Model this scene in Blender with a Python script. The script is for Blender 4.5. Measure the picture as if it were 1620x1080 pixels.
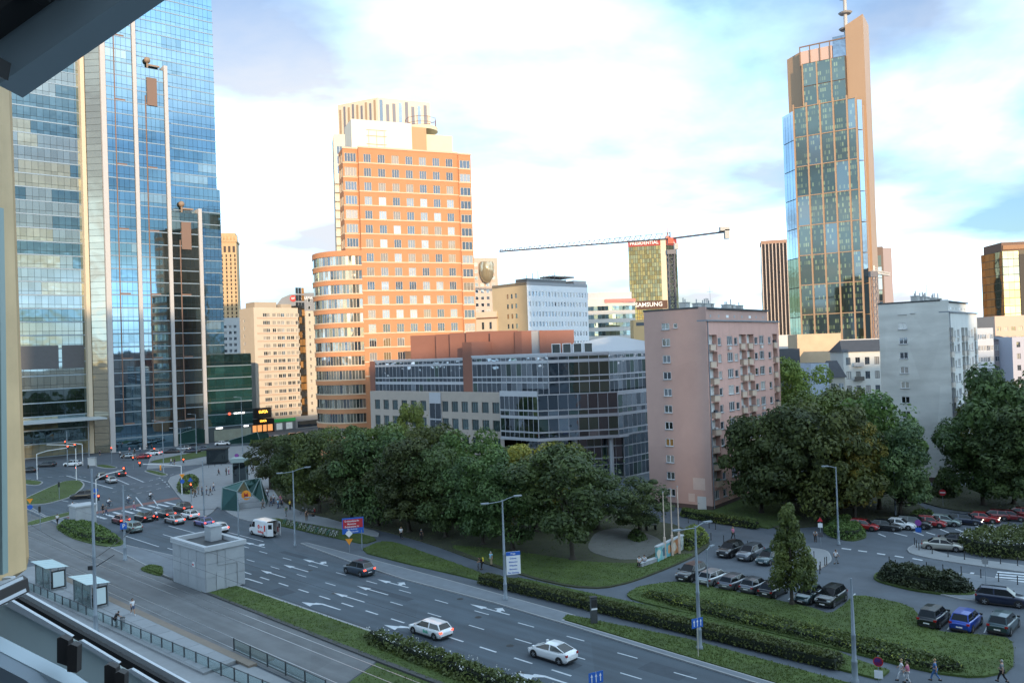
import bpy, math, random
from math import sin, cos, radians, pi, atan2, sqrt, hypot
random.seed(7)
R = random.Random(11)
for o in list(bpy.data.objects): bpy.data.objects.remove(o)
scene = bpy.context.scene
col = scene.collection

# ------------------------------------------------------------------ camera
CAM_H, FOC, PITCH, ROLL = 26.5, 1300.0, radians(.7), radians(1.95)
cam = bpy.data.cameras.new('camera')
cam.sensor_width = 36.0
cam.lens = FOC / 1620 * 36
cam.clip_start, cam.clip_end = .03, 9000
camo = bpy.data.objects.new('camera', cam); col.objects.link(camo)
camo.location = (0, 0, CAM_H)
from mathutils import Matrix, Vector
camo.matrix_world = (Matrix.Translation((0, 0, CAM_H)) @ Matrix.Rotation(pi / 2 + PITCH, 4, 'X') @ Matrix.Rotation(-ROLL, 4, 'Z'))
scene.camera = camo
scene.render.resolution_x, scene.render.resolution_y = 1024, 682

# ------------------------------------------------------------------ sky and sun
SUN_DIR = Vector((.20, -.98, 0)).normalized()      # from the place towards the sun, on the ground
SUN_EL = radians(9.0)
w = bpy.data.worlds.new('World'); scene.world = w; w.use_nodes = True
nt = w.node_tree; nt.nodes.clear()
N = nt.nodes.new; K = nt.links.new
sky = N('ShaderNodeTexSky'); sky.sky_type = 'NISHITA'; sky.sun_disc = False
sky.sun_elevation = SUN_EL; sky.sun_rotation = atan2(SUN_DIR.x, SUN_DIR.y)
sky.air_density = 1.0; sky.dust_density = 1.2; sky.ozone_density = 1.6
skyb = N('ShaderNodeMixRGB'); skyb.blend_type = 'MULTIPLY'; skyb.inputs[0].default_value = 1
K(sky.outputs[0], skyb.inputs[1]); skyb.inputs[2].default_value = (.88, 1.08, 1.36, 1)
tc = N('ShaderNodeTexCoord'); sep = N('ShaderNodeSeparateXYZ'); K(tc.outputs['Generated'], sep.inputs[0])
def mth(op, a, b=None, c=None, tree=None):
    n = (tree or nt).nodes.new('ShaderNodeMath'); n.operation = op
    for i, v in enumerate((a, b, c)):
        if v is None: continue
        if hasattr(v, 'links'): (tree or nt).links.new(v, n.inputs[i])
        else: n.inputs[i].default_value = v
    return n.outputs[0]
den = mth('ADD', mth('MAXIMUM', sep.outputs[2], 0.0), .16)
cx = mth('DIVIDE', sep.outputs[0], den); cy = mth('DIVIDE', sep.outputs[1], den)
cmb = N('ShaderNodeCombineXYZ'); K(cx, cmb.inputs[0]); K(cy, cmb.inputs[1]); cmb.inputs[2].default_value = 5.1
n1 = N('ShaderNodeTexNoise'); n1.inputs['Scale'].default_value = .55; n1.inputs['Detail'].default_value = 8; n1.inputs['Roughness'].default_value = .52; n1.inputs['Distortion'].default_value = .25
K(cmb.outputs[0], n1.inputs['Vector'])
r1 = N('ShaderNodeValToRGB'); K(n1.outputs['Fac'], r1.inputs[0])
r1.color_ramp.elements[0].position = .38; r1.color_ramp.elements[1].position = .56
n2 = N('ShaderNodeTexNoise'); n2.inputs['Scale'].default_value = .95; n2.inputs['Detail'].default_value = 6
mp = N('ShaderNodeMapping'); mp.inputs['Location'].default_value = (4.2, 1.3, 0); K(cmb.outputs[0], mp.inputs[0]); K(mp.outputs[0], n2.inputs['Vector'])
r2 = N('ShaderNodeValToRGB'); K(n2.outputs['Fac'], r2.inputs[0])
r2.color_ramp.elements[0].position = .36; r2.color_ramp.elements[0].color = (.50, .53, .58, 1)
r2.color_ramp.elements[1].position = .72; r2.color_ramp.elements[1].color = (1.35, 1.40, 1.45, 1)
e_ = r2.color_ramp.elements.new(.5); e_.color = (.95, 1.42, 1.82, 1)
bg1 = N('ShaderNodeBackground'); K(skyb.outputs[0], bg1.inputs[0]); bg1.inputs[1].default_value = .115
bg2 = N('ShaderNodeBackground'); K(r2.outputs[0], bg2.inputs[0]); bg2.inputs[1].default_value = 1.0
mx = N('ShaderNodeMixShader'); K(r1.outputs[0], mx.inputs[0]); K(bg1.outputs[0], mx.inputs[1]); K(bg2.outputs[0], mx.inputs[2])
wo = N('ShaderNodeOutputWorld'); K(mx.outputs[0], wo.inputs[0])

sun = bpy.data.lights.new('sun', 'SUN'); sun.energy = 2.9; sun.angle = radians(.5); sun.color = (1.0, .74, .47)
suno = bpy.data.objects.new('sun', sun); col.objects.link(suno)
suno.rotation_euler = Vector((SUN_DIR.x * cos(SUN_EL), SUN_DIR.y * cos(SUN_EL), sin(SUN_EL))).to_track_quat('Z', 'Y').to_euler()
suno.location = (0, -50, 120)
vs = scene.view_settings
vs.view_transform = 'Standard'; vs.look = 'None'; vs.exposure = .76; vs.gamma = 1; vs.use_curve_mapping = False
scene.cycles.max_bounces = 6; scene.cycles.diffuse_bounces = 2; scene.cycles.glossy_bounces = 4; scene.cycles.transparent_max_bounces = 8
scene.cycles.use_denoising = True
scene.cycles.caustics_reflective = False; scene.cycles.caustics_refractive = False

# ------------------------------------------------------------------ where things stand
def ray(px, py):
    x = (px - 810) / FOC; y = -(py - 540) / FOC
    c, s = cos(ROLL), sin(ROLL)
    a = x * c + y * s; b = -x * s + y * c
    return a, cos(PITCH) - b * sin(PITCH), b * cos(PITCH) + sin(PITCH)
def G(px, py, z=0.0):
    d = ray(px, py); t = (z - CAM_H) / d[2]
    return d[0] * t, d[1] * t
def D(px, py, Y):
    d = ray(px, py); t = Y / d[1]
    return d[0] * t, Y, CAM_H + d[2] * t
def proj(X, Y, Z):
    Z -= CAM_H
    fw = Y * cos(PITCH) + Z * sin(PITCH); up = -Y * sin(PITCH) + Z * cos(PITCH)
    a, b = X / fw, up / fw; c, s = cos(ROLL), sin(ROLL)
    return 810 + FOC * (a * c - b * s), 540 - FOC * (a * s + b * c)
def reach(P, d, px, z):
    lo, hi = 0.0, 400.0
    f = lambda t: proj(P[0] + d[0] * t, P[1] + d[1] * t, z)[0] - px
    s0 = f(0)
    for t in [i * 1.0 for i in range(1, 400)]:
        if f(t) * s0 < 0: lo, hi = t - 1, t; break
    for _ in range(30):
        m = (lo + hi) / 2
        if f(m) * s0 > 0: lo = m
        else: hi = m
    return lo
def hz(P, px_y, px_x=None):                      # height of the picture row px_y at the place P
    lo, hi = -30., 600.
    for _ in range(50):
        m = (lo + hi) / 2
        if proj(P[0], P[1], m)[1] > px_y: lo = m
        else: hi = m
    return lo
# the avenue: u runs along it to the far left, v across it away from the window
EU = (-.727, .687); EV = (.687, .727)
def W(u, v): return (EU[0] * u + EV[0] * v, EU[1] * u + EV[1] * v)
def UV(p): return (EU[0] * p[0] + EU[1] * p[1], EV[0] * p[0] + EV[1] * p[1])
A_U = atan2(EU[1], EU[0]); A_V = atan2(EV[1], EV[0])

# ------------------------------------------------------------------ materials
MATS = {}
def mat(name, c, rough=.8, metal=0., var=.0, vs_=1.0, bump=0., bs=8., emit=None, es=0., spec=.5, rnd=0., coat=0., gen=False, alpha=1.):
    if name in MATS: return MATS[name]
    m = bpy.data.materials.new(name); m.use_nodes = True; MATS[name] = m
    t = m.node_tree; b = t.nodes['Principled BSDF']
    b.inputs['Base Color'].default_value = (*c, 1); b.inputs['Roughness'].default_value = rough; b.inputs['Metallic'].default_value = metal
    b.inputs['Specular IOR Level'].default_value = spec
    if coat: b.inputs['Coat Weight'].default_value = coat; b.inputs['Coat Roughness'].default_value = .05
    if alpha < 1: b.inputs['Alpha'].default_value = alpha
    if emit: b.inputs['Emission Color'].default_value = (*emit, 1); b.inputs['Emission Strength'].default_value = es
    geo = None
    if var or bump:
        geo = t.nodes.new('ShaderNodeNewGeometry')
    if var or rnd:
        last = None
        if var:
            nz = t.nodes.new('ShaderNodeTexNoise'); nz.inputs['Scale'].default_value = vs_; nz.inputs['Detail'].default_value = 5; nz.inputs['Roughness'].default_value = .65
            t.links.new(geo.outputs['Position'], nz.inputs['Vector'])
            last = mth('MULTIPLY_ADD', nz.outputs['Fac'], 2 * var * 1.6, 1 - var * 1.6, t)
        if rnd:
            oi = t.nodes.new('ShaderNodeObjectInfo')
            q = mth('MULTIPLY_ADD', oi.outputs['Random'], 2 * rnd, 1 - rnd, t)
            last = q if last is None else mth('MULTIPLY', last, q, None, t)
        mxn = t.nodes.new('ShaderNodeMixRGB'); mxn.blend_type = 'MULTIPLY'; mxn.inputs[0].default_value = 1
        mxn.inputs[1].default_value = (*c, 1); t.links.new(last, mxn.inputs[2]); t.links.new(mxn.outputs[0], b.inputs['Base Color'])
    if bump:
        n2 = t.nodes.new('ShaderNodeTexNoise'); n2.inputs['Scale'].default_value = bs; n2.inputs['Detail'].default_value = 3
        t.links.new(geo.outputs['Position'], n2.inputs['Vector'])
        bp = t.nodes.new('ShaderNodeBump'); bp.inputs['Strength'].default_value = bump; bp.inputs['Distance'].default_value = .05
        t.links.new(n2.outputs['Fac'], bp.inputs['Height']); t.links.new(bp.outputs[0], b.inputs['Normal'])
    return m
def glass(name, c, tint=(.6, .68, .72), refl=.6, rough=.03, wave=.03, ws=.35, rnd=.25):
    """facade glass: a mirror coat of the given strength over a dim interior"""
    if name in MATS: return MATS[name]
    m = bpy.data.materials.new(name); m.use_nodes = True; MATS[name] = m
    t = m.node_tree; t.nodes.clear()
    out = t.nodes.new('ShaderNodeOutputMaterial'); df = t.nodes.new('ShaderNodeBsdfDiffuse'); gl = t.nodes.new('ShaderNodeBsdfGlossy')
    mxs = t.nodes.new('ShaderNodeMixShader')
    oi = t.nodes.new('ShaderNodeObjectInfo'); ge = t.nodes.new('ShaderNodeNewGeometry')
    wn = t.nodes.new('ShaderNodeTexWhiteNoise'); wn.noise_dimensions = '1D'
    t.links.new(mth('ADD', oi.outputs['Random'], ge.outputs['Random Per Island'], None, t), wn.inputs['W'])
    k = mth('MULTIPLY_ADD', wn.outputs['Value'], 2 * rnd, 1 - rnd, t)
    for nd, cc in ((df, c), (gl, tint)):
        q = t.nodes.new('ShaderNodeMixRGB'); q.blend_type = 'MULTIPLY'; q.inputs[0].default_value = 1; q.inputs[1].default_value = (*cc, 1)
        t.links.new(k, q.inputs[2]); t.links.new(q.outputs[0], nd.inputs['Color'])
    gl.inputs['Roughness'].default_value = rough
    nz = t.nodes.new('ShaderNodeTexNoise'); nz.inputs['Scale'].default_value = ws; nz.inputs['Detail'].default_value = 1
    t.links.new(ge.outputs['Position'], nz.inputs['Vector'])
    bp = t.nodes.new('ShaderNodeBump'); bp.inputs['Strength'].default_value = wave; bp.inputs['Distance'].default_value = 1
    t.links.new(nz.outputs['Fac'], bp.inputs['Height']); t.links.new(bp.outputs[0], gl.inputs['Normal'])
    lw = t.nodes.new('ShaderNodeLayerWeight'); lw.inputs[0].default_value = .35
    f = mth('MULTIPLY_ADD', lw.outputs['Fresnel'], 1 - refl, refl, t)
    t.links.new(mth('MINIMUM', f, 1., None, t), mxs.inputs[0]); t.links.new(df.outputs[0], mxs.inputs[1]); t.links.new(gl.outputs[0], mxs.inputs[2])
    t.links.new(mxs.outputs[0], out.inputs[0])
    return m
def clear_glass(name, c=(.55, .75, .72), a=.35):
    if name in MATS: return MATS[name]
    m = bpy.data.materials.new(name); m.use_nodes = True; MATS[name] = m
    t = m.node_tree; t.nodes.clear()
    out = t.nodes.new('ShaderNodeOutputMaterial'); tr = t.nodes.new('ShaderNodeBsdfTransparent'); gl = t.nodes.new('ShaderNodeBsdfGlossy'); df = t.nodes.new('ShaderNodeBsdfDiffuse')
    tr.inputs[0].default_value = (*c, 1); gl.inputs['Roughness'].default_value = .05; gl.inputs[0].default_value = (.8, .9, .9, 1); df.inputs[0].default_value = (c[0] * .35, c[1] * .35, c[2] * .35, 1)
    m1 = t.nodes.new('ShaderNodeMixShader'); m2 = t.nodes.new('ShaderNodeMixShader'); lw = t.nodes.new('ShaderNodeLayerWeight'); lw.inputs[0].default_value = .3
    m1.inputs[0].default_value = a; t.links.new(tr.outputs[0], m1.inputs[1]); t.links.new(df.outputs[0], m1.inputs[2])
    t.links.new(mth('MULTIPLY_ADD', lw.outputs['Fresnel'], .4, .03, t), m2.inputs[0]); t.links.new(m1.outputs[0], m2.inputs[1]); t.links.new(gl.outputs[0], m2.inputs[2])
    t.links.new(m2.outputs[0], out.inputs[0]); return m

# ------------------------------------------------------------------ mesh helpers
class MB:
    def __init__(s): s.v = []; s.f = []; s.m = []; s.sm = []
    def face(s, pts, m=0, sm=False):
        n = len(s.v); s.v += [tuple(p) for p in pts]; s.f.append(tuple(range(n, n + len(pts)))); s.m.append(m); s.sm.append(sm)
    def raw(s, vs, fs, m=0, sm=False):
        n = len(s.v); s.v += [tuple(p) for p in vs]
        for f in fs: s.f.append(tuple(i + n for i in f)); s.m.append(m); s.sm.append(sm)
    def box(s, x0, x1, y0, y1, z0, z1, m=0):
        s.raw([(x0, y0, z0), (x1, y0, z0), (x1, y1, z0), (x0, y1, z0), (x0, y0, z1), (x1, y0, z1), (x1, y1, z1), (x0, y1, z1)],
              [(0, 3, 2, 1), (4, 5, 6, 7), (0, 1, 5, 4), (1, 2, 6, 5), (2, 3, 7, 6), (3, 0, 4, 7)], m)
    def prism(s, poly, z0, z1, m=0, mt=None, bottom=True):
        a = sum(poly[i][0] * poly[(i + 1) % len(poly)][1] - poly[(i + 1) % len(poly)][0] * poly[i][1] for i in range(len(poly)))
        if a < 0: poly = poly[::-1]
        n = len(poly)
        vs = [(p[0], p[1], z0) for p in poly] + [(p[0], p[1], z1) for p in poly]
        s.raw(vs, [(i, (i + 1) % n, n + (i + 1) % n, n + i) for i in range(n)], m)
        s.face([(p[0], p[1], z1) for p in poly], m if mt is None else mt)
        if bottom: s.face([(p[0], p[1], z0) for p in poly[::-1]], m)
    def cyl(s, p0, p1, r0, r1=None, n=8, m=0, cap=True, sm=True):
        r1 = r0 if r1 is None else r1
        a = Vector(p0); b = Vector(p1); d = (b - a)
        if d.length < 1e-6: return
        d.normalize(); q = d.orthogonal().normalized(); t = d.cross(q)
        vs = []
        for c, r in ((a, r0), (b, r1)):
            for i in range(n):
                th = 2 * pi * i / n; vs.append(c + (q * cos(th) + t * sin(th)) * r)
        s.raw(vs, [(i, (i + 1) % n, n + (i + 1) % n, n + i) for i in range(n)], m, sm)
        if cap:
            s.face(vs[:n][::-1], m); s.face(vs[n:], m)
    def tube(s, pts, r, n=6, m=0):
        for i in range(len(pts) - 1):
            s.cyl(pts[i], pts[i + 1], r if not isinstance(r, (list, tuple)) else r[i], r if not isinstance(r, (list, tuple)) else r[i + 1], n, m)
    def lathe(s, prof, c=(0, 0), n=12, m=0):
        vs = []; k = len(prof)
        for r, z in prof:
            for i in range(n): vs.append((c[0] + r * cos(2 * pi * i / n), c[1] + r * sin(2 * pi * i / n), z))
        fs = [(j * n + i, j * n + (i + 1) % n, (j + 1) * n + (i + 1) % n, (j + 1) * n + i) for j in range(k - 1) for i in range(n)]
        s.raw(vs, fs, m, True)
        s.face(vs[-n:], m)
    def ball(s, c, r, n=8, k=6, m=0, sz=1.):
        vs = []
        for j in range(k + 1):
            ph = -pi / 2 + pi * j / k
            for i in range(n): vs.append((c[0] + r * cos(ph) * cos(2 * pi * i / n), c[1] + r * cos(ph) * sin(2 * pi * i / n), c[2] + r * sz * sin(ph)))
        s.raw(vs, [(j * n + i, j * n + (i + 1) % n, (j + 1) * n + (i + 1) % n, (j + 1) * n + i) for j in range(k) for i in range(n)], m, True)
    def mesh(s, name, mats):
        me = bpy.data.meshes.new(name); me.from_pydata(s.v, [], s.f)
        for x in (mats if isinstance(mats, (list, tuple)) else [mats]): me.materials.append(x)
        me.polygons.foreach_set('material_index', s.m); me.polygons.foreach_set('use_smooth', s.sm); me.update()
        return me
    def build(s, name, mats, parent=None, loc=(0, 0, 0), rot=0., **k):
        return ob(name, s.mesh(name, mats), parent, loc, rot, **k)
def ob(name, me, parent=None, loc=(0, 0, 0), rot=0., label=None, cat=None, group=None, kind=None, scale=None):
    o = bpy.data.objects.new(name, me); col.objects.link(o)
    if parent is not None: o.parent = parent
    o.location = loc if len(loc) == 3 else (loc[0], loc[1], 0)
    o.rotation_euler = (0, 0, rot) if not hasattr(rot, '__len__') else rot
    if scale is not None: o.scale = scale if hasattr(scale, '__len__') else (scale,) * 3
    if label: o['label'] = label
    if cat: o['category'] = cat
    if group: o['group'] = group
    if kind: o['kind'] = kind
    return o
def thing(name, label, cat, loc=(0, 0, 0), rot=0., group=None, scale=None): return ob(name, None, None, loc, rot, label, cat, group, None, scale)
TXT = {}
def pre_text(*ss):
    """letter shapes at size 1, made while the scene is still empty"""
    for s in ss:
        cu = bpy.data.curves.new('lettering', 'FONT'); cu.body = s; cu.size = 1; cu.align_x = 'CENTER'; cu.align_y = 'CENTER'; cu.extrude = .02; cu.offset = .018; cu.resolution_u = 2
        o = bpy.data.objects.new('lettering', cu); col.objects.link(o)
        dg = bpy.context.evaluated_depsgraph_get(); me = bpy.data.meshes.new_from_object(o.evaluated_get(dg)); bpy.data.objects.remove(o); me.name = 'lettering'; me.materials.clear(); TXT[s] = me
pre_text('CENTRUM', 'LUCA', 'W', 'WARSAW T', 'PRESIDENTIAL', 'HOTEL', 'SAMSUNG', 'Bolt', 'i', 'P', 'M', 'Śródmieście Pn', 'Muranów', 'Śródmieście Pd', 'Plac Bankowy', 'Plac Grzybowski', 'Praga', 'Ochota', 'Mokotów', 'Wilanów', 'Bemowo', 'Plac Zawiszy')
def lettering(s, size, m, parent, loc, face_rot, name='lettering', bold=0.):
    """flat upright print; face_rot = angle of the direction the line runs in"""
    me = TXT[s].copy(); me.materials.append(m)
    return ob(name, me, parent, loc, (pi / 2, 0, face_rot), scale=size)
def skin_mesh(name, V, E, sub=1):
    me = bpy.data.meshes.new(name + '_cage'); ks = list(V); ix = {k: i for i, k in enumerate(ks)}
    me.from_pydata([V[k][:3] for k in ks], [(ix[a], ix[c]) for a, c in E], [])
    o = bpy.data.objects.new(name, me); col.objects.link(o)
    sm = o.modifiers.new('s', 'SKIN'); 
    if not me.skin_vertices: 
        pass
    for i, k in enumerate(ks):
        r = V[k][3]; me.skin_vertices[0].data[i].radius = (r, r) if not isinstance(r, tuple) else r
    me.skin_vertices[0].data[0].use_root = True
    if sub: s2 = o.modifiers.new('u', 'SUBSURF'); s2.levels = sub; s2.render_levels = sub
    dg = bpy.context.evaluated_depsgraph_get(); out = bpy.data.meshes.new_from_object(o.evaluated_get(dg)); out.name = name
    bpy.data.objects.remove(o); bpy.data.meshes.remove(me); out.materials.clear()
    out.polygons.foreach_set('use_smooth', [True] * len(out.polygons)); return out
def mk_pose(J):
    """J: joints; returns skin, shirt, trousers, shoes, hair meshes"""
    V = {}; E = []
    def add(k, p, r): V[k] = (*p, r)
    hd = J['head']; add('pelvis', J['pelvis'], (.15, .115)); add('waist', tuple((a + c) / 2 for a, c in zip(J['pelvis'], J['chest'])), (.135, .10)); add('chest', J['chest'], (.165, .115)); add('neck', J['neck'], .055)
    add('jaw', tuple(n + (h - n) * .45 for n, h in zip(J['neck'], hd)), .075); add('head', hd, .097); add('crown', tuple(h + (h - n) * .42 for n, h in zip(J['neck'], hd)), .07)
    fw = J.get('face', (1, 0, 0)); add('nose', (hd[0] + fw[0] * .125, hd[1] + fw[1] * .125, hd[2] - .015), .014)
    E += [('pelvis', 'waist'), ('waist', 'chest'), ('chest', 'neck'), ('neck', 'jaw'), ('jaw', 'head'), ('head', 'crown'), ('head', 'nose')]
    for s in 'lr':
        sy = 1 if s == 'l' else -1
        add('sh' + s, J['sh' + s], .068); add('el' + s, J['el' + s], .047); add('wr' + s, J['wr' + s], .032); d = (Vector(J['wr' + s]) - Vector(J['el' + s])).normalized(); pm = Vector(J['wr' + s]) + d * .07; add('pa' + s, tuple(pm), .036)
        E += [('chest', 'sh' + s), ('sh' + s, 'el' + s), ('el' + s, 'wr' + s), ('wr' + s, 'pa' + s)]
        q = d.orthogonal().normalized(); t = d.cross(q)
        for i, (a, l) in enumerate(((-.03, .075), (-.01, .085), (.01, .08), (.03, .065))):
            p1 = pm + q * a + d * l * .55; p2 = pm + q * a * 1.05 + d * l * .9 + t * .03; add('f%d%s' % (i, s), tuple(p1), .009); add('g%d%s' % (i, s), tuple(p2), .008); E += [('pa' + s, 'f%d%s' % (i, s)), ('f%d%s' % (i, s), 'g%d%s' % (i, s))]
        th = pm - d * .03 - q * .055 + d * .04; add('th' + s, tuple(th), .010); E.append(('pa' + s, 'th' + s))
        add('hp' + s, J['hp' + s], .10); add('kn' + s, J['kn' + s], .062); add('an' + s, J['an' + s], .042); add('to' + s, J['to' + s], .034)
        E += [('pelvis', 'hp' + s), ('hp' + s, 'kn' + s), ('kn' + s, 'an' + s), ('an' + s, 'to' + s)]
    body = skin_mesh('person', V, E)
    lerp = lambda a, c, t: tuple(a[i] + (c[i] - a[i]) * t for i in range(3))
    S = {'waist': (*V['waist'][:3], (.165, .13)), 'hem': (*lerp(V['pelvis'], V['waist'], .1)[:3], (.165, .135)), 'chest': (*V['chest'][:3], (.19, .14)), 'nk': (*lerp(V['chest'], V['neck'], .62), .085)}; SE = [('waist', 'hem'), ('waist', 'chest'), ('chest', 'nk')]
    for s in 'lr': S['sh' + s] = (*V['sh' + s][:3], .085); S['el' + s] = (*lerp(V['sh' + s], V['el' + s], .75), .068); SE += [('chest', 'sh' + s), ('sh' + s, 'el' + s)]
    shirt = skin_mesh('shirt', S, SE)
    def trs(f):
        T = {'pelvis': (*V['pelvis'][:3], (.165, .13))}; TE = []
        for s in 'lr':
            T['hp' + s] = (*V['hp' + s][:3], .115); TE.append(('pelvis', 'hp' + s))
            if f > 1: T['kn' + s] = (*V['kn' + s][:3], .078); T['an' + s] = (*lerp(V['kn' + s], V['an' + s], .9), .064); TE += [('hp' + s, 'kn' + s), ('kn' + s, 'an' + s)]
            else: T['kn' + s] = (*lerp(V['hp' + s], V['kn' + s], .85), .088); TE += [('hp' + s, 'kn' + s)]
        return skin_mesh('trousers' if f > 1 else 'shorts', T, TE)
    sh = MB()
    for s in 'lr':
        a, t = Vector(V['an' + s][:3]), Vector(V['to' + s][:3]); d = (t - a); d.z = 0; d = d.normalized() if d.length > 1e-3 else Vector((1, 0, 0)); q = Vector((-d.y, d.x, 0)); bs_ = a + Vector((0, 0, -.085)); pts = []
        for z, k in ((0, 1.), (.06, .95), (.1, .6)):
            for (u_, v_) in ((-.09, -.035), (.10, -.048), (.19, -.03), (.19, .03), (.10, .048), (-.09, .035)): p = bs_ + d * (u_ * (k if u_ > 0 else 1)) + q * v_ * (1. if z < .1 else .8); pts.append((p.x, p.y, p.z + z))
        sh.raw(pts, [(j * 6 + i, j * 6 + (i + 1) % 6, (j + 1) * 6 + (i + 1) % 6, (j + 1) * 6 + i) for j in range(2) for i in range(6)] + [(12, 13, 14, 15, 16, 17), (5, 4, 3, 2, 1, 0)], 0, True)
    hr = MB(); c = Vector(hd) + Vector((-fw[0] * .018, -fw[1] * .018, .03)); hr.ball((c.x, c.y, c.z), .112, 10, 7, 0, 1.02)
    vs = []
    for p in hr.v:                                 # lift the cap off the face
        k = (p[0] - c.x) * fw[0] + (p[1] - c.y) * fw[1]
        vs.append((p[0] - fw[0] * max(0, k) * .55, p[1] - fw[1] * max(0, k) * .55, p[2] + (max(0, k) * .6 if p[2] < c.z else 0)))
    hr.v = vs
    return dict(body=body, shirt=shirt, trousers=trs(2), shorts=trs(1), shoes=sh, hair=hr)
def base(**k):
    J = dict(pelvis=(0, 0, .95), chest=(0, 0, 1.30), neck=(.0, 0, 1.47), head=(.02, 0, 1.61), shl=(0, .18, 1.40), shr=(0, -.18, 1.40), ell=(-.02, .23, 1.13), elr=(-.02, -.23, 1.13), wrl=(.05, .24, .90), wrr=(.05, -.24, .90), hpl=(0, .095, .88), hpr=(0, -.095, .88), knl=(.02, .10, .48), knr=(.02, -.10, .48), anl=(0, .10, .085), anr=(0, -.10, .085), tol=(.15, .115, .05), tor=(.15, -.115, .05)); J.update(k); return J
POSE = dict(
    stand=mk_pose(base()),
    walk=mk_pose(base(knl=(.2, .1, .5), anl=(.30, .10, .10), tol=(.44, .1, .07), knr=(-.06, -.1, .48), anr=(-.34, -.1, .16), tor=(-.22, -.1, .07), ell=(-.17, .22, 1.16), wrl=(-.15, .22, .93), elr=(.10, -.22, 1.14), wrr=(.28, -.2, .98))),
    walk2=mk_pose(base(knr=(.15, -.1, .49), anr=(.20, -.10, .09), tor=(.35, -.1, .06), knl=(-.03, .1, .48), anl=(-.22, .1, .13), tol=(-.09, .1, .06), elr=(-.12, -.22, 1.15), wrr=(-.10, -.22, .92), ell=(.07, .22, 1.13), wrl=(.2, .2, .95))),
    sit=mk_pose(base(pelvis=(0, 0, .5), chest=(.04, 0, .85), neck=(.07, 0, 1.02), head=(.1, 0, 1.15), shl=(.05, .18, .95), shr=(.05, -.18, .95), ell=(.12, .23, .70), elr=(.12, -.23, .70), wrl=(.33, .12, .62), wrr=(.33, -.12, .62), hpl=(.06, .095, .47), hpr=(.06, -.095, .47), knl=(.46, .11, .50), knr=(.46, -.11, .50), anl=(.46, .11, .09), anr=(.44, -.11, .09), tol=(.6, .12, .05), tor=(.58, -.12, .05))),
    bend=mk_pose(base(pelvis=(-.12, 0, .93), chest=(.08, 0, 1.22), neck=(.22, 0, 1.33), head=(.32, 0, 1.40), shl=(.13, .18, 1.28), shr=(.13, -.18, 1.28), ell=(.25, .2, 1.05), elr=(.25, -.2, 1.05), wrl=(.45, .12, .95), wrr=(.45, -.12, .95), hpl=(-.1, .095, .87), hpr=(-.1, -.095, .87))),
    ride=mk_pose(base(pelvis=(-.22, 0, 1.0), chest=(.02, 0, 1.30), neck=(.12, 0, 1.45), head=(.17, 0, 1.58), shl=(.05, .18, 1.38), shr=(.05, -.18, 1.38), ell=(.25, .24, 1.18), elr=(.25, -.24, 1.18), wrl=(.44, .25, 1.06), wrr=(.44, -.25, 1.06), hpl=(-.18, .1, .95), hpr=(-.18, -.1, .95), knl=(.22, .12, .78), knr=(.1, -.12, .62), anl=(.08, .12, .44), anr=(-.02, -.12, .24), tol=(.22, .12, .38), tor=(.12, -.12, .18))))
# ------------------------------------------------------------------ the setting: ground, road, pavements, lawns
M_asph = mat('asphalt', (.076, .090, .108), .85, var=.22, vs_=.35, bump=.25, bs=14)
M_road = mat('road_asphalt', (.056, .074, .092), .8, var=.16, vs_=.22, bump=.3, bs=18)
M_pave = mat('paving', (.138, .155, .175), .88, var=.16, vs_=.8, bump=.2, bs=6)
M_slab = mat('pale_paving', (.215, .225, .235), .88, var=.12, vs_=.6, bump=.2, bs=5)
M_kerb = mat('kerb_stone', (.27, .275, .28), .85, var=.15, vs_=2.)
M_conc = mat('concrete', (.23, .24, .25), .9, var=.18, vs_=.5, bump=.3, bs=5)
M_track = mat('track_concrete', (.118, .122, .126), .88, var=.22, vs_=.4, bump=.3, bs=4)
M_tact = mat('tactile_brown', (.19, .155, .125), .9, var=.15, vs_=2)
M_steel = mat('rail_steel', (.42, .42, .43), .35, .9)
M_white = mat('road_paint', (.46, .49, .52), .75, var=.28, vs_=2.2)
M_redp = mat('red_cycle_paving', (.18, .09, .08), .85, var=.15, vs_=2)
M_grass = mat('lawn', (.052, .080, .015), .95, var=.4, vs_=.45, bump=.8, bs=9)
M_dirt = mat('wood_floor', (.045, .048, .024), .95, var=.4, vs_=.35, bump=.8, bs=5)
M_bare = mat('worn_gravel', (.115, .115, .105), .95, var=.2, vs_=.6, bump=.5, bs=7)
M_blade = mat('grass_blade', (.076, .112, .018), .8, var=.45, vs_=.35)
M_blade2 = mat('dry_grass_blade', (.12, .11, .045), .8, var=.3, vs_=.5)

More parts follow.
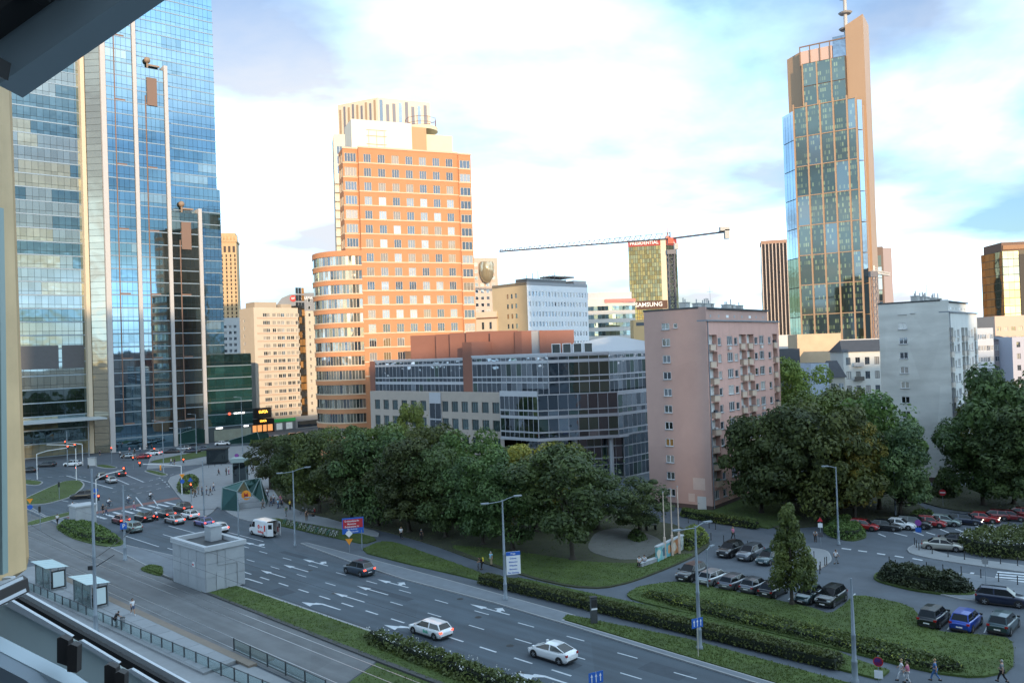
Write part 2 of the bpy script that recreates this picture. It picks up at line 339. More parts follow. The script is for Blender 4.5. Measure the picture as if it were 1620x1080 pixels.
def wear(m, amt=.35, su=.045, sv=1.0, u=EU, v=EV):
    """long streaks along the travel direction and older, darker patches"""
    t = m.node_tree; bs = t.nodes['Principled BSDF']; src = bs.inputs['Base Color'].links[0].from_socket
    ge = t.nodes.new('ShaderNodeNewGeometry'); cb_ = t.nodes.new('ShaderNodeCombineXYZ')
    for i, (d, k) in enumerate(((u, su), (v, sv))):
        vm = t.nodes.new('ShaderNodeVectorMath'); vm.operation = 'DOT_PRODUCT'; vm.inputs[1].default_value = (d[0] * k, d[1] * k, d[2] * k if len(d) > 2 else 0); t.links.new(ge.outputs['Position'], vm.inputs[0]); t.links.new(vm.outputs['Value'], cb_.inputs[i])
    nz = t.nodes.new('ShaderNodeTexNoise'); nz.inputs['Scale'].default_value = 1; nz.inputs['Detail'].default_value = 4; t.links.new(cb_.outputs[0], nz.inputs['Vector'])
    vo = t.nodes.new('ShaderNodeTexVoronoi'); vo.inputs['Scale'].default_value = .16; t.links.new(ge.outputs['Position'], vo.inputs['Vector']); sp = t.nodes.new('ShaderNodeSeparateColor'); t.links.new(vo.outputs['Color'], sp.inputs[0])
    f = mth('MULTIPLY', mth('MULTIPLY_ADD', nz.outputs['Fac'], 2 * amt, 1 - amt, t), mth('MULTIPLY_ADD', sp.outputs[0], amt * .35, 1 - amt * .17, t), None, t)
    mm = t.nodes.new('ShaderNodeMixRGB'); mm.blend_type = 'MULTIPLY'; mm.inputs[0].default_value = 1; t.links.new(src, mm.inputs[1]); t.links.new(f, mm.inputs[2]); t.links.new(mm.outputs[0], bs.inputs['Base Color'])
wear(M_grass, .45, .12, .16); wear(M_road, .5, .03, .8); wear(M_track, .5, .05, .9); wear(M_asph, .3, .08, .3); wear(M_pave, .25, .1, .5)
b = MB(); S = 7000
b.face([(-S, -S, -.03), (S, -S, -.03), (S, S, -.03), (-S, S, -.03)])
b.build('ground', M_asph, kind='structure')

def px(*ps): return [G(*p) for p in ps]
def uvp(*ps): return [W(*p) for p in ps]
def smooth_poly(P, n=3):
    for _ in range(n - 1):
        Q = []
        for i in range(len(P)):
            a, c = P[i], P[(i + 1) % len(P)]
            Q += [(a[0] * .8 + c[0] * .2, a[1] * .8 + c[1] * .2), (a[0] * .2 + c[0] * .8, a[1] * .2 + c[1] * .8)]
        P = Q
    return P
def inset(P, d):
    a = sum(P[i][0] * P[(i + 1) % len(P)][1] - P[(i + 1) % len(P)][0] * P[i][1] for i in range(len(P)))
    s = 1 if a > 0 else -1; out = []; n = len(P)
    for i in range(n):
        p0, p1, p2 = Vector(P[i - 1]), Vector(P[i]), Vector(P[(i + 1) % n])
        d1 = (p1 - p0).normalized(); d2 = (p2 - p1).normalized()
        nn = Vector((-d1.y - d2.y, d1.x + d2.x))
        if nn.length < 1e-5: out.append(tuple(p1)); continue
        nn.normalize(); k = max(.5, nn.dot(Vector((-d1.y, d1.x))))
        out.append(tuple(p1 + nn * (d * s / k)))
    return out
def inside(P, x, y):
    c = False; n = len(P)
    for i in range(n):
        x0, y0 = P[i]; x1, y1 = P[i - 1]
        if (y0 > y) != (y1 > y) and x < (x1 - x0) * (y - y0) / (y1 - y0) + x0: c = not c
    return c
def pavement(name, P, z=.12, m=None, kerb=True):
    P = list(P)
    b = MB()
    if kerb:
        b.prism(P, -.03, z - .004, 0, bottom=False)
        I = inset(P, .16)
        b.face([(p[0], p[1], z) for p in (I if sum(I[i][0] * I[(i + 1) % len(I)][1] - I[(i + 1) % len(I)][0] * I[i][1] for i in range(len(I))) > 0 else I[::-1])], 1)
        return b.build(name, [M_kerb, m or M_pave], kind='structure')
    b.prism(P, -.03, z, 0, bottom=False)
    return b.build(name, [m or M_pave], kind='structure')
def tufts(P, n, parent, m, h=(.06, .16), z=.15, seed=1, holes=()):
    r = random.Random(seed); b = MB()
    xs = [p[0] for p in P]; ys = [p[1] for p in P]; k = 0; tries = 0
    while k < n and tries < n * 8:
        tries += 1
        x = r.uniform(min(xs), max(xs)); y = r.uniform(min(ys), max(ys))
        if not inside(P, x, y): continue
        k += 1
        for _ in range(3):
            a = r.uniform(0, 2 * pi); hh = r.uniform(*h); w_ = .035; dx, dy = cos(a), sin(a); ox, oy = r.uniform(-.12, .12), r.uniform(-.12, .12)
            l = r.uniform(-.08, .08)
            b.face([(x + ox - dx * w_, y + oy - dy * w_, z), (x + ox + dx * w_, y + oy + dy * w_, z), (x + ox + l, y + oy + l, z + hh)])
    return b.build('grass_blades', m, parent, kind='stuff')
def lawn(name, P, n, z=.15, m=None, blades=None, seed=1, h=(.06, .16)):
    b = MB(); b.prism(P, -.03, z, 0, bottom=False)
    o = b.build(name, m or M_grass, kind='structure')
    if n: tufts(P, n, o, blades or M_blade, z=z - .01, seed=seed, h=h)
    return o

# avenue carriageway (a sheet just above the base) with the junction beyond
b = MB(); J = uvp((-60, 47.8), (-60, 61.2), (104, 61.4), (118, 66), (135, 69), (160, 66), (185, 72), (250, 76), (250, 36), (180, 36), (150, 42), (120, 47.8))
b.face([(p[0], p[1], -.012) for p in J[::-1]]); b.build('road', M_road, kind='structure')

# repairs and covers in the carriageway
for (u, v, l, w_, a) in ((44, 53.2, 5, 1.3, 0), (70, 56.7, 9, 1.1, 0), (83, 49.7, 3.2, 2.0, .1), (96, 60.2, 6, .9, 0), (57, 49.4, 7, .8, 0), (112, 53.2, 4, 1.6, 0), (36, 57, 4, 2, .05)):
    b = MB(); b.face([(p[0], p[1], -.009) for p in uvp((u, v - w_ / 2), (u, v + w_ / 2), (u + l, v + w_ / 2 + a), (u + l, v - w_ / 2 + a))]); b.build('asphalt_patch', mat('patch_asphalt', (.040, .052, .066), .85, var=.2, vs_=1.5), kind='structure')
for (u, v) in ((52, 53.4), (66, 60.3), (79, 53.1), (90, 57), (47, 49.3), (60, 57.2), (105, 52.5)):
    b = MB(); c = W(u, v); b.face([(c[0] + .36 * cos(2 * pi * i / 14), c[1] + .36 * sin(2 * pi * i / 14), -.006) for i in range(14)]); b.build('manhole_cover', mat('iron_cover', (.03, .032, .034), .6, .4), kind='structure')
# tram track bed, rails, platform
tb = MB(); P = uvp((55.5, 36.3), (58.5, 43.35), (190, 49), (190, 36), (116, 36.3)); tb.prism(P, -.03, .03, 0, bottom=False)
trk = tb.build('tram_track', M_track, kind='structure')
for v in (37.0, 38.43, 41.25, 42.68):
    r_ = MB(); q0, q1 = W(18, v), W(190, v)
    for dv in (-.035,):
        a0, a1, a2, a3 = W(18, v - .04), W(18, v + .04), W(190, v + .04), W(190, v - .04)
        r_.prism([a0, a1, a2, a3], .02, .15 if False else .045)
    r_.build('rail', M_steel, trk)
b = MB(); b.prism(uvp((16, 36.4), (55.4, 36.4), (58.3, 43.3), (16, 43.3)), -.03, .02, bottom=False)
gt = b.build('grass_track', M_grass, kind='structure'); tufts(uvp((18, 36.4), (55, 36.4), (57.8, 43.2), (18, 43.2)), 2200, gt, M_blade, z=.01, seed=5)
b = MB(); b.prism(uvp((67.6, 32.2), (68.2, 35.45), (122, 35.2), (122, 30.6)), -.03, .24, 0, bottom=False)
pf = b.build('tram_platform', [M_slab], kind='structure')
# platform slabs: rows of pale paving, each a piece
pm = MB(); pm.box(-1.46, 1.46, -.72, .72, 0, .03); pme = pm.mesh('paving_slab', mat('slab', (.235, .25, .265), .88, var=.1, vs_=1.2, rnd=.06, bump=.15, bs=9))
for i in range(17):
    for j in range(2):
        u = 70.2 + i * 3.0; v = 33.05 + j * 1.5 - i * .028 if j == 0 else 34.55 - i * .008
        if u > 118: continue
        c = W(u, v); ob('paving_slab', pme, pf, (c[0], c[1], .235), A_U)
b = MB(); b.prism(uvp((66, 35.45), (66, 36.25), (122, 36.0), (122, 35.2)), -.03, .25, bottom=False); b.build('tactile_strip', M_tact, pf)
b = MB(); b.prism(uvp((30, 27), (30, 36.2), (67.5, 36.0), (67.6, 32.2), (122, 30.6), (122, 27)), -.03, .05, bottom=False); b.build('pavement', M_conc, kind='structure')

# planted median
lawn('lawn', uvp((24, 43.55), (24, 47.55), (90, 47.55), (97.5, 46.6), (97.5, 43.9), (60, 43.55)), 5200, seed=2)
pavement('kerb', uvp((24, 47.55), (24, 47.85), (90, 47.85), (99, 47.9), (99, 47.5), (90, 47.55)), .13, M_kerb, False)
b = MB(); b.prism(uvp((20, 43.33), (20, 43.53), (108, 44.3), (108, 44.1), (60, 43.33)), -.03, .16, bottom=False); b.build('kerb', mat('dark_kerb', (.06, .06, .06), .9), kind='structure')
pavement('pavement', uvp((97.6, 43.9), (98, 51), (104, 50.6), (118, 49.2), (128, 48), (140, 48.2), (152, 50.5), (162, 49), (176, 50.5), (176, 49.3), (118, 45.7)), .1, M_pave)
lawn('lawn', smooth_poly(px((219, 901), (238, 893), (258, 897), (258, 912), (245, 910)), 3), 350, .16, seed=8)

# pavement along the far side and the cycle path
pavement('pavement', uvp((24, 59.0), (31.4, 59.2), (43.4, 60.1), (51.8, 60.8), (62, 61.4), (77, 61.4), (88.5, 62.4), (104, 64.4), (103.5, 65.2), (88, 64.9), (73, 64.4), (52.5, 63.4), (52.5, 61.5), (24, 59.7)), .11, M_pave)
lawn('lawn', uvp((24, 59.75), (52.8, 61.75), (53.2, 63.0), (40, 64.3), (24, 63.4)), 2600, seed=3)
lawn('lawn', uvp((24, 65.7), (40, 66.1), (68, 66.0), (69, 66.8), (66, 69.9), (54, 70.1), (43, 70.4), (29, 69.6), (27, 68.6), (24, 67.9)), 2800, seed=4)
lawn('lawn', smooth_poly(px((567, 872), (600, 857), (625, 858), (690, 881), (768, 909), (769, 921), (720, 909), (640, 891)), 2), 1800, seed=6)
lawn('lawn', smooth_poly(px((430, 819), (470, 826), (560, 842), (600, 853), (576, 861), (540, 853), (480, 840), (432, 829)), 2), 900, seed=7)
# metro plaza
pavement('plaza', smooth_poly(px((262, 757), (300, 745), (330, 735), (420, 735), (440, 780), (478, 809), (560, 832), (600, 842), (598, 850), (540, 838), (440, 822), (400, 826), (372, 818), (345, 800), (335, 812), (313, 822), (296, 800), (281, 783)), 2), .12, M_slab)
pavement('plaza', px((232, 742), (330, 733), (440, 722), (440, 702), (330, 709), (240, 716)), .12, M_slab)
# ground under the trees, lawns by the blocks
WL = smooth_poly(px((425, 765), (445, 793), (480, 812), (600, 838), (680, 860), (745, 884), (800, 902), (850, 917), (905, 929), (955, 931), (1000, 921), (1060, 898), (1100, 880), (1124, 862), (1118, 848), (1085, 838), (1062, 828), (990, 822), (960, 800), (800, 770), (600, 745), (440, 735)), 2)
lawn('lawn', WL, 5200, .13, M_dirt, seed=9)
lawn('lawn', smooth_poly(px((700, 862), (790, 896), (850, 915), (905, 927), (955, 930), (1000, 920), (1060, 897), (1104, 876), (1060, 880), (1016, 893), (930, 890), (860, 880), (780, 868)), 2), 3400, .16, seed=10)
b = MB(); b.prism(smooth_poly(px((941, 842), (985, 835), (1040, 850), (1052, 866), (1020, 886), (975, 887), (926, 872)), 3), .1, .175, bottom=False); b.build('path', M_bare, kind='structure')
PL = smooth_poly(px((990, 940), (1015, 927), (1075, 920), (1160, 936), (1285, 962), (1312, 973), (1336, 958), (1352, 940), (1440, 958), (1462, 985), (1475, 1000), (1590, 1008), (1604, 1020), (1603, 1062), (1545, 1073), (1470, 1064), (1300, 1021), (1100, 974), (1000, 949)), 2)
lawn('lawn', PL, 6500, .15, seed=11)
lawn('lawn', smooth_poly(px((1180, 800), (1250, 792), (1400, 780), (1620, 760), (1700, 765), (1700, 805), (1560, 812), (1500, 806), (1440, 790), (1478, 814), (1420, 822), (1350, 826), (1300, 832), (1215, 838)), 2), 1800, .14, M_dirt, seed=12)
lawn('lawn', px((1133, 806), (1185, 783), (1230, 790), (1270, 822), (1215, 836), (1120, 822), (1075, 815), (1078, 808)), 1200, .16, seed=13)
lawn('lawn', smooth_poly(px((1300, 828), (1345, 822), (1368, 838), (1372, 851), (1345, 857), (1305, 846)), 3), 300, .15, seed=14)
# right hand pavements
pavement('pavement', smooth_poly(px((1434, 868), (1452, 858), (1478, 872), (1520, 882), (1640, 897), (1640, 908), (1560, 897), (1480, 885), (1440, 876)), 2), .1, M_slab)
pavement('pavement', px((1384, 915), (1520, 948), (1640, 960), (1640, 925), (1530, 908), (1400, 896)), .1, M_pave)
lawn('lawn', smooth_poly(px((1380, 918), (1386, 905), (1440, 903), (1530, 925), (1548, 942), (1500, 942), (1440, 934)), 3), 200, .17, seed=15)
pavement('pavement', smooth_poly(px((1280, 905), (1300, 898), (1318, 886), (1310, 870), (1270, 865), (1225, 880), (1250, 905)), 3), .08, M_slab)
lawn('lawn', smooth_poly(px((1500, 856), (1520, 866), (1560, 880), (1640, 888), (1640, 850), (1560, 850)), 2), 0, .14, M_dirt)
# far-left islands
for i, P in enumerate(([(38, 799), (38, 790), (70, 775), (102, 761), (126, 760), (133, 768), (115, 785), (75, 797)], [(38, 766), (38, 759), (68, 762), (60, 768)],
                       [(150, 737), (165, 735), (187, 740), (170, 741)], [(228, 745), (240, 744), (266, 751), (255, 753)], [(232, 731), (300, 717), (345, 711), (350, 717), (300, 727), (260, 733)],
                       [(40, 828), (60, 822), (120, 808), (126, 811), (90, 821), (45, 833)])):
    Q = smooth_poly(px(*P), 3); lawn('lawn', Q, 500 if i == 0 else 80, .16, seed=20 + i)
    pavement('kerb', inset(Q, -.35), .12, M_kerb, False)
lawn('lawn', smooth_poly(px((86, 834), (100, 827), (130, 827), (165, 836), (196, 856), (194, 863), (178, 866), (150, 862), (110, 851)), 3), 200, .16, seed=30)

# ---- painted markings: each stroke a piece of the road
mk = ob('road_markings', None, None, kind='structure')
def stroke(name, pts, parent=mk, z=-.004):
    b = MB(); a = sum(pts[i][0] * pts[(i + 1) % len(pts)][1] - pts[(i + 1) % len(pts)][0] * pts[i][1] for i in range(len(pts)))
    b.face([(p[0], p[1], z) for p in (pts if a > 0 else pts[::-1])]); return b.build(name, M_white, parent)
def dash(u, v, l, w_): return stroke('dash', uvp((u, v - w_ / 2), (u + l, v - w_ / 2), (u + l, v + w_ / 2), (u, v + w_ / 2)))
for i in range(17): dash(30.5 + i * 4.27, 51.5, 2.1, .2)
for i in range(13): dash(26.2 + i * 6.15, 55.0 - (1.2 if i < 2 else .5 if i < 3 else 0), 2.1, .14); dash(29 + i * 6.15, 58.45 - (1.2 if i < 2 else .5 if i < 3 else 0), 2.1, .14)
for (u0, u1, v) in ((108, 118, 51.4), (120, 132, 51.0), (104, 128, 55.1), (108, 134, 58.6), (110, 122, 62.0)): dash(u0, v, u1 - u0, .16)
def arrow(cx, cy, kind):
    u, v = UV(G(cx, cy))
    def P(a, c): return W(u + a, v + c)
    if kind == 'l':
        stroke('arrow', [P(-3, .0), P(-3, .18), P(.4, .18), P(1.3, -.1), P(1.3, .0 - .35), P(2.8, -.95), P(.7, -1.25), P(1., -.7), P(.2, -.1)])
    else:
        stroke('arrow', [P(-3, -.09), P(-3, .09), P(.6, .09), P(.6, .38), P(2.8, 0), P(.6, -.38), P(.6, -.09)])
        if kind == 'r': stroke('arrow', [P(-1.6, .09), P(-1.0, .09), P(-.8, .5), P(-.3, .5), P(-.9, 1.15), P(-1.9, .5), P(-1.45, .5)])
for a in ((512, 956, 'l'), (551, 944, 's'), (588, 933, 's'), (620, 922, 'r'), (394, 916, 'l'), (431, 907, 's'), (467, 898, 's'), (498, 889, 'r'), (402, 861, 'r'), (773, 963, 'r'), (866, 1071, 'l'), (648, 993, 'l'), (172, 855, 'l')): arrow(*a)
# zebra crossing over the avenue
u0, v0 = UV(G(160, 822)); u1, v1 = UV(G(286, 797))
zc = ob('zebra_crossing', None, None, kind='structure')
for i in range(9):
    t = (i + .5) / 9; u = u0 + (u1 - u0) * t; v = v0 + (v1 - v0) * t
    stroke('stripe', uvp((u, v - .3), (u + 5, v - .3), (u + 5, v + .3), (u, v + .3)), zc)
b = MB(); b.face([(p[0], p[1], -.008) for p in uvp((u0 + 6.2, v0 - 3), (u1 + 6.2, v1 + 3), (u1 + 8.6, v1 + 3), (u0 + 8.6, v0 - 3))][::1]); b.build('cycle_crossing', M_redp, kind='structure')
def curve_dash(pts, n, w_=.16, f=.5):
    pts = [Vector(G(*p)) for p in pts]
    def at_(t):
        s = t * (len(pts) - 1); i = min(int(s), len(pts) - 2); return pts[i].lerp(pts[i + 1], s - i)
    for k in range(n):
        a, c = at_(k / n), at_((k + f) / n); d = (c - a).normalized(); q = Vector((-d.y, d.x)) * w_ / 2
        stroke('dash', [tuple(a - q), tuple(c - q), tuple(c + q), tuple(a + q)])
curve_dash([(105, 752), (140, 755), (165, 760), (178, 772)], 1, .3, 1); curve_dash([(178, 755), (195, 760), (204, 766)], 1, .3, 1); curve_dash([(198, 750), (215, 756), (227, 762)], 1, .3, 1)
curve_dash([(40, 757), (110, 752), (140, 755)], 8, .2); curve_dash([(178, 778), (240, 768), (290, 752)], 9, .18); curve_dash([(160, 771), (230, 762), (280, 748)], 9, .18)
curve_dash([(200, 784), (262, 770), (310, 753)], 8, .18); curve_dash([(252, 755), (262, 763), (270, 772)], 5, .16); curve_dash([(243, 790), (250, 800)], 1, .22, 1); curve_dash([(215, 786), (226, 800)], 1, .22, 1)
curve_dash([(45, 795), (90, 790), (150, 800)], 7, .2, .6)
# right hand zebra, bay lines
zr = ob('zebra_crossing', None, None, kind='structure')
for i in range(5):
    y0 = 903 + i * 3.9; x0 = 1578 - i * 1.6; stroke('stripe', px((x0, y0), (x0 + 70, y0 + 5.5), (x0 + 69, y0 + 7.6), (x0 - 1, y0 + 2)), zr)
for i in range(3): stroke('stripe', px((1536 - i * 2, 904.5 + i * 3.4), (1542 - i * 2, 905.2 + i * 3.4), (1540 - i * 2, 907.3 + i * 3.4), (1534 - i * 2, 906.4 + i * 3.4)), zr)
for q in ((1332, 866, 1347, 868), (1358, 869.5, 1372, 871.5), (1388, 874, 1401, 876), (1416, 878, 1430, 880.5), (1444, 882, 1460, 885)): stroke('dash', px((q[0], q[1]), (q[2], q[3]), (q[2] - 1, q[3] + 1.4), (q[0] - 1, q[1] + 1.4)))
for q in ((1390, 843, 1402, 848), (1415, 842, 1436, 847), (1446, 840, 1462, 846), (1466, 841, 1480, 845), (1488, 836, 1505, 843), (1512, 836, 1530, 842), (1542, 830, 1560, 838), (1568, 829, 1584, 836), (1590, 829, 1606, 835)): stroke('dash', px((q[0], q[1]), (q[2], q[3]), (q[2] - 1.5, q[3] + .8), (q[0] - 1.5, q[1] + .8)))
for q in ((1109, 921, 1118, 915), (1142, 927, 1151, 919), (1172, 933, 1181, 925), (1293, 955, 1302, 946), (1246, 948, 1254, 941), (1170, 886, 1180, 878), (1198, 892, 1206, 885), (1328, 965, 1352, 938), (1448, 990, 1458, 975), (1498, 995, 1508, 980), (1556, 1000, 1563, 984)): stroke('dash', px((q[0], q[1]), (q[0] + 2.2, q[1] + .4), (q[2] + 2.2, q[3] + .4), (q[2], q[3])))
# ------------------------------------------------------------------ building helpers
class Face:
    """an upright wall plane in a building's own frame: s runs along it, the outside is to the right of s"""
    def __init__(s, x, y, ang): s.x, s.y, s.a = x, y, ang; s.d = (cos(ang), sin(ang)); s.n = (sin(ang), -cos(ang))
    def pt(s, t, z, o=0.): return (s.x + s.d[0] * t + s.n[0] * o, s.y + s.d[1] * t + s.n[1] * o, z)
def wall_open(F, b, W_, z0, z1, rects, m=0, mr=None, rev=.2):
    """rects: (s0, z0, s1, z1[, depth, back material index])"""
    xs = sorted({0., W_, *[r[0] for r in rects], *[r[2] for r in rects]}); zs = sorted({z0, z1, *[r[1] for r in rects], *[r[3] for r in rects]})
    xs = [x for x in xs if -1e-6 <= x <= W_ + 1e-6]; zs = [z for z in zs if z0 - 1e-6 <= z <= z1 + 1e-6]
    for j in range(len(zs) - 1):
        zc = (zs[j] + zs[j + 1]) / 2; run = None
        for i in range(len(xs) - 1):
            xc = (xs[i] + xs[i + 1]) / 2
            hole = any(r[0] < xc < r[2] and r[1] < zc < r[3] for r in rects)
            if not hole and run is None: run = xs[i]
            if run is not None and (hole or i == len(xs) - 2):
                e = xs[i] if hole else xs[i + 1]
                b.face([F.pt(run, zs[j]), F.pt(e, zs[j]), F.pt(e, zs[j + 1]), F.pt(run, zs[j + 1])], m); run = None
    mr = m if mr is None else mr
    for r in rects:
        d = -(r[4] if len(r) > 4 else rev); a, c, e, g = r[:4]
        b.face([F.pt(a, c), F.pt(e, c), F.pt(e, c, d), F.pt(a, c, d)], mr); b.face([F.pt(a, g), F.pt(a, g, d), F.pt(e, g, d), F.pt(e, g)], mr)
        b.face([F.pt(a, c), F.pt(a, c, d), F.pt(a, g, d), F.pt(a, g)], mr); b.face([F.pt(e, c), F.pt(e, g), F.pt(e, g, d), F.pt(e, c, d)], mr)
        if len(r) > 5: b.face([F.pt(a, c, d), F.pt(e, c, d), F.pt(e, g, d), F.pt(a, g, d)], r[5])
WM = {}
def win_mesh(w_, h, bars, fm, gm, fr=.07, sill=None, cross=0, name='window'):
    key = (round(w_, 2), round(h, 2), bars, fm.name, gm.name, fr, sill and sill.name, cross)
    if key in WM: return WM[key]
    b = MB()
    b.face([(fr, .03, fr), (w_ - fr, .03, fr), (w_ - fr, .03, h - fr), (fr, .03, h - fr)], 1)
    if fr > 0:
        b.box(0, fr, -.03, .06, 0, h); b.box(w_ - fr, w_, -.03, .06, 0, h); b.box(fr, w_ - fr, -.03, .06, 0, fr); b.box(fr, w_ - fr, -.03, .06, h - fr, h)
        for i in range(bars):
            c = w_ * (i + 1) / (bars + 1); b.box(c - fr * .5, c + fr * .5, -.025, .05, fr, h - fr)
        for i in range(cross):
            c = h * (i + 1) / (cross + 1); b.box(fr, w_ - fr, -.02, .05, c - fr * .4, c + fr * .4)
    ms = [fm, gm]
    if sill: b.box(-.08, w_ + .08, -.28, .02, -.07, 0, 2); ms.append(sill)
    WM[key] = b.mesh(name, ms); return WM[key]
def place(root, name, items, limit=300):
    """items: (mesh, loc, rot); alike pieces as parts, those past the limit joined into one"""
    for me, l, r in items[:limit]: ob(name, me, root, l, r)
    rest = items[limit:]
    if not rest: return
    b = MB(); ms = []
    for me, l, r in rest:
        c, s = cos(r), sin(r); n = len(b.v)
        b.v += [(l[0] + v.co.x * c - v.co.y * s, l[1] + v.co.x * s + v.co.y * c, l[2] + v.co.z) for v in me.vertices]
        mi = []
        for x in me.materials:
            if x not in ms: ms.append(x)
            mi.append(ms.index(x))
        for p in me.polygons: b.f.append(tuple(i + n for i in p.vertices)); b.m.append(mi[p.material_index]); b.sm.append(False)
    b.build('far_' + name + 's', ms, root, kind='stuff')
def pane_mesh(w_, h, gm, d=.06, name='window_pane'):
    key = ('p', round(w_, 2), round(h, 2), gm.name)
    if key not in WM:
        b = MB(); b.box(0, w_, -d, .0, 0, h); WM[key] = b.mesh(name, gm)
    return WM[key]
def block(b, x0, x1, y0, y1, z0, z1, m=0): b.box(x0, x1, y0, y1, z0, z1, m)
def flat_faces(b, F, W_, z0, z1, m=0): b.face([F.pt(0, z0), F.pt(W_, z0), F.pt(W_, z1), F.pt(0, z1)], m)

gd = glass('window_dark', (.018, .022, .028), (.55, .6, .66), .30)
gm_ = glass('window_mid', (.10, .11, .12), (.6, .66, .72), .30)
gc = glass('window_curtain', (.42, .40, .37), (.6, .62, .65), .15)
gy = glass('window_warm', (.38, .20, .07), (.6, .6, .6), .15)
pvc = mat('white_window_frame', (.74, .75, .76), .5)
sillm = mat('window_sill', (.33, .35, .37), .6)
roofm = mat('roof_felt', (.07, .075, .08), .95, var=.2, vs_=.5)
metalg = mat('grey_metal', (.30, .32, .34), .45, .5)
def ghouse(): return R.choices([gd, gm_, gc], [5, 3, 2])[0]

# ------------------------------------------------------------------ slab blocks of flats
def slab_block(name, label, C, th, px_face, px_gable, zt, wallm, gablem, facem, loggia, parap, gable_rows, face_cols, nrow, plinth, foot=None):
    xd = (cos(-th), sin(-th)); yd = (sin(th), cos(th))
    Wg = reach(C, (-xd[0], -xd[1]), px_gable, zt); Lf = reach(C, yd, px_face, zt - 2)
    root = thing(name, label, 'building', (C[0] - xd[0] * Wg, C[1] - xd[1] * Wg, 0), -th)
    FG = Face(0, 0, 0.); FF = Face(Wg, 0, pi / 2); st = 2.75
    z_eave = zt - 2.3
    b = MB()
    # gable with its column of stair windows
    rects = []; items = []
    gs = [reach(C, (-xd[0], -xd[1]), p, 15) for p in gable_rows['px']]
    s0, s1 = Wg - gs[0], Wg - gs[1]
    zz = [gable_rows['z'] + k * st for k in range(gable_rows['n'])]
    for k, z in enumerate(zz):
        rects.append((s0, z, s1, z + 1.25)); g = gy if (gable_rows.get('warm') == k) else ghouse()
        items.append((win_mesh(s1 - s0, 1.25, 1, pvc, g, .09, sillm), FG.pt(s0, z, -.1), 0.))
    e0 = s1 + .7; rects.append((e0, zz[-1] + .15, e0 + .75, zz[-1] + .95)); items.append((win_mesh(.75, .8, 0, pvc, gd, .09, sillm), FG.pt(e0, zz[-1] + .15, -.1), 0.))
    if foot: rects.append((Wg - 2.6, .0, Wg - 1.1, 2.0, .12))
    wall_open(FG, b, Wg, plinth, zt, [r for r in rects if not foot or r is not rects[-1]], 1, 1)
    if foot:
        o = MB(); o.box(0, 1.5, -.06, .1, 0, 2.1); dr = o.build('door', mat('pale_steel_door', (.5, .52, .53), .6), root, FG.pt(Wg - 2.6, .05, 0))
        o = MB(); o.box(.15, .28, -.1, -.06, .9, 1.1); o.build('handle', metalg, dr)
        for (q0, q1, qz0, qz1) in ((Wg - 3.3, Wg - 1.2, 3.2, 5.1), (Wg - 4.2, Wg - 3.1, 1.2, 2.5)):
            o = MB(); o.box(q0, q1, -.012, .05, qz0, qz1); o.build('paint_patch', mat('patch_pink', (.56, .43, .38), .9, var=.08, vs_=1), root)
    # long facade: loggias, windows
    rects = []
    sc = lambda p: reach(C, yd, p, 27)
    for k in range(nrow):
        zb = 1.6 + k * st
        for (kind, p0, p1) in face_cols:
            a, c = sc(p0), sc(p1)
            if kind == 'L':
                if k == 0:
                    rects.append((a + .3, zb, a + 2.1, zb + 1.45)); items.append((win_mesh(1.8, 1.45, 2, pvc, ghouse(), .09, sillm), FF.pt(a + .3, zb, -.12), pi / 2)); continue
                rects.append((a, zb - .75, c, zb + 1.75, .85, 3))
                o = MB(); o.box(0, (c - a) * .62, 0, 1.0, 0, .95, 0); o.box(-.05, (c - a) * .62 + .05, -.05, 1.05, .95, 1.0, 1); jj = R.random() < .5
                bl = o.build('balcony', [parap, metalg], root, FF.pt(a + (.15 if jj else (c - a) * .33), zb - .78, .3), pi / 2)
                if R.random() < .3:
                    o = MB(); o.box(.1, .9, .05, .4, 1.0, 1.25 + R.random() * .2); o.build('flower_box', R.choice([mat('balcony_green', (.05, .09, .03), .9), mat('balcony_cloth', (.45, .42, .40), .9), mat('balcony_dark', (.05, .05, .06), .9)]), bl)
                items.append((win_mesh(min(1.5, c - a - .2), 2.1, 1, pvc, R.choice([gd, gm_, gc]), .09), FF.pt(a + .1, zb - .7, -.8), pi / 2))
            else:
                h = 1.5 if kind == 'W' else 1.25
                rects.append((a, zb, c, zb + h)); items.append((win_mesh(c - a, h, 2 if kind == 'W' else 0, pvc, ghouse(), .09, sillm), FF.pt(a, zb, -.12), pi / 2))
                if kind == 'W' and R.random() < .35:
                    o = MB(); o.box(.2, .95, -.35, 0, -.75, -.25); o.build('air_conditioner', mat('ac_unit', (.6, .6, .58), .6), root, FF.pt(a, zb, 0), pi / 2)
    wall_open(FF, b, Lf, plinth, z_eave, rects, 2, 2)
    # vertical bands between the bays
    for (kind, p0, p1) in face_cols:
        if kind == 'B':
            pass
    # other walls, roof with its low attic strip
    FB = Face(Wg, Lf, pi); FL = Face(0, Lf, -pi / 2)
    flat_faces(b, FB, Wg, 0, z_eave, 2); flat_faces(b, FL, Lf, 0, z_eave, 1)
    b.box(.01, Wg - .01, .01, Lf - .01, 0, plinth, 4)
    b.box(.02, Wg - 1.6, .3, Lf - 1.2, z_eave - .1, zt - .25, 0)
    b.face([(0, 0, z_eave), (Wg, 0, z_eave), (Wg, Lf, z_eave), (0, Lf, z_eave)], 5)
    b.box(.0, Wg, .02, .3, z_eave - .02, zt - .004, 1)
    b.build('wall', [wallm, gablem, facem, loggia, mat('dark_plinth', (.09, .06, .055), .9), roofm], root)
    o = MB(); o.box(-.1, Wg - 1.3, -.08, Lf - .9, zt - .2, zt + .08); rf = o.build('roof', roofm, root)
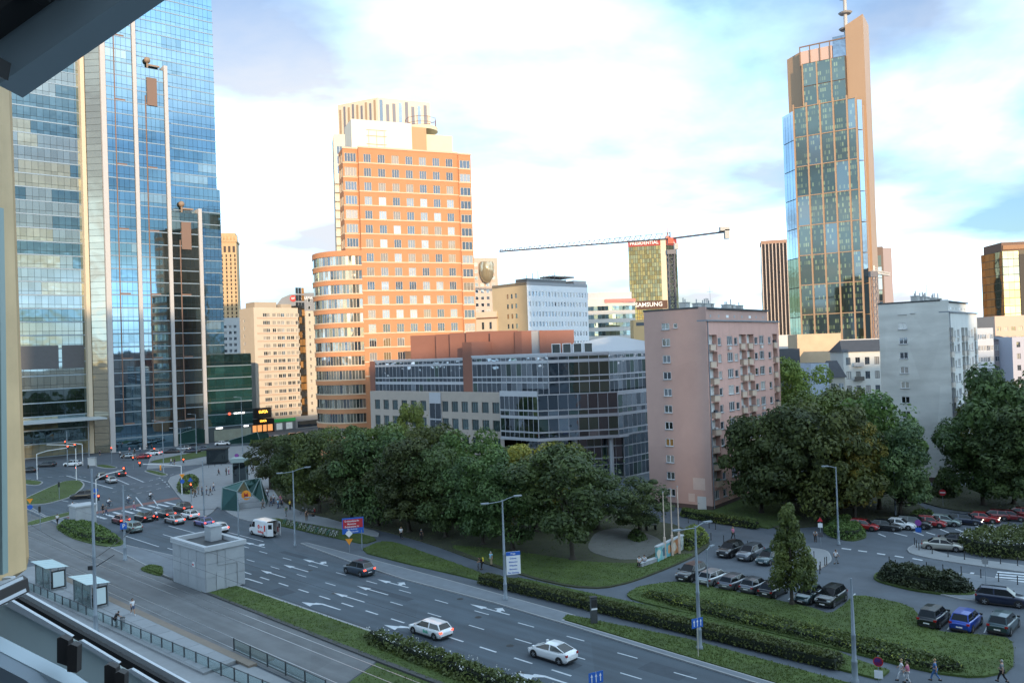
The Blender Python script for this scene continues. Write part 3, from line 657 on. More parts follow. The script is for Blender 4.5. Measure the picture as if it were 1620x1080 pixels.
    o = MB(); o.box(Wg - 1.6, Wg + .28, -.02, Lf + .1, z_eave, z_eave + .22); o.build('eaves', mat('zinc_gutter', (.22, .24, .27), .5, .4), root)
    n = 9
    for i in range(n):
        q = (i + .5) / n * (Lf - 2); o = MB(); o.box(0, .02, 0, 1.0 if i % 3 == 0 else .5, 0, .45); o.build('vent', pvc if i % 3 == 0 else sillm, root, (Wg - 1.6, q, z_eave + .75))
    o = MB(); o.cyl((0, 0, .3), (0, 0, z_eave), .09, n=6); o.build('downpipe', mat('downpipe', (.26, .27, .3), .5, .3), root, (Wg + .12, .35, 0))
    place(root, 'window', items)
    chm = mat('chimney_render', (.42, .43, .42), .9, var=.15, vs_=2)
    for q, l in ((.12, 1.6), (.28, 1.1), (.36, 2.9), (.44, 1.2), (.66, 1.8), (.74, .9), (.86, 1.0)):
        o = MB(); y0 = Lf * q; o.box(Wg * .42, Wg * .42 + 1.2, y0, y0 + l, 0, 1.0); o.box(Wg * .42 - .1, Wg * .42 + 1.3, y0 - .1, y0 + l + .1, 1.0, 1.12)
        ch = o.build('chimney', chm, rf, (0, 0, zt + .08))
        for i in range(max(1, int(l / .7))):
            o = MB(); o.cyl((Wg * .42 + .6, y0 + .35 + i * .7, 1.12), (Wg * .42 + .6, y0 + .35 + i * .7, 1.5 + R.random() * .7), .1, n=6); o.build('flue_pipe', metalg, rf, (0, 0, zt + .08))
    o = MB(); o.cyl((Wg * .5, Lf * .45, 0), (Wg * .5, Lf * .45, 4.2), .03, n=5); o.box(Wg * .5 - .6, Wg * .5 + .6, Lf * .45 - .02, Lf * .45 + .02, 3.2, 3.25); o.build('aerial', metalg, rf, (0, 0, zt + .08))
    return root, Wg, Lf
pk = mat('pink_render', (.48, .315, .272), .92, var=.07, vs_=.35, bump=.12, bs=3)
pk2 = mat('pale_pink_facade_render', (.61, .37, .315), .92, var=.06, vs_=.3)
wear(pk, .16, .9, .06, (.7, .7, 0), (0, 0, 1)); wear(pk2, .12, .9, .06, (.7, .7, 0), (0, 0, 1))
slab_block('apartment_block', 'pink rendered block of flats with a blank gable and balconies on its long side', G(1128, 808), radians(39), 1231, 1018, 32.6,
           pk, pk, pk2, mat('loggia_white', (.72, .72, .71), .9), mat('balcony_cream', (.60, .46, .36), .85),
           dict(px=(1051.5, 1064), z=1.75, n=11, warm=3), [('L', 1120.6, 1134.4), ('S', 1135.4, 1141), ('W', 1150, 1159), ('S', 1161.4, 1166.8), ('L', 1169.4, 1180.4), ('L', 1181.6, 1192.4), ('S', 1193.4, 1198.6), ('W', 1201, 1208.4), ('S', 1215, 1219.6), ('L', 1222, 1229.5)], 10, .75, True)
gr_ = mat('grey_gable_render', (.58, .58, .55), .92, var=.14, vs_=.16, bump=.15, bs=2)
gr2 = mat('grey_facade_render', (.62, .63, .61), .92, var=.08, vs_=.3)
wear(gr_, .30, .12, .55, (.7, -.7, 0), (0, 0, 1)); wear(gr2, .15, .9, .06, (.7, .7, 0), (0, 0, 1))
slab_block('apartment_block', 'weathered grey block of flats with a streaked gable at the right', G(1511.5, 765), radians(40), 1545, 1389, 33.2,
           gr_, gr_, gr2, mat('loggia_grey', (.5, .5, .5), .9), mat('balcony_pale', (.52, .47, .42), .85),
           dict(px=(1426, 1439.5), z=3.4, n=11), [('L', 1502, 1508.5), ('S', 1510, 1512), ('W', 1514, 1518), ('L', 1521, 1526), ('L', 1527, 1531), ('S', 1532.5, 1534), ('W', 1536, 1539), ('L', 1541, 1544)], 10, .9)

# ------------------------------------------------------------------ the orange brick hotel tower
TH = radians(22.4); dx_ = (cos(TH), sin(TH)); O = D(577, 560, 190); O = (O[0], O[1])
Wf = reach(O, dx_, 727, 60); We = reach(O, dx_, 744, 60); HT = hz(O, 233.5); ST = 3.303
hotel = thing('hotel_tower', 'orange brick hotel tower with cream bands and a round lower wing', 'building', (*O, 0), TH)
org = mat('orange_brick', (.52, .235, .115), .9, var=.07, vs_=.5, bump=.1, bs=4)
crm = mat('cream_stone', (.62, .47, .33), .85, var=.06, vs_=1)
fr_o = mat('cream_window_frame', (.58, .50, .41), .6)
hg = [glass('hotel_glass_dark', (.04, .05, .065), (.45, .50, .56), .30), glass('hotel_glass_pale', (.32, .32, .31), (.62, .67, .72), .35), glass('hotel_glass_warm', (.30, .22, .12), (.6, .62, .65), .25)]
b = MB(); FR = Face(0, 0, 0.); its = []; rects = []; nfl = 21
for k in range(nfl):
    zt_ = HT - 1.35 - k * ST; z0 = zt_ - 2.0
    if z0 < 18: break
    for i in range(7):
        s0 = 1.15 + i * (Wf - .9) / 7; rects.append((s0, z0, s0 + 1.75, zt_)); g = R.choices(hg, [6, 1.5 + (k > 2) * 3, 3])[0]
        its.append((win_mesh(1.75, 2.0, 2, fr_o, g, .075), FR.pt(s0, z0, -.12), 0.))
wall_open(FR, b, Wf, 0, HT, rects, 0, 1, .22)
FE = Face(Wf, -.45, 0.); rects = []; wE = We - Wf + .4
for k in range(nfl):
    zt_ = HT - 1.6 - k * ST; z0 = zt_ - 2.0
    if z0 < 18: break
    rects.append((.25, z0, wE - .2, zt_)); its.append((win_mesh(wE - .45, 2.0, 2, fr_o, R.choices(hg, [4, 4, 2])[0], .10), FE.pt(.25, z0, -.1), 0.))
wall_open(FE, b, wE, 0, HT - .25, rects, 0, 1, .2)
flat_faces(b, Face(Wf, 0, -pi / 2), .45, 0, HT - .25); FS = Face(Wf + wE, -.45, pi / 2); flat_faces(b, FS, 22, 0, HT - .25, 3)  # unseen side wall made dark glass so the skyscraper mirrors it dark
# recessed left bay with a broad corner window
LB = reach(O, (-dx_[0], -dx_[1]), 546, 60); FLb = Face(-LB, 1.0, 0.); rects = []; FLs = Face(-LB, 6, -pi / 2); rl = []
for k in range(nfl):
    zt_ = HT - 1.1 - k * ST; z0 = zt_ - 2.1
    if z0 < 50: break
    rects.append((.4, z0, LB - .35, zt_)); its.append((win_mesh(LB - .75, 2.1, 3, fr_o, R.choices(hg, [5, 2, 2])[0], .10), FLb.pt(.4, z0, -.1), 0.))
    for q in (.8, 3.0): rl.append((q, z0, q + 1.8, zt_)); its.append((win_mesh(1.8, 2.1, 1, fr_o, hg[0], .10), FLs.pt(q, z0, -.1), -pi / 2))
wall_open(FLb, b, LB, 0, HT - .15, rects, 0, 1, .2); wall_open(FLs, b, 5, 0, HT - .15, rl, 0, 1, .2)
b.face([(-LB, 1, HT - .15), (0, 1, HT - .15), (0, 0, HT - .15), (Wf + wE, 0, HT - .25), (Wf + wE, 22, HT - .25), (3, 22, HT - .2), (3, 6, HT - .15), (-LB, 6, HT - .15)], 2)
flat_faces(b, Face(0, 1.0, -pi / 2), 1.0, 0, HT)
flat_faces(b, Face(Wf + wE, 22, pi), Wf + wE - 3, 0, HT - .3, 3); flat_faces(b, Face(3, 22, -pi / 2), 16, 0, HT - .3); flat_faces(b, Face(3, 6, pi), LB + 3, 0, HT - .3)  # unseen back wall also dark glass, to darken that reflection
b.build('wall', [org, crm, roofm, gd], hotel)
for k in range(nfl):
    z = HT - 1.35 - 2.0 - k * ST - .28
    if z < 20: break
    o = MB(); o.box(-.02, Wf - .02, -.09, 0, z, z + .28); o.build('string_course', crm, hotel); o = MB(); o.box(Wf - .08, Wf + wE + .08, -.54, -.45, z - .25, z + .02); o.build('string_course', crm, hotel)
    if z > 50: o = MB(); o.box(-LB - .08, -.03, .91, 1.0, z + .05, z + .32); o.build('string_course', crm, hotel)
o = MB(); o.box(-.1, Wf, -.14, .35, HT - .02, HT + .35); o.box(-LB - .1, -.12, .86, 1.3, HT - .17, HT + .2); o.box(Wf + .002, Wf + wE + .1, -.6, -.1, HT - .27, HT + .1); o.build('parapet', crm, hotel)
place(hotel, 'window', its)
# round lower wing
RW = 3.
while RW < 14:
    cxy = (O[0] - sin(TH) * RW, O[1] + cos(TH) * RW); pp = proj(*cxy, 40)
    if pp[0] - RW / hypot(*cxy) * FOC < 498.5: break
    RW += .05
hw = hz(O, 396); arc = lambda ph, r=RW: (-r * sin(ph), RW - r * cos(ph)); NS = 26; PH = radians(118)
b = MB(); its = []
gw = glass('hotel_ribbon_glass', (.16, .15, .12), (.72, .72, .66), .35, rnd=.45); gw2 = glass('hotel_ribbon_dark', (.04, .045, .05), (.5, .55, .6), .3)
fpm = MB()
zb = 18.0
for i in range(NS):
    a0, a1 = PH * i / NS, PH * (i + 1) / NS; p0, p1 = arc(a1), arc(a0); q0, q1 = arc(a1, RW - .25), arc(a0, RW - .25)
    k = 0; zprev = hw; segl = hypot(p1[0] - p0[0], p1[1] - p0[1]); an = atan2(p1[1] - p0[1], p1[0] - p0[0])
    while True:
        zt_ = hw - 1.25 - k * ST; z0 = zt_ - 2.05
        if z0 < 8: break
        b.face([(*p0, zt_), (*p1, zt_), (*p1, zprev), (*p0, zprev)], 0)
        b.face([(*q0, z0), (*q1, z0), (*q1, zt_), (*q0, zt_)], 1); b.face([(*p0, zt_), (*q0, zt_), (*q1, zt_), (*p1, zt_)], 1); b.face([(*p0, z0), (*p1, z0), (*q1, z0), (*q0, z0)], 1)
        its.append((pane_mesh(round(segl, 2) - .16, 2.0, gw if R.random() < .72 else gw2), (q0[0] + cos(an) * .08, q0[1] + sin(an) * .08, z0 + .03), an)); zprev = z0; k += 1
    b.face([(*p0, 0), (*p1, 0), (*p1, zprev), (*p0, zprev)], 0)
b.face([(*arc(PH * i / NS), hw) for i in range(NS + 1)][::-1] + [(2, 14, hw)], 2)
b.build('round_wing', [org, fr_o, roofm], hotel)
its.sort(key=lambda q: -q[1][2]); place(hotel, 'window_pane', its)
for k in range(14):
    z = hw - 1.25 - 2.05 - k * ST - .26
    if z < 8: break
    o = MB()
    for i in range(NS):
        p0, p1, q0, q1 = arc(PH * (i + 1) / NS, RW + .09), arc(PH * i / NS, RW + .09), arc(PH * (i + 1) / NS, RW - .02), arc(PH * i / NS, RW - .02)
        o.face([(*p0, z), (*p1, z), (*p1, z + .26), (*p0, z + .26)]); o.face([(*p0, z + .26), (*p1, z + .26), (*q1, z + .26), (*q0, z + .26)])
    o.build('string_course', crm, hotel)
# roof block, sign frame, plant
z1 = hz(O, 181); o = MB(); o.box(-.6, Wf * .58, 4, 12, HT - .3, z1); o.build('roof_block', mat('white_cladding', (.78, .72, .60), .7), hotel)
o = MB(); o.box(Wf * .581, Wf * .74, 4.6, 12, HT - .3, z1 - .6); o.build('roof_block', mat('tan_cladding', (.50, .30, .17), .8), hotel)
o = MB(); o.box(Wf * .741, Wf * 1.02, 5, 13, HT - .3, z1 - 2.1); o.build('roof_block', mat('cream_block', (.70, .60, .42), .85, var=.05), hotel)
o = MB(); yf = 3.9
for s_ in (3.4, 5.3, 7.2): o.box(s_, s_ + .12, yf - .1, yf, HT + .5, z1 - 2.5)
for z in (HT + 2, HT + 4, HT + 5.4): o.box(2.9, 7.8, yf - .13, yf - .03, z, z + .1)
o.build('sign_frame', mat('pale_frame', (.55, .42, .30), .6), hotel)
o = MB(); o.cyl((Wf * .74, 9, z1 - .6), (Wf * .74, 9, z1 + .3), 4.2, n=20); cr_ = o.build('roof_drum', mat('cream_block', (.7, .6, .42)), hotel)
o = MB()
for i in range(9):
    a = 2 * pi * i / 9; p = (Wf * .74 + 3.9 * cos(a), 9 + 3.9 * sin(a)); o.cyl((*p, z1 + .3), (*p, z1 + 2.6), .06, n=4); a2 = 2 * pi * (i + 1) / 9; p2 = (Wf * .74 + 3.9 * cos(a2), 9 + 3.9 * sin(a2))
    for z in (z1 + 1.2, z1 + 2.5): o.cyl((*p, z), (*p2, z), .05, n=4)
o.build('railing', mat('rust_rail', (.20, .07, .05), .8), hotel)

# the hotel stands clear behind the office wing
kh = 1.125; hotel.location = (O[0] * kh, O[1] * kh, -CAM_H * (kh - 1)); hotel.scale = (kh, kh, kh)
# ------------------------------------------------------------------ low glass and stone office in front of the hotel
aE = atan2(-EU[1], -EU[0])                        # direction along the avenue towards the near right
ex = (-EU[0], -EU[1])
K_ = D(851, 640, 162); K_ = (K_[0], K_[1])
off = thing('glass_office', 'low office with dark glass bands, stone wing and columns behind the trees', 'building', (*K_, 0), aE)
def loc2(p, root_xy, a):                          # world point in a building's own frame
    x, y = p[0] - root_xy[0], p[1] - root_xy[1]; return (x * cos(a) + y * sin(a), -x * sin(a) + y * cos(a))
go = [glass('office_glass', (.012, .016, .022), (.50, .56, .62), .34, wave=.04, ws=.5), glass('office_glass_green', (.015, .03, .022), (.42, .52, .50), .32, wave=.03, ws=.5), glass('office_glass_sky', (.03, .04, .05), (.68, .74, .80), .5, wave=.05, ws=.5)]
alu = mat('office_aluminium', (.44, .45, .49), .45, .35, var=.05)
stone = mat('office_stone', (.42, .36, .315), .88, var=.09, vs_=.6, bump=.15, bs=3)
brn = mat('office_red_panel', (.24, .105, .075), .85, var=.07, vs_=.3)
def curtain(root, F, W_, z0, z1, rows, dw, glassf, proud=.06, name='window_pane', its=None):
    """rows: list of (z, h) glass strips; the bars between them are flush aluminium bands"""
    n = max(1, round(W_ / dw)); w_ = W_ / n; items = its if its is not None else []
    for (z, h) in rows:
        for i in range(n): items.append((pane_mesh(w_ - .09, h - .08, glassf(i / n, z)), F.pt(i * w_ + .045, z + .04, 0), F.a))
    if its is None: place(root, name, items)
    b = MB()
    zs = sorted(rows); edges = [z0] + [q for z, h in zs for q in (z, z + h)] + [z1]
    for i in range(0, len(edges), 2):
        if edges[i + 1] - edges[i] > .02: b.raw([F.pt(0, edges[i]), F.pt(W_, edges[i]), F.pt(W_, edges[i + 1]), F.pt(0, edges[i + 1]), F.pt(0, edges[i], .12), F.pt(W_, edges[i], .12), F.pt(W_, edges[i + 1], .12), F.pt(0, edges[i + 1], .12)],
                                                 [(4, 5, 6, 7), (0, 1, 5, 4), (7, 6, 2, 3), (0, 4, 7, 3), (1, 2, 6, 5)])
    for z, h in zs:
        for i in range(n + 1):
            s_ = i * w_; b.raw([F.pt(s_ - .045, z), F.pt(s_ + .045, z), F.pt(s_ + .045, z + h), F.pt(s_ - .045, z + h), F.pt(s_ - .045, z, .1), F.pt(s_ + .045, z, .1), F.pt(s_ + .045, z + h, .1), F.pt(s_ - .045, z + h, .1)], [(4, 5, 6, 7), (0, 4, 7, 3), (1, 2, 6, 5)])
    b.build('mullion_frame', alu, root)
gsel = lambda f, z: R.choices(go, [6, 2, 1])[0]
# lower bay: along the avenue, then the facet facing the viewer, then the side
sL = reach(K_, EU, 792, 14); K0 = loc2((K_[0] + EU[0] * sL, K_[1] + EU[1] * sL), K_, aE)
fd = (sin(radians(81.5)), cos(radians(81.5))); wF = reach(K_, fd, 978, 12); P2 = (K_[0] + fd[0] * wF, K_[1] + fd[1] * wF); p2 = loc2(P2, K_, aE); fa = atan2(p2[1], p2[0])
zl0 = hz(P2, 689); zl1 = hz(P2, 634); zu0 = hz(P2, 629); 
FA, FB_, FC = Face(K0[0], K0[1], 0.), Face(0, 0, fa), Face(p2[0], p2[1], pi / 2)
hl = (zl1 - zl0)
rows = [(zl0 + .25, .95), (zl0 + 1.5, hl * .36), (zl0 + 1.8 + hl * .36 + .3, .9)]
curtain(off, FA, sL, zl0, zl1 + 2.6, [(zl0 + .25, .95), (zl0 + 1.5, hl * .36), (zl0 + 2.1 + hl * .36, .9), (zl0 + 3.3 + hl * .36, hl * .38)], 1.35, gsel)
curtain(off, FB_, wF, zl1 - 1.38, zl1 + 1.9, [(zl1 - 1.2, 2.9)], 1.95, lambda f, z: go[0])
curtain(off, FB_, wF, zl0, zl1 - 1.4, rows, 1.95, lambda f, z: R.choices(go, [5, 3, 1])[0])
LC = 16.
curtain(off, FC, LC, zl0, zl1 + 2, rows + [(zl0 + 3.3 + hl * .36, hl * .34)], 1.6, lambda f, z: R.choices(go, [3, 1, 2])[0])
b = MB(); poly = [(K0[0], K0[1] + .06), (0, .06), (p2[0] - .06, p2[1] + .08), (p2[0] - .06, LC), (K0[0], LC)]
b.prism(poly, zl0 + .1, zl1 + 1.8, 0); b.build('inner_core', mat('office_inner', (.03, .032, .036), .6), off)
b = MB(); b.prism([(K0[0] - .1, K0[1] - .25), (.1, -.25), (p2[0] + .2, p2[1] - .1), (p2[0] + .2, LC), (K0[0], LC)], zl0 - .35, zl0, 0); b.build('soffit', alu, off)
# recessed dark strip between the bays and the upper volume
for pxp, in ((862,), (914,), (971,)):
    t = reach(K_, fd, pxp, 5); c = loc2((K_[0] + fd[0] * t - .3, K_[1] + fd[1] * t + .9), K_, aE)
    b = MB(); b.cyl((0, 0, 0), (0, 0, zl0 - .35), .42, n=16); b.build('column', mat('column_grey', (.40, .42, .44), .6), off, (c[0], c[1], 0))
# ground floor glazing set back under the bay
FG1, FG2 = Face(K0[0], 4.5, 0.), Face(p2[0] - 1.2, p2[1] + 3.2, pi / 2)
b1 = Face(-1, 4.5, fa); wg = hypot(p2[0] - .2, p2[1] - 1.3)
for F_, W_ in ((FG1, sL), (b1, wg), (FG2, 12)): curtain(off, F_, W_, 0, zl0, [(.3, 2.5), (2.9, 1.2), (4.3, 2.2), (6.7, zl0 - 7.1)], 1.5, lambda f, z: go[0] if R.random() < .8 else go[1])
# upper volume
dU = (EV[0] * 1.2, EV[1] * 1.2)
KU = D(868, 600, 164.5); KU = (KU[0], KU[1]); ku = loc2(KU, K_, aE)
zu1 = hz(KU, 562); sU = reach(KU, EU, 748, 22); wU = reach(KU, fd, 964, 20); PU = (KU[0] + fd[0] * wU, KU[1] + fd[1] * wU); pu = loc2(PU, K_, aE)
zu0 = hz(KU, 637)
hu = zu1 - zu0; rowsU = [(zu0 + .35, .75), (zu0 + 1.35, hu * .27), (zu0 + 1.65 + hu * .27, .85), (zu0 + 2.8 + hu * .27, hu * .27), (zu1 - .95, .65)]
def gU(f, z): return R.choices(go, [2, 1, 7])[0] if .35 < f else R.choices(go, [8, 1, 1])[0]
curtain(off, Face(ku[0] - sU, ku[1], 0.), sU, zu0, zu1, rowsU, 1.5, gU)
curtain(off, Face(ku[0], ku[1], fa), wU, zu0, zu1, rowsU, 1.95, lambda f, z: go[1] if f > .25 and R.random() < .85 else go[0])
curtain(off, Face(pu[0], pu[1], pi / 2), 13., zu0, zu1, rowsU, 1.5, lambda f, z: R.choices(go, [2, 1, 3])[0])
b = MB(); b.prism([(ku[0] - sU, ku[1] + .06), (ku[0], ku[1] + .06), (pu[0] - .06, pu[1] + .08), (pu[0] - .06, pu[1] + 13), (ku[0] - sU, pu[1] + 13)], zu0 + .1, zu1 - .1, 0); b.build('inner_core', MATS['office_inner'], off)
b = MB(); b.prism([(ku[0] - sU - .2, ku[1] - .2), (ku[0] + .1, ku[1] - .2), (pu[0] + .2, pu[1] - .1), (pu[0] + .2, pu[1] + 13), (ku[0] - sU, pu[1] + 13)], zu1 + .002, zu1 + .4, 0); b.build('roof', alu, off)
b = MB(); b.prism([(ku[0] - sU - .2, ku[1] - .3), (ku[0] + .1, ku[1] - .3), (pu[0] + .3, pu[1] - .1), (pu[0] + .3, pu[1] + 13), (ku[0] - sU, pu[1] + 13)], zu0 - .3, zu0 - .002, 0); b.build('soffit', alu, off)
# upper left band and the red pier between
xa = ku[0] - sU
PB = (KU[0] + EU[0] * sU, KU[1] + EU[1] * sU)
s733 = reach(PB, EU, 733, 22); s593 = reach(PB, EU, 593, 22)
b = MB(); b.box(xa - s733 + .02, xa - .02, ku[1] - .1, ku[1] + 9, 0, zu1 + 3.4); b.build('red_pier', brn, off)
curtain(off, Face(xa - s593, ku[1] + .2, 0.), s593 - s733, zu0, zu1 - .3, [(zu0 + .1, hu * .27 + .9), (zu0 + 1.65 + hu * .27, .75), (zu0 + 2.7 + hu * .27, hu * .27), (zu1 - 1.2, .6)], 1.42, lambda f, z: R.choices(go, [8, 1, .6])[0])
b = MB(); b.box(xa - s593, xa - s733, ku[1] + .26, ku[1] + 9, zu0 - 2, zu1 - .4); b.build('inner_core', MATS['office_inner'], off)
b = MB(); b.box(xa - s593 - .2, xa - s733, ku[1] - .1, ku[1] + 9, zu1 - .3, zu1); b.build('roof', alu, off)
b = MB(); b.box(xa - s593 - 1.9, xa - s593 - .02, ku[1] - .05, ku[1] + 9, 0, zu1 - .2); b.build('red_pier', brn, off)
# stone wing below
s581 = reach((K_[0] + EU[0] * sL, K_[1] + EU[1] * sL), EU, 581, 17); x1 = K0[0] - .05; x0 = x1 - s581; zs = hz(W(*UV((K_[0] + EU[0] * (sL + 10), K_[1] + EU[1] * (sL + 10)))), 621)
FSn = Face(x0, .9, 0.); LS = x1 - x0; rects = []; its = []
pA = reach((K_[0] + EU[0] * sL, K_[1] + EU[1] * sL), EU, 694, 14); pB = reach((K_[0] + EU[0] * sL, K_[1] + EU[1] * sL), EU, 676, 14)
frd = mat('dark_window_frame', (.07, .075, .08), .5)
stg = glass('stone_wing_glass', (.05, .09, .095), (.5, .58, .6), .35)
for k in range(5):
    z0 = zs - 4.3 - k * 3.75
    if z0 < .5: break
    for i in range(9):
        s_ = LS - 3.2 - i * 3.15
        if s_ < LS - pA + .2 or s_ + 2 > LS: continue
        rects.append((s_, z0, s_ + 2.05, z0 + 2.3)); its.append((win_mesh(2.05, 2.3, 2, frd, stg, .1), FSn.pt(s_, z0, -.2), 0.))
    for i in range(9):
        s_ = LS - pB - 3.4 - i * 3.4
        if s_ < .8: continue
        rects.append((s_, z0, s_ + 2.05, z0 + 2.3)); its.append((win_mesh(2.05, 2.3, 2, frd, stg, .1), FSn.pt(s_, z0, -.2), 0.))
b = MB()
wall_open(FSn, b, LS, 0, zs, rects, 0, 0, .3); b.box(x0 + .01, x1, 1.2, 8, zs - .4, zs - .02); flat_faces(b, Face(x0, 9, -pi / 2), 8.1, 0, zs)
b.build('stone_wing', [stone], off)
place(off, 'window', its)
curtain(off, Face(x1 - pB, .82, 0.), pB - pA, .0, zs - .1, [(1 + i * 3.7, 3.4) for i in range(int(zs / 3.7))], 1.6, lambda f, z: go[0])
# stepped red brick wall and grey panel behind
for (pa, pb, ya, top, m_, yb) in ((650, 690, 196, 531, brn, 0), (690, 712, 193, 529, brn, 0), (712, 738, 190, 527, brn, 0), (738, 776, 187, 525, brn, 0), (776, 815, 184, 525, brn, 0), (815, 826, 182, 524, brn, 0), (826, 854, 181.6, 524, mat('grey_panel', (.25, .26, .28), .6, var=.05), 0), (854, 865, 181, 523, brn, 0)):
    A_ = D(pa, 560, ya); B_ = D(pb, 560, ya - 1.2 if pa < 820 else ya); la, lb = loc2(A_, K_, aE), loc2(B_, K_, aE); z = hz(A_, top)
    b = MB(); b.prism([la, lb, (lb[0] + 3, lb[1] + 6), (la[0] + 3, la[1] + 6)], 0, z); b.build('red_wall', m_, off)
A_ = D(906, 560, 176); la = loc2(A_, K_, aE)
b = MB(); b.box(0, 17, 0, 8, 0, 3.2); b.face([(0, -.02, 3.2), (17, -.02, 3.2), (10, -.02, 4.6), (8, -.02, 4.6)]); pn = b.build('penthouse', mat('penthouse_white', (.62, .64, .67), .7), off, (la[0], la[1], hz(A_, 559) - 1.2), atan2(fd[1], fd[0]) - aE)
for i in range(4): ob('window', win_mesh(1.9, 2.2, 0, pvc, stg, .12), off, (la[0] + cos(fa) * (-4.6 + i * 2.2) * -.0 + (-4.4 + i * 2.35) * cos(fa), la[1] - .2 + (-4.4 + i * 2.35) * sin(fa), hz(A_, 559)), fa)
# right stone wing with narrow windows
xw = pu[0] + .3; yw = pu[1] + 13.05
Pw = (K_[0] + cos(aE) * xw - sin(aE) * yw, K_[1] + sin(aE) * xw + cos(aE) * yw)
lw_ = reach(Pw, EV, 1045, 18) if proj(*Pw, 18)[0] < 1045 else 14
Fw = Face(xw, yw, pi / 2); zt_ = zu1 - .2; rects = []; its = []
for k in range(6):
    for i in range(3): s_ = 2.0 + i * 3.2; z0 = 1.5 + k * 3.9; rects.append((s_, z0, s_ + 1.5, z0 + 2.5)); its.append((win_mesh(1.5, 2.5, 1, frd, go[0], .09), Fw.pt(s_, z0, -.2), pi / 2))
b = MB(); wall_open(Fw, b, 16, 0, zt_, rects, 0, 0, .3); b.box(xw - 12, xw - .01, yw, yw + 16, zt_ - .3, zt_ - .02); flat_faces(b, Face(xw - 8, yw, 0.), 8, 0, zt_); b.build('stone_wing', mat('lilac_stone', (.31, .29, .31), .88, var=.08, vs_=.5), off); place(off, 'window', its)

# ------------------------------------------------------------------ the glass skyscraper at the left
TA = radians(40); td = (cos(TA), sin(TA)); T0 = D(322, 700, 270); T0 = (T0[0], T0[1])
tw = thing('glass_skyscraper', 'tall blue glass skyscraper with stepped bays and white piers at the left', 'building', (*T0, 0), TA)
sx = lambda p, z=70: -reach(T0, (-td[0], -td[1]), p, z) if p < proj(*T0, z)[0] else reach(T0, td, p, z)
gt_ = [glass('tower_glass_a', (.02, .055, .075), (.33, .50, .62), .78, wave=.02, ws=.12, rnd=.06), glass('tower_glass_b', (.06, .11, .13), (.38, .56, .66), .66, wave=.02, ws=.12, rnd=.08), glass('tower_glass_c', (.20, .26, .27), (.5, .68, .76), .5, wave=.02, rnd=.1), glass('tower_glass_d', (.012, .03, .035), (.30, .46, .56), .7, wave=.02, rnd=.1)]
tmul = mat('tower_mullion', (.30, .37, .42), .4, .5)
pier = mat('tower_pier', (.47, .45, .44), .6, var=.05, vs_=.8)
rust = mat('tower_rust_rail', (.20, .115, .08), .7)
tg = lambda z: R.choices(gt_, [7, 3, 1.1, .8])[0]
TI = []; bands = MB(); core = MB(); FLH = 4.0
def tower_face(F, W_, z0, z1, dw=1.5, sel=None, band=True):
    n = max(1, round(W_ / dw)); w_ = W_ / n; z = z0
    while z + 1.5 < z1:
        h = min(FLH, z1 - z)
        bands = MB(); bands.raw([F.pt(0, z - .16), F.pt(W_, z - .16), F.pt(W_, z + .16), F.pt(0, z + .16), F.pt(0, z - .16, .16), F.pt(W_, z - .16, .16), F.pt(W_, z + .16, .16), F.pt(0, z + .16, .16)], [(4, 5, 6, 7), (0, 1, 5, 4), (7, 6, 2, 3)]); bands.build('floor_band', tmul, tw)
        run = 0; fg = (sel or tg)(z)
        for i in range(n):
            if run <= 0: run = R.randint(2, 9); g = fg if R.random() < .6 else (sel or tg)(z)
            run -= 1
            TI.append((pane_mesh(w_ - .07, 1.0, gt_[1] if g is gt_[2] else g), F.pt(i * w_ + .035, z + .2, .0), F.a)); TI.append((pane_mesh(w_ - .07, h - 1.5, g), F.pt(i * w_ + .035, z + 1.3, .0), F.a))
        z += FLH
HTW = 168.
x_l, x140, x163, x213, x262, x312, x338, x353, x396 = sx(-20), sx(138), sx(166), sx(215), sx(264), sx(312), sx(338, 120), sx(351, 60), sx(396, 12)
core.box(x_l, x338 - .05, 4.08, 40, 0, HTW); core.box(x163, x338 - .06, .08, 4.2, 0, HTW - .01)
tower_face(Face(x262, 0, 0.), x338 - x262, 72, HTW); tower_face(Face(x215_ if False else x213, 0, 0.), x262 - x213, 116, HTW)
core.box(x338 - .04, x353 - .05, .1, 30, 0, 84); tower_face(Face(x312, -.0, 0.), x338 - x312, 28, 72); tower_face(Face(x338, .02, 0.), x353 - x338, 28, 84); tower_face(Face(x338, 0, pi / 2), 24, 84, HTW, 3.); tower_face(Face(x353, .0, pi / 2), 22, 28, 84, 3.)
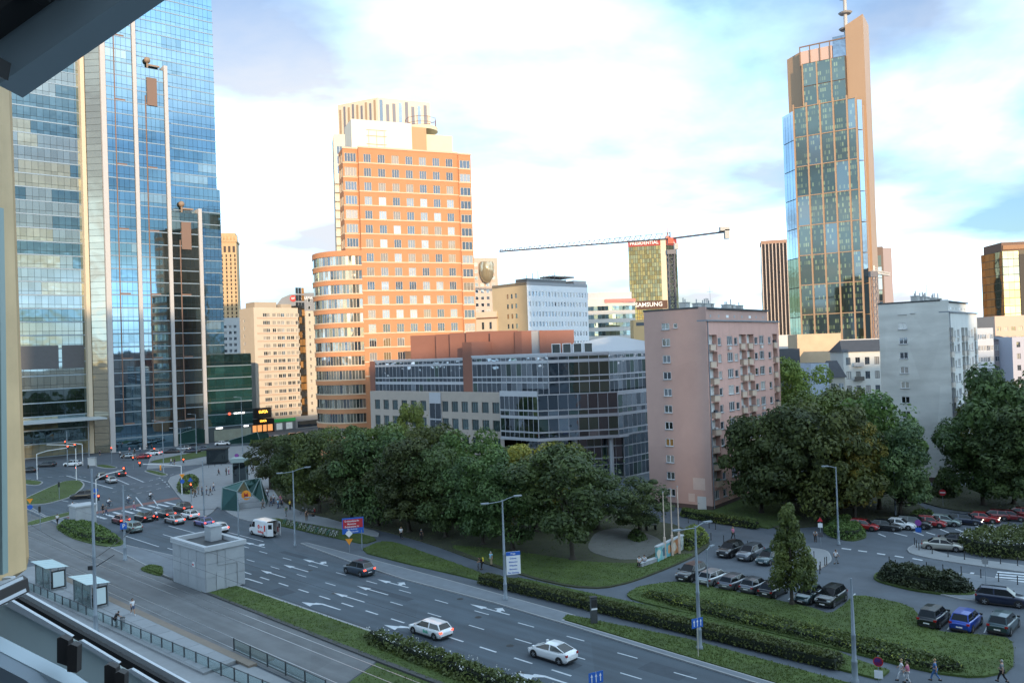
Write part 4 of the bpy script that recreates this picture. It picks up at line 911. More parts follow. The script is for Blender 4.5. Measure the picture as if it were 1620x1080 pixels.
# left recessed face, golden angled flank
gl_ = [glass('tower_warm_a', (.15, .13, .075), (.42, .52, .54), .55, wave=.03, ws=.12, rnd=.12), glass('tower_warm_b', (.26, .225, .13), (.48, .55, .50), .45, wave=.03, rnd=.15), glass('tower_warm_c', (.02, .03, .03), (.24, .34, .37), .6, wave=.03, rnd=.15)]  # yellowish glass colours stand in for gold reflections on this face
tower_face(Face(x_l, 4, 0.), x140 - x_l, 0, HTW, 1.7, lambda z: R.choices(gl_, [5, 2, 3])[0])
wb = [(x163, 138.), ]
Hb = {0: HTW, 1: hz((T0[0] + td[0] * x213, T0[1] + td[1] * x213), 107), 2: hz((T0[0] + td[0] * x262, T0[1] + td[1] * x262), 336)}
for k, (a, c) in enumerate(((x163, x213), (x213, x262), (x262, x312))):
    h = Hb[k]; tower_face(Face(a + .7, -2.6, 0.), c - a - 1.4, 0, h, 1.45); core.box(a + .5, c - .5, -2.52, .05, 0, h)
    if k: tower_face(Face(c, -2.6, pi / 2), 2.6, h - 4, h, 2.6)
    o = MB(); o.box(c - .55, c + .55, -3.2, .3, 0, h + 1.5); o.build('pier', pier, tw)
    o = MB(); o.box(a + 3.0, a + 3.3, -2.8, -2.55, 8, h - 9 if k else h); o.build('hoist_rail', rust, tw)
    for z in [8 + 20 * j for j in range(9)]:
        if z < h - 6: o = MB(); o.box(a + 3.3, a + 6.2, -2.72, -2.62, z, z + .6); o.build('rail_bracket', rust, tw)
    if k:
        o = MB(); o.box(a + 3.6, a + 6.6, -3.1, -2.6, h - 12, h - 3.2); o.build('vent_panel', mat('vent_brown', (.20, .13, .10), .8), tw)
        o = MB(); o.cyl((a + 4.5, -1, h), (a + 4.5, -1, h + 2.2), .3, n=8); o.ball((a + 4.5, -1, h + 2.9), 1.0); o.box(a + 4.7, a + 8.2, -1.2, -.8, h + 1.2, h + 1.7); o.build('roof_machine', mat('roof_machine', (.28, .20, .14), .7), tw)
o = MB(); o.box(x163 - .8, x163 + .6, -3.0, .3, 0, HTW); o.build('pier', pier, tw)
o = MB(); o.box(x140 - .6, x140 + .5, 1.2, 4.4, 0, HTW); o.build('pier', mat('cream_pier', (.62, .52, .38), .6), tw)
fl = Face(x140 + .5, 1.6, atan2(-3.4, x163 - x140 - 1.3)); lfl = hypot(3.4, x163 - x140 - 1.3)
gold = glass('tower_flank_glass', (.20, .18, .13), (.72, .66, .52), .5, wave=.04, ws=.2, rnd=.06)
z = 0
while z < HTW: TI.append((pane_mesh(lfl - .1, 1.9, gold), fl.pt(.05, z + .06, 0), fl.a)); z += 2.0
core.raw([fl.pt(0, 0, -.05), fl.pt(lfl, 0, -.05), fl.pt(lfl, HTW, -.05), fl.pt(0, HTW, -.05)], [(0, 1, 2, 3)])
# podium at the right foot
zp = 29.0; tower_face(Face(x312 + .8, -1.6, 0.), x396 - x312 - .8, 5, zp, 3.1, lambda z: R.choices([glass('podium_glass', (.02, .07, .06), (.36, .52, .50), .45), glass('podium_dark', (.012, .03, .03), (.30, .42, .42), .45)], [3, 1])[0]); core.box(x312 + .8, x396 - .05, -1.5, 18, 0, zp)
tower_face(Face(x396, -1.6, pi / 2), 16, 5, zp, 3.1, lambda z: MATS['podium_glass'])
for a, c in ((x163, x213), (x213, x262), (x262, x312)):
    o = MB(); o.box(a + .8, c - .8, -2.75, -2.6, .0, 3.4); o.build('entrance_glazing', gt_[3], tw)
o = MB()
for i in range(6): q = x312 + 3 + i * (x396 - x312 - 4) / 6; o.box(q, q + (x396 - x312) / 7, -1.75, -1.6, .3, 3.9)
o.build('shop_window', mat('lit_shop', (.06, .09, .085), .3, emit=(.8, .95, .85), es=.06, var=.5, vs_=.6), tw)
sgm = mat('sign_white_glow', (.8, .8, .8), .5, emit=(1, .95, .9), es=1.6); sgr = mat('sign_red_glow', (.6, .05, .03), .5, emit=(1, .12, .06), es=1.2)
xc = (x312 + x396) / 2
o = MB(); o.ball((0, 0, 0), .45, 12, 8); o.build('sign_dot', sgr, tw, (xc + .1, -1.9, 9))
lettering('CENTRUM', .8, sgm, tw, (xc + 3.4, -1.95, 9.), 0.)
for q, l in ((xc - 4.5, 2.2), (x396 - 3.2, 1.6)): o = MB(); o.box(q, q + l, -1.85, -1.75, 4.3, 4.75); o.build('lit_sign_strip', sgm, tw)
# entrance canopy and louvre level on the left part
o = MB(); o.box(x_l, x140 + 2, -8.5, 4, 10.6, 11.1); o.build('canopy', mat('canopy_metal', (.42, .46, .48), .5, .3), tw)
o = MB(); o.box(x_l, x140 - 8, 3.7, 4.0, 26, 33); o.box(x140 - 7, x140 - 1, 3.7, 4.0, 26, 33); o.build('louvre', mat('louvre_grey', (.10, .10, .105), .7, var=.1), tw)
core.build('core', mat('tower_core', (.05, .07, .08), .7), tw)
def seen(l):
    c, s = cos(TA), sin(TA); X, Y = T0[0] + l[0] * c - l[1] * s, T0[1] + l[0] * s + l[1] * c; q = proj(X, Y, l[2] + 1); return 40 < q[0] < 400 and q[1] > (160 if q[0] < 60 else 0)
TI.sort(key=lambda q: (not seen(q[1]), -(q[0].vertices[6].co.z * q[0].vertices[6].co.x)))
place(tw, 'window_pane', TI)
# ------------------------------------------------------------------ the buildings further off
def shell(name, label, P, ang, Wd, Dp, Ht, wm, rm=None, cat='building'):
    """front on local -y, starting at P; returns root and the four faces"""
    root = thing(name, label, cat, (P[0], P[1], 0), ang)
    return root, [Face(0, 0, 0.), Face(Wd, 0, pi / 2), Face(Wd, Dp, pi), Face(0, Dp, -pi / 2)]
def plain(b, Fs, Wd, Dp, Ht, which, m=0, mr=1):
    for i in which: flat_faces(b, Fs[i], Wd if i % 2 == 0 else Dp, 0, Ht, m)
    b.face([(0, 0, Ht), (Wd, 0, Ht), (Wd, Dp, Ht), (0, Dp, Ht)], mr)
def grid(F, rects, its, cols, z0, dz, n, w_, h, fm, gs, wts, bars=1, rev=.15, fr=.08):
    for k in range(n):
        for s_ in cols:
            z = z0 + k * dz; rects.append((s_, z, s_ + w_, z + h)); its.append((win_mesh(w_, h, bars, fm, R.choices(gs, wts)[0], fr), F.pt(s_, z, -rev + .03), F.a))
GH = [gd, gm_, gc]; WH = [5, 3, 2]
def dirs(deg): t = radians(deg); return (sin(t), cos(t))

# cream block of flats with shops, left of the hotel
P = G(407, 684); fdir = dirs(45); A = pi / 2 - radians(45); ld = (-fdir[1], fdir[0])
Wd = reach(P, fdir, 473, 30); Dp = min(26, reach(P, ld, 380, 35)); Ht = hz(P, 486)
cb, Fs = shell('apartment_block', 'cream block of flats above small shops, between skyscraper and hotel', P, A, Wd, Dp, Ht, None)
cbm = mat('cream_render', (.64, .58, .50), .9, var=.05, vs_=.4)
b = MB(); rects = []; its = []; nr = int((Ht - 6) / 2.85)
cols = [reach(P, fdir, p, 30) for p in (417.5, 423, 432.5, 440, 446, 454.5, 461, 469)]
grid(Fs[0], rects, its, cols, 5.4, 2.85, nr, 1.5, 1.4, pvc, GH, [2, 3, 5]); wall_open(Fs[0], b, Wd, 0, Ht, rects, 0, 0, .15)
rects = []; grid(Fs[3], rects, its, [Dp * .25], 6.5, 2.85, nr - 1, 1.2, 1.3, pvc, GH, WH); wall_open(Fs[3], b, Dp, 0, Ht, rects, 0, 0, .15)
plain(b, Fs, Wd, Dp, Ht, (1, 2)); b.build('wall', [cbm, roofm], cb); place(cb, 'window', its)
for k in range(nr): o = MB(); o.box(1.2, Wd - .6, -.06, 0, 5.4 + k * 2.85 - .75, 5.4 + k * 2.85 - .1); o.build('spandrel', mat('spandrel_pinkish', (.58, .46, .38), .9), cb)
o = MB(); o.box(2, Wd * .6, 3, 10, Ht, Ht + 2.2); o.box(Wd * .7, Wd - 1, 3, 9, Ht, Ht + 1.6); rf = o.build('roof_plant', mat('roof_plant', (.5, .44, .37), .9), cb)
W2 = reach(P, fdir, 487, 30) - Wd; o = MB(); rects = []; its = []; o.box(Wd, Wd + W2, 1.5, 14, 0, Ht + 1)
o.build('stair_tower', mat('dark_bronze', (.07, .05, .03), .4, .4), cb)
for k in range(17):
    for i in range(3): its.append((pane_mesh(W2 / 3 - .15, 2.3, gy if R.random() < .25 else gd), (Wd + .08 + i * W2 / 3, 1.45, 6 + k * 2.85), 0.))
place(cb, 'window_pane', its)
W3 = reach(P, fdir, 500, 30) - Wd - W2 + 6; o = MB(); o.box(Wd + W2, Wd + W2 + W3, 1, 14, 0, Ht - 1); o.build('side_wing', cbm, cb)
its = []
for k in range(16): its.append((win_mesh(1.1, 1.4, 0, pvc, gd, .08), (Wd + W2 + 1.2, .97, 5.6 + k * 2.85), 0.))
place(cb, 'window', its)
neon = mat('neon_orange', (.9, .4, .05), .5, emit=(1, .42, .05), es=3.0); blk = mat('shop_black', (.012, .012, .013), .6); grn = mat('shop_green', (.04, .35, .10), .6, emit=(.05, .6, .15), es=.08)
o = MB(); o.box(-2.2, 4.6, -2.2, -.6, 5.4, 9.0); o.build('shop_sign_box', blk, cb); lettering('LUCA', 1.35, neon, cb, (1.4, -2.3, 7.6), 0., bold=.05)
o = MB(); o.box(-3.2, 6, -1.6, .3, 0, 4.9); sh = o.build('shop_front', blk, cb); lettering('LUCA', 1.0, neon, cb, (1.6, -1.75, 4.2), 0., bold=.04)
o = MB()
for q, l in ((-2.6, 1.5), (-.7, 1.7), (1.5, 1.4), (3.4, 1.9)): o.box(q, q + l, -1.7, -1.6, .4, 2.8)
o.build('shop_window', mat('shop_glow', (.5, .25, .1), .5, emit=(1, .40, .12), es=.55, var=.5, vs_=1.2), cb)
o = MB(); o.box(6.2, 15, -1.4, .3, 0, 4.4); o.box(6.2, 15, -1.5, -1.4, 3.2, 4.4, 1); o.box(7, 9.4, -1.46, -1.4, .4, 2.8, 2); o.box(11, 13.6, -1.46, -1.4, .4, 2.8, 2); o.build('shop_front', [mat('shop_grey', (.25, .26, .27), .7), grn, mat('shop_glow_white', (.4, .45, .45), .4, emit=(.85, .95, 1), es=.18, var=.5, vs_=1.)], cb)
o = MB(); o.box(15.2, 27, -1.2, 1.3, 0, 4.6); o.box(16, 26, -1.26, -1.2, .4, 2.8, 1); o.build('shop_front', [mat('shop_pale', (.42, .43, .44), .7), gd], cb)

# stone tower of the palace, seen past the skyscraper
P = D(350, 500, 800); pal = thing('stone_tower', 'sandstone palace tower with pinnacles just right of the glass skyscraper', 'building', (P[0], P[1], 0), radians(12))
sand = mat('sandstone', (.50, .34, .19), .9, var=.08, vs_=.1); wp = 16.5; zt_ = hz(P, 383); b = MB(); rects = []; its = []; F_ = Face(-10, 0, 0.)
for k in range(28):
    for i in range(4): rects.append((11.6 + i * 4.0, 20 + k * 4.0, 13.0 + i * 4.0, 22.6 + k * 4.0, .8, 1))
rects = [r for r in rects if r[3] < zt_ - 4]; wall_open(F_, b, 26, 0, zt_, rects, 0, 0, .8); flat_faces(b, Face(16, 0, pi / 2), 22, 0, zt_); b.face([(-10, 0, zt_), (16, 0, zt_), (16, 22, zt_), (-10, 22, zt_)])
b.build('shaft', [sand, mat('deep_window', (.05, .035, .03), .7)], pal)
o = MB(); o.box(-10.8, 16.8, -.8, 22.8, zt_, zt_ + 1.6); o.box(-9, 15.2, .8, 21, zt_ + 1.6, zt_ + 9); o.build('crown', sand, pal)
for i in range(9): o = MB(); o.box(-.9, .9, -.9, .9, 0, 2.2); o.raw([(-.9, -.9, 2.2), (.9, -.9, 2.2), (.9, .9, 2.2), (-.9, .9, 2.2), (0, 0, 6.)], [(0, 1, 4), (1, 2, 4), (2, 3, 4), (3, 0, 4)]); o.build('pinnacle', sand, pal, (-9.5 + i * 3.2, -.2, zt_ + 1.6))
for i in range(3):
    o = MB(); o.box(0, 2.2, -.1, .0, 0, 6); o.build('arch_window', MATS['deep_window'], pal, (4.0 + i * 4.2, .78, zt_ + 2.6)) if i < 0 else o.build('arch_window', MATS['deep_window'], pal, (4.0 + i * 4.2, -.02, zt_ - 10))
# pale block low behind it
P = D(354, 600, 420); root, Fs = shell('apartment_block', 'small white block below the sandstone tower', P, radians(8), 9, 10, 24, None); b = MB(); rects = []; its = []
h_ = hz(P, 503); grid(Fs[0], rects, its, [.8, 3.2, 5.6], 3, 3.1, int(h_ / 3.1) - 1, 1.4, 1.6, pvc, GH, WH); wall_open(Fs[0], b, 9, 0, h_, rects); plain(b, Fs, 9, 10, h_, (1, 2, 3)); b.build('wall', [mat('off_white_render', (.55, .55, .54), .9, var=.05), roofm], root); place(root, 'window', its)
# grey hall roof with a red roundel sign
P = D(437, 500, 430); root, Fs = shell('glass_hall', 'grey curved-roof hall with red roundel sign behind the cream block', P, radians(4), 26, 20, 20, None)
z0 = hz(P, 484); z1 = hz(P, 465); b = MB(); pr_ = [(0, z0 - 25), (26, z0 - 25), (26, z1), (14, z1 + .2), (7, z1 - .6), (3, z1 - 2.2), (0, z0)]
b.raw([(x, 0, z) for x, z in pr_] + [(x, 18, z) for x, z in pr_], [tuple(range(7)), *[(i, i + 7, (i + 1) % 7 + 7, (i + 1) % 7) for i in range(7)]]); b.build('hall', mat('hall_grey', (.22, .235, .26), .6), root)
o = MB(); o.cyl((9, -.3, z1 - 2.6), (9, 0, z1 - 2.6), 1.7, n=20); o.build('sign_roundel', mat('roundel_red', (.55, .03, .03), .6), root); lettering('WARSAW T', 2.1, mat('sign_white', (.8, .8, .8), .6), root, (17.5, -.3, z1 - 2.7), 0., bold=.04)
lettering('W', 1.9, MATS['sign_white'], root, (9, -.36, z1 - 2.65), 0., bold=.05)
o = MB(); o.box(-8, 4, -6, 4, 0, z0 - 1.5); o.build('annex', mat('annex_white', (.5, .48, .45), .9), root)

# striped white tower behind the hotel
P = D(602, 300, 300); P = (P[0], P[1]); st = thing('striped_tower', 'cream tower with vertical dark stripes rising behind the orange hotel', 'building', (*P, 0), radians(16))
zt_ = hz(P, 154); cre = mat('cream_panel', (.66, .58, .46), .8, var=.04); zs_ = mat('stripe_grey', (.20, .20, .23), .5)
wl, wr = 17., 20.
b = MB(); b.prism([(0, 0), (wr, 3.0), (wr, 22), (-11, 22), (-13.5, 12)], 0, zt_ - .0, 0); b.build('shaft', cre, st)
for i in range(9):
    t = .05 + i * .108; p = (-13.5 * (t), 12 * (t)); q = (-13.5 * (t + .05), 12 * (t + .05)); n_ = Vector((-12, -13.5)).normalized() * .12; o = MB(); hh = (8 + (i * 37 % 11)) + (14 if i < 4 else 6)
    o.prism([(p[0] + n_.x, p[1] + n_.y), (q[0] + n_.x, q[1] + n_.y), (q[0] - n_.x, q[1] - n_.y), (p[0] - n_.x, p[1] - n_.y)], zt_ - hh - 12, zt_ - .8 - (i * 13 % 5) * .3); o.build('stripe', zs_ if i % 2 else mat('stripe_tan', (.38, .28, .19), .7), st)
for i in range(8):
    t = .03 + i * .12; p = (wr * t, 3 * t); q = (wr * (t + .06), 3 * (t + .06)); o = MB(); o.prism([(p[0], p[1] - .12), (q[0], q[1] - .12), (q[0], q[1] + .1), (p[0], p[1] + .1)], zt_ - 30, zt_ - .8 - (i * 7 % 4) * .5); o.build('stripe', zs_ if i % 3 else glass('stripe_glass', (.1, .13, .15), (.6, .68, .75), .4), st)
# the lower slab at its left
P = D(533, 400, 285); P = (P[0], P[1]); zt_ = hz(P, 212); root, Fs = shell('residential_tower', 'slim cream tower with small balconies left behind the hotel', P, radians(14), 13, 12, zt_, None)
b = MB(); rects = []; its = []; nn = int((zt_ - 10) / 3.05)
grid(Fs[0], rects, its, [3.2], 8, 3.05, nn - 3, 1.5, 1.9, frd, [gd, gy, gm_], [5, 2, 3]); rects2 = []; grid(Fs[0], rects2, its, [1.0, 3.4], 8 + (nn - 3) * 3.05, 3.4, 3, 2.0, 2.9, pvc, [glass('blue_pane', (.05, .08, .11), (.6, .7, .8), .5)], [1])
wall_open(Fs[0], b, 13, 0, zt_, rects + rects2); plain(b, Fs, 13, 12, zt_, (1, 2, 3)); b.build('wall', [cre, roofm], root); place(root, 'window', its)
for k in range(nn - 3): o = MB(); o.box(.0, 2.4, -.9, 0, 7.4 + k * 3.05, 8.3 + k * 3.05); o.build('balcony', cre, root)

# wide white office block with regular small windows
P = D(835, 500, 250); P = (P[0], P[1]); fdir = dirs(46.5); A = pi / 2 - radians(46.5); ld = (-fdir[1], fdir[0])
Wd = reach(P, fdir, 930, 42); Dp = reach(P, ld, 779, 42); zt_ = hz(P, 446); root, Fs = shell('office_block', 'wide white office block with rows of small windows and a side wall coloured gold as if sunlit', P, A, Wd, Dp, zt_, None)
wht = mat('white_panel', (.70, .72, .75), .85, var=.03); gsd = mat('sunlit_side_render', (.66, .55, .38), .85, var=.10, vs_=.15); b = MB(); rects = []; its = []  # cream side render with the gold sunlight put into its colour
cs = [.7 + i * (Wd - .8) / 19 for i in range(19)]
grid(Fs[0], rects, its, cs, zt_ - 4.3 - 3.1 * 10, 3.1, 11, .78, 1.55, pvc, [gd, gm_, gc], [3, 4, 4], 0, .15, .08); wall_open(Fs[0], b, Wd, 0, zt_ - .9, rects, 0, 0, .15)
rects = []; grid(Fs[3], rects, its, [Dp * .42, Dp * .54, Dp * .66], zt_ - 4.6 - 3.1 * 8, 3.1, 9, .85, 1.45, frd, [gd, gy, gm_], [4, 3, 3], 0, .15, .08); wall_open(Fs[3], b, Dp, 0, zt_, rects, 1, 1, .15)
plain(b, Fs, Wd, Dp, zt_ - .9, (1, 2), 0, 2); b.build('wall', [wht, gsd, roofm], root); place(root, 'window', its)
o = MB(); o.box(0, Wd, .01, .5, zt_ - .88, zt_ + .1); o.box(.0, .5, .5, Dp, zt_ - .88, zt_ + .1); o.box(Wd - 6, Wd, .5, 9, zt_ - .88, zt_ + 1.2); o.build('parapet', mat('parapet_grey', (.30, .31, .33), .8), root)
o = MB(); o.box(2, Wd - 8, 2, 7, zt_ - .88, zt_ + 1.4); o.box(Wd - 14, Wd - 4, 2, 8, zt_ + 2.2, zt_ + 2.7)
for i in range(8): o.cyl((2.5 + i * (Wd - 8) / 8, 2.4, zt_), (2.5 + i * (Wd - 8) / 8, 2.4, zt_ + 2.4 + (i % 3) * .8), .12, n=5)
o.build('roof_plant', mat('plant_dark', (.14, .15, .16), .8), root)
for (s_, z) in ((3, 30.5), (7, 30.6), (11.5, 30.4), (14, 30.5), (17, 30.5), (15, 24.5), (12.6, 18.6), (13.6, 18.6)): o = MB(); o.box(s_, s_ + .8, -.4, 0, z, z + .6); o.build('air_conditioner', mat('ac_unit', (.6, .6, .58)), root)
# cream bits between hotel and white block
P = D(753, 500, 262); root = thing('penthouse', 'small cream rooftop house between hotel and white office block', 'building', (P[0], P[1], 0), radians(-20)); z1 = hz(P, 494); b = MB(); b.box(0, 7, 0, 6, 0, z1); b.box(-.3, 7.3, -.3, 6.3, z1 - 2.2, z1 - 1.8, 1); b.build('wall', [mat('cream_wall', (.62, .55, .45), .9), mat('brown_trim', (.2, .1, .07), .8)], root)
for i in range(2): ob('window', win_mesh(.7, 2.2, 0, frd, gd), root, (2 + i * 2.6, -.08, z1 - 5.5), 0.)
P = D(750, 470, 380); root = thing('apartment_tower', 'distant balconied tower with a golden glass bowl on its flank', 'building', (P[0], P[1], 0), radians(10)); z1 = hz(P, 408); b = MB(); b.box(-3, 11.5, 0, 12, 0, z1); b.build('wall', mat('pale_pink_render', (.52, .42, .36), .9), root)
its = []
for k in range(12):
    for i in range(5): its.append((win_mesh(1.5, 1.6, 0, pvc, R.choice(GH)), (-2 + i * 2.6, -.06, z1 - 4 - k * 3.1), 0.))
place(root, 'window', its)
o = MB(); o.lathe([(.2, -6), (1.8, -5.2), (3.0, -3), (3.4, -.4), (3.4, 2.4), (3.1, 3.8)], (6, -2), 20); o.build('glass_bowl', glass('golden_glass', (.45, .36, .22), (.9, .8, .62), .35), root, (0, 0, z1 - 6))
o = MB(); o.cyl((6, -2, 0), (6, -2, 4), .15, n=5); o.box(2, 8, -2.1, -1.9, 3.6, 3.9); o.build('roof_crane', metalg, root, (0, 0, z1))

# banded office and its neighbours
P = D(929, 520, 330); P = (P[0], P[1]); A = radians(8); fdir = (cos(A), sin(A)); Wd = reach(P, fdir, 1005, 40); zt_ = hz(P, 474); root, Fs = shell('banded_office', 'curved office with alternate white and teal glass bands', P, A, Wd, 20, zt_, None)
wb_ = mat('band_white', (.60, .58, .55), .8); tg_ = glass('teal_band', (.03, .06, .06), (.5, .62, .62), .45, rnd=.4); b = MB(); its = []
cN = 14; cx_, cy_, rr = Wd * .5, Wd * 1.3, hypot(Wd * .5, Wd * 1.3)
pts = [(cx_ + rr * cos(a), cy_ + rr * sin(a)) for a in [atan2(-cy_, -cx_) + (atan2(-cy_, cx_) - atan2(-cy_, -cx_)) * i / cN for i in range(cN + 1)]]
b.prism(pts + [(Wd, 20), (0, 20)], 0, zt_)
b.build('wall', wb_, root)
for k in range(11):
    z = zt_ - 4.6 - k * 3.35
    if z < 6: break
    for i in range(cN):
        p0, p1 = pts[i], pts[i + 1]; an = atan2(p1[1] - p0[1], p1[0] - p0[0]); its.append((pane_mesh(hypot(p1[0] - p0[0], p1[1] - p0[1]) - .05, 1.75, tg_), (p0[0], p0[1], z), an))
place(root, 'window_pane', its)
o = MB(); o.prism([(p[0] * .9 + 1, p[1] + .8) for p in pts] + [(Wd * .9, 15), (2, 15)], zt_, zt_ + 2.8); o.build('roof_storey', mat('roof_storey_grey', (.5, .51, .53), .7), root)
o = MB(); o.box(Wd * .35, Wd * .98, -2.35, -2.2, zt_ - 1.5, zt_ - .1); o.build('red_banner', mat('banner_red', (.55, .22, .20), .8), root)
P = D(1003, 540, 300); root = thing('cream_building', 'narrow cream building glimpsed left of the pink block', 'building', (P[0], P[1], 0), 0.); z1 = hz(P, 506); b = MB(); b.box(0, 14, 0, 8, 0, z1); b.box(1, 4, -.06, 0, z1 - 2.2, z1 - 1.0, 1); b.build('wall', [mat('ochre_cream', (.60, .42, .22), .9), gm_], root)

# hotel slab with gold glass and roof lettering
P = D(1047, 450, 640); P = (P[0], P[1]); zt_ = hz(P, 378); A1 = radians(-10); gh = thing('gold_glass_tower', 'tower of golden glass with red sign band along its top, behind the crane', 'building', (*P, 0), A1)
sw = reach(P, (-cos(A1), -sin(A1)), 994, 100); d2 = (cos(radians(40)), sin(radians(40)))
gg = [glass('gold_glass', (.05, .045, .02), (.36, .36, .25), .5, rnd=.3), glass('gold_glass_b', (.10, .07, .025), (.46, .40, .22), .4, rnd=.3)]
b = MB(); b.box(-sw, 0, .1, 24, 0, zt_); b.prism([(0, .1), (4.2, 0), (4.2, 24), (0, 24)], 0, zt_, 1); b.prism([(4.2, .2), (12.5, 7.5), (12, 30), (4.2, 24)], 0, zt_, 0); b.build('shaft', [mat('bronze_core', (.08, .07, .05), .5), mat('cream_rib', (.66, .58, .44), .8)], gh)
its = []; Fg = Face(-sw, 0, 0.); n_ = 14; ww = sw / n_; Fg2 = Face(4.4, .1, atan2(7.3, 8.3)); w2 = hypot(8.3, 7.3) / 9
for k in range(int((zt_ - 8) / 3.3)):
    z = zt_ - 8 - k * 3.3
    for i in range(n_): its.append((pane_mesh(ww - .3, 3.0, R.choice(gg)), Fg.pt(i * ww + .15, z, .05), Fg.a))
    for i in range(9): its.append((pane_mesh(w2 - .3, 3.0, gg[0]), Fg2.pt(i * w2 + .15, z, .05), Fg2.a))
place(gh, 'window_pane', its)
redb = mat('sign_band_red', (.35, .05, .04), .7); o = MB(); o.box(-sw, 0, -.2, .1, zt_ - 5, zt_); o.raw([Fg2.pt(0, zt_ - 5, .3), Fg2.pt(11, zt_ - 5, .3), Fg2.pt(11, zt_, .3), Fg2.pt(0, zt_, .3)], [(0, 1, 2, 3)]); o.build('sign_band', redb, gh)
lettering('PRESIDENTIAL', 3.5, MATS['sign_white'], gh, (-sw / 2, -.35, zt_ - 2.6), 0., bold=.06); lettering('HOTEL', 2.2, MATS['sign_white'], gh, Fg2.pt(5.2, zt_ - 2.6, .45), Fg2.a, bold=.06)
zz_ = hz(P, 481); o = MB(); o.box(-sw * .8, 3.9, -.3, .05, zz_ - 3.4, zz_ + 3); o.build('sign_band', mat('sign_band_brown', (.10, .05, .035), .7), gh); lettering('SAMSUNG', 4.6, MATS['sign_white'], gh, (-sw * .42, -.45, zz_), 0., bold=.08); lettering('MODLIN', 4, MATS['sign_white'], gh, Fg2.pt(8, zz_, .3), Fg2.a, bold=.08) if False else None
o = MB(); o.cyl((6, 10, zt_), (6, 10, zt_ + 22), .5, .15, 6); o.box(4, 8, 8, 12, zt_, zt_ + 3); o.build('mast', mat('mast_red', (.5, .2, .15), .6), gh)

# the two tower cranes
def lattice(b, p0, p1, r, n, t=.1, m=0):
    p0, p1 = Vector(p0), Vector(p1); d = (p1 - p0); L = d.length; d.normalize(); up = Vector((0, 0, 1)) if abs(d.z) < .7 else Vector((1, 0, 0)); q = d.cross(up).normalized(); s_ = q.cross(d)
    cs_ = [q * r + s_ * r, -q * r + s_ * r, -q * r - s_ * r, q * r - s_ * r]
    for c in cs_: b.cyl(p0 + c, p1 + c, t, n=4, m=m)
    for i in range(n):
        a, e = p0 + d * L * i / n, p0 + d * L * (i + 1) / n
        for j in range(4): b.cyl(a + cs_[j], e + cs_[(j + 1) % 4], t * .6, n=3, m=m); b.cyl(a + cs_[j], a + cs_[(j + 1) % 4], t * .6, n=3, m=m)
steelc = mat('crane_dark_steel', (.13, .13, .15), .6, .3); redc = mat('crane_red', (.50, .09, .05), .6); concb = mat('crane_ballast', (.45, .44, .42), .9)
P = D(1064, 480, 300); cr1 = thing('tower_crane', 'dark lattice tower crane with a long jib over the pink block', 'crane', (P[0], P[1], 0), 0.)
zc_ = hz(P, 381); jl = D(790, 398, 320); jr = D(1153, 366, 288); jc = (P[0], P[1])
b = MB(); lattice(b, (0, 0, 0), (0, 0, zc_ - 4), 1.05, 26, .26); b.build('mast', steelc, cr1)
b = MB(); b.box(-1.6, 1.6, -1.6, 1.6, zc_ - 5, zc_ - 3.4); b.build('climbing_frame', steelc, cr1); b = MB(); b.box(-1, 1, -1, 1, zc_ - 1.2, zc_ + 1.1); b.build('slewing_unit', redc, cr1)
b = MB(); b.box(1.3, 2.9, -.8, .8, zc_ - 3.2, zc_ - 1.); b.build('cab', mat('cab_grey', (.35, .36, .36), .5), cr1)
jL = Vector((jl[0] - P[0], jl[1] - P[1], jl[2])); jR = Vector((jr[0] - P[0], jr[1] - P[1], jr[2])); c0 = Vector((0, 0, zc_ + .8))
b = MB()
d_ = (jL - c0); Lj = d_.length; d_.normalize(); q_ = d_.cross(Vector((0, 0, 1))).normalized(); nj = 34
for s_ in (-.7, .7): b.cyl(c0 + q_ * s_, jL + q_ * s_, .28, n=4)
b.cyl(c0 + Vector((0, 0, 2.2)), jL + Vector((0, 0, .7)), .14, n=4)
for i in range(nj):
    a = c0 + d_ * Lj * i / nj; e = c0 + d_ * Lj * (i + .5) / nj + Vector((0, 0, 2.2 - 1.5 * i / nj)); f = c0 + d_ * Lj * (i + 1) / nj
    for s_ in (-.7, .7): b.cyl(a + q_ * s_, e, .09, n=3); b.cyl(e, f + q_ * s_, .09, n=3)
b.build('jib', steelc, cr1)
b = MB(); b.cyl(c0, jR, .45, n=4); b.cyl(c0 + Vector((0, 0, 2.4)), jR + Vector((-1, 0, 1)), .06, n=4); b.cyl(c0, c0 + Vector((0, 0, 2.5)), .25, n=5); b.build('counter_jib', steelc, cr1)
b = MB(); b.box(-1.6, .1, -1, 1, -2.6, .6); b.box(-3.2, .2, -1, 1, .2, 1.6); b.build('counterweight', concb, cr1, tuple(jR))
P = D(1386, 520, 260); cr2 = thing('tower_crane', 'slender crane mast with a short white jib left of the grey block', 'crane', (P[0], P[1], 0), 0.)
zc_ = hz(P, 432); b = MB(); lattice(b, (0, 0, 0), (0, 0, zc_), .75, 22, .09); b.build('mast', mat('crane_blue_steel', (.13, .15, .2), .6, .3), cr2)
b = MB(); e_ = D(1406, 434, 285); e_ = (e_[0] - P[0], e_[1] - P[1], e_[2]); lattice(b, (0, 0, zc_ + .4), e_, .45, 12, .14); b.cyl((0, 0, zc_ + 2), e_, .08, n=4); b.cyl((0, 0, zc_), (0, 0, zc_ + 2.4), .3, n=5); b.build('jib', mat('crane_white', (.75, .68, .6), .6), cr2); b = MB(); b.box(-1.4, .9, -.8, .8, zc_ - 1.2, zc_ + .6); b.build('cab', steelc, cr2)
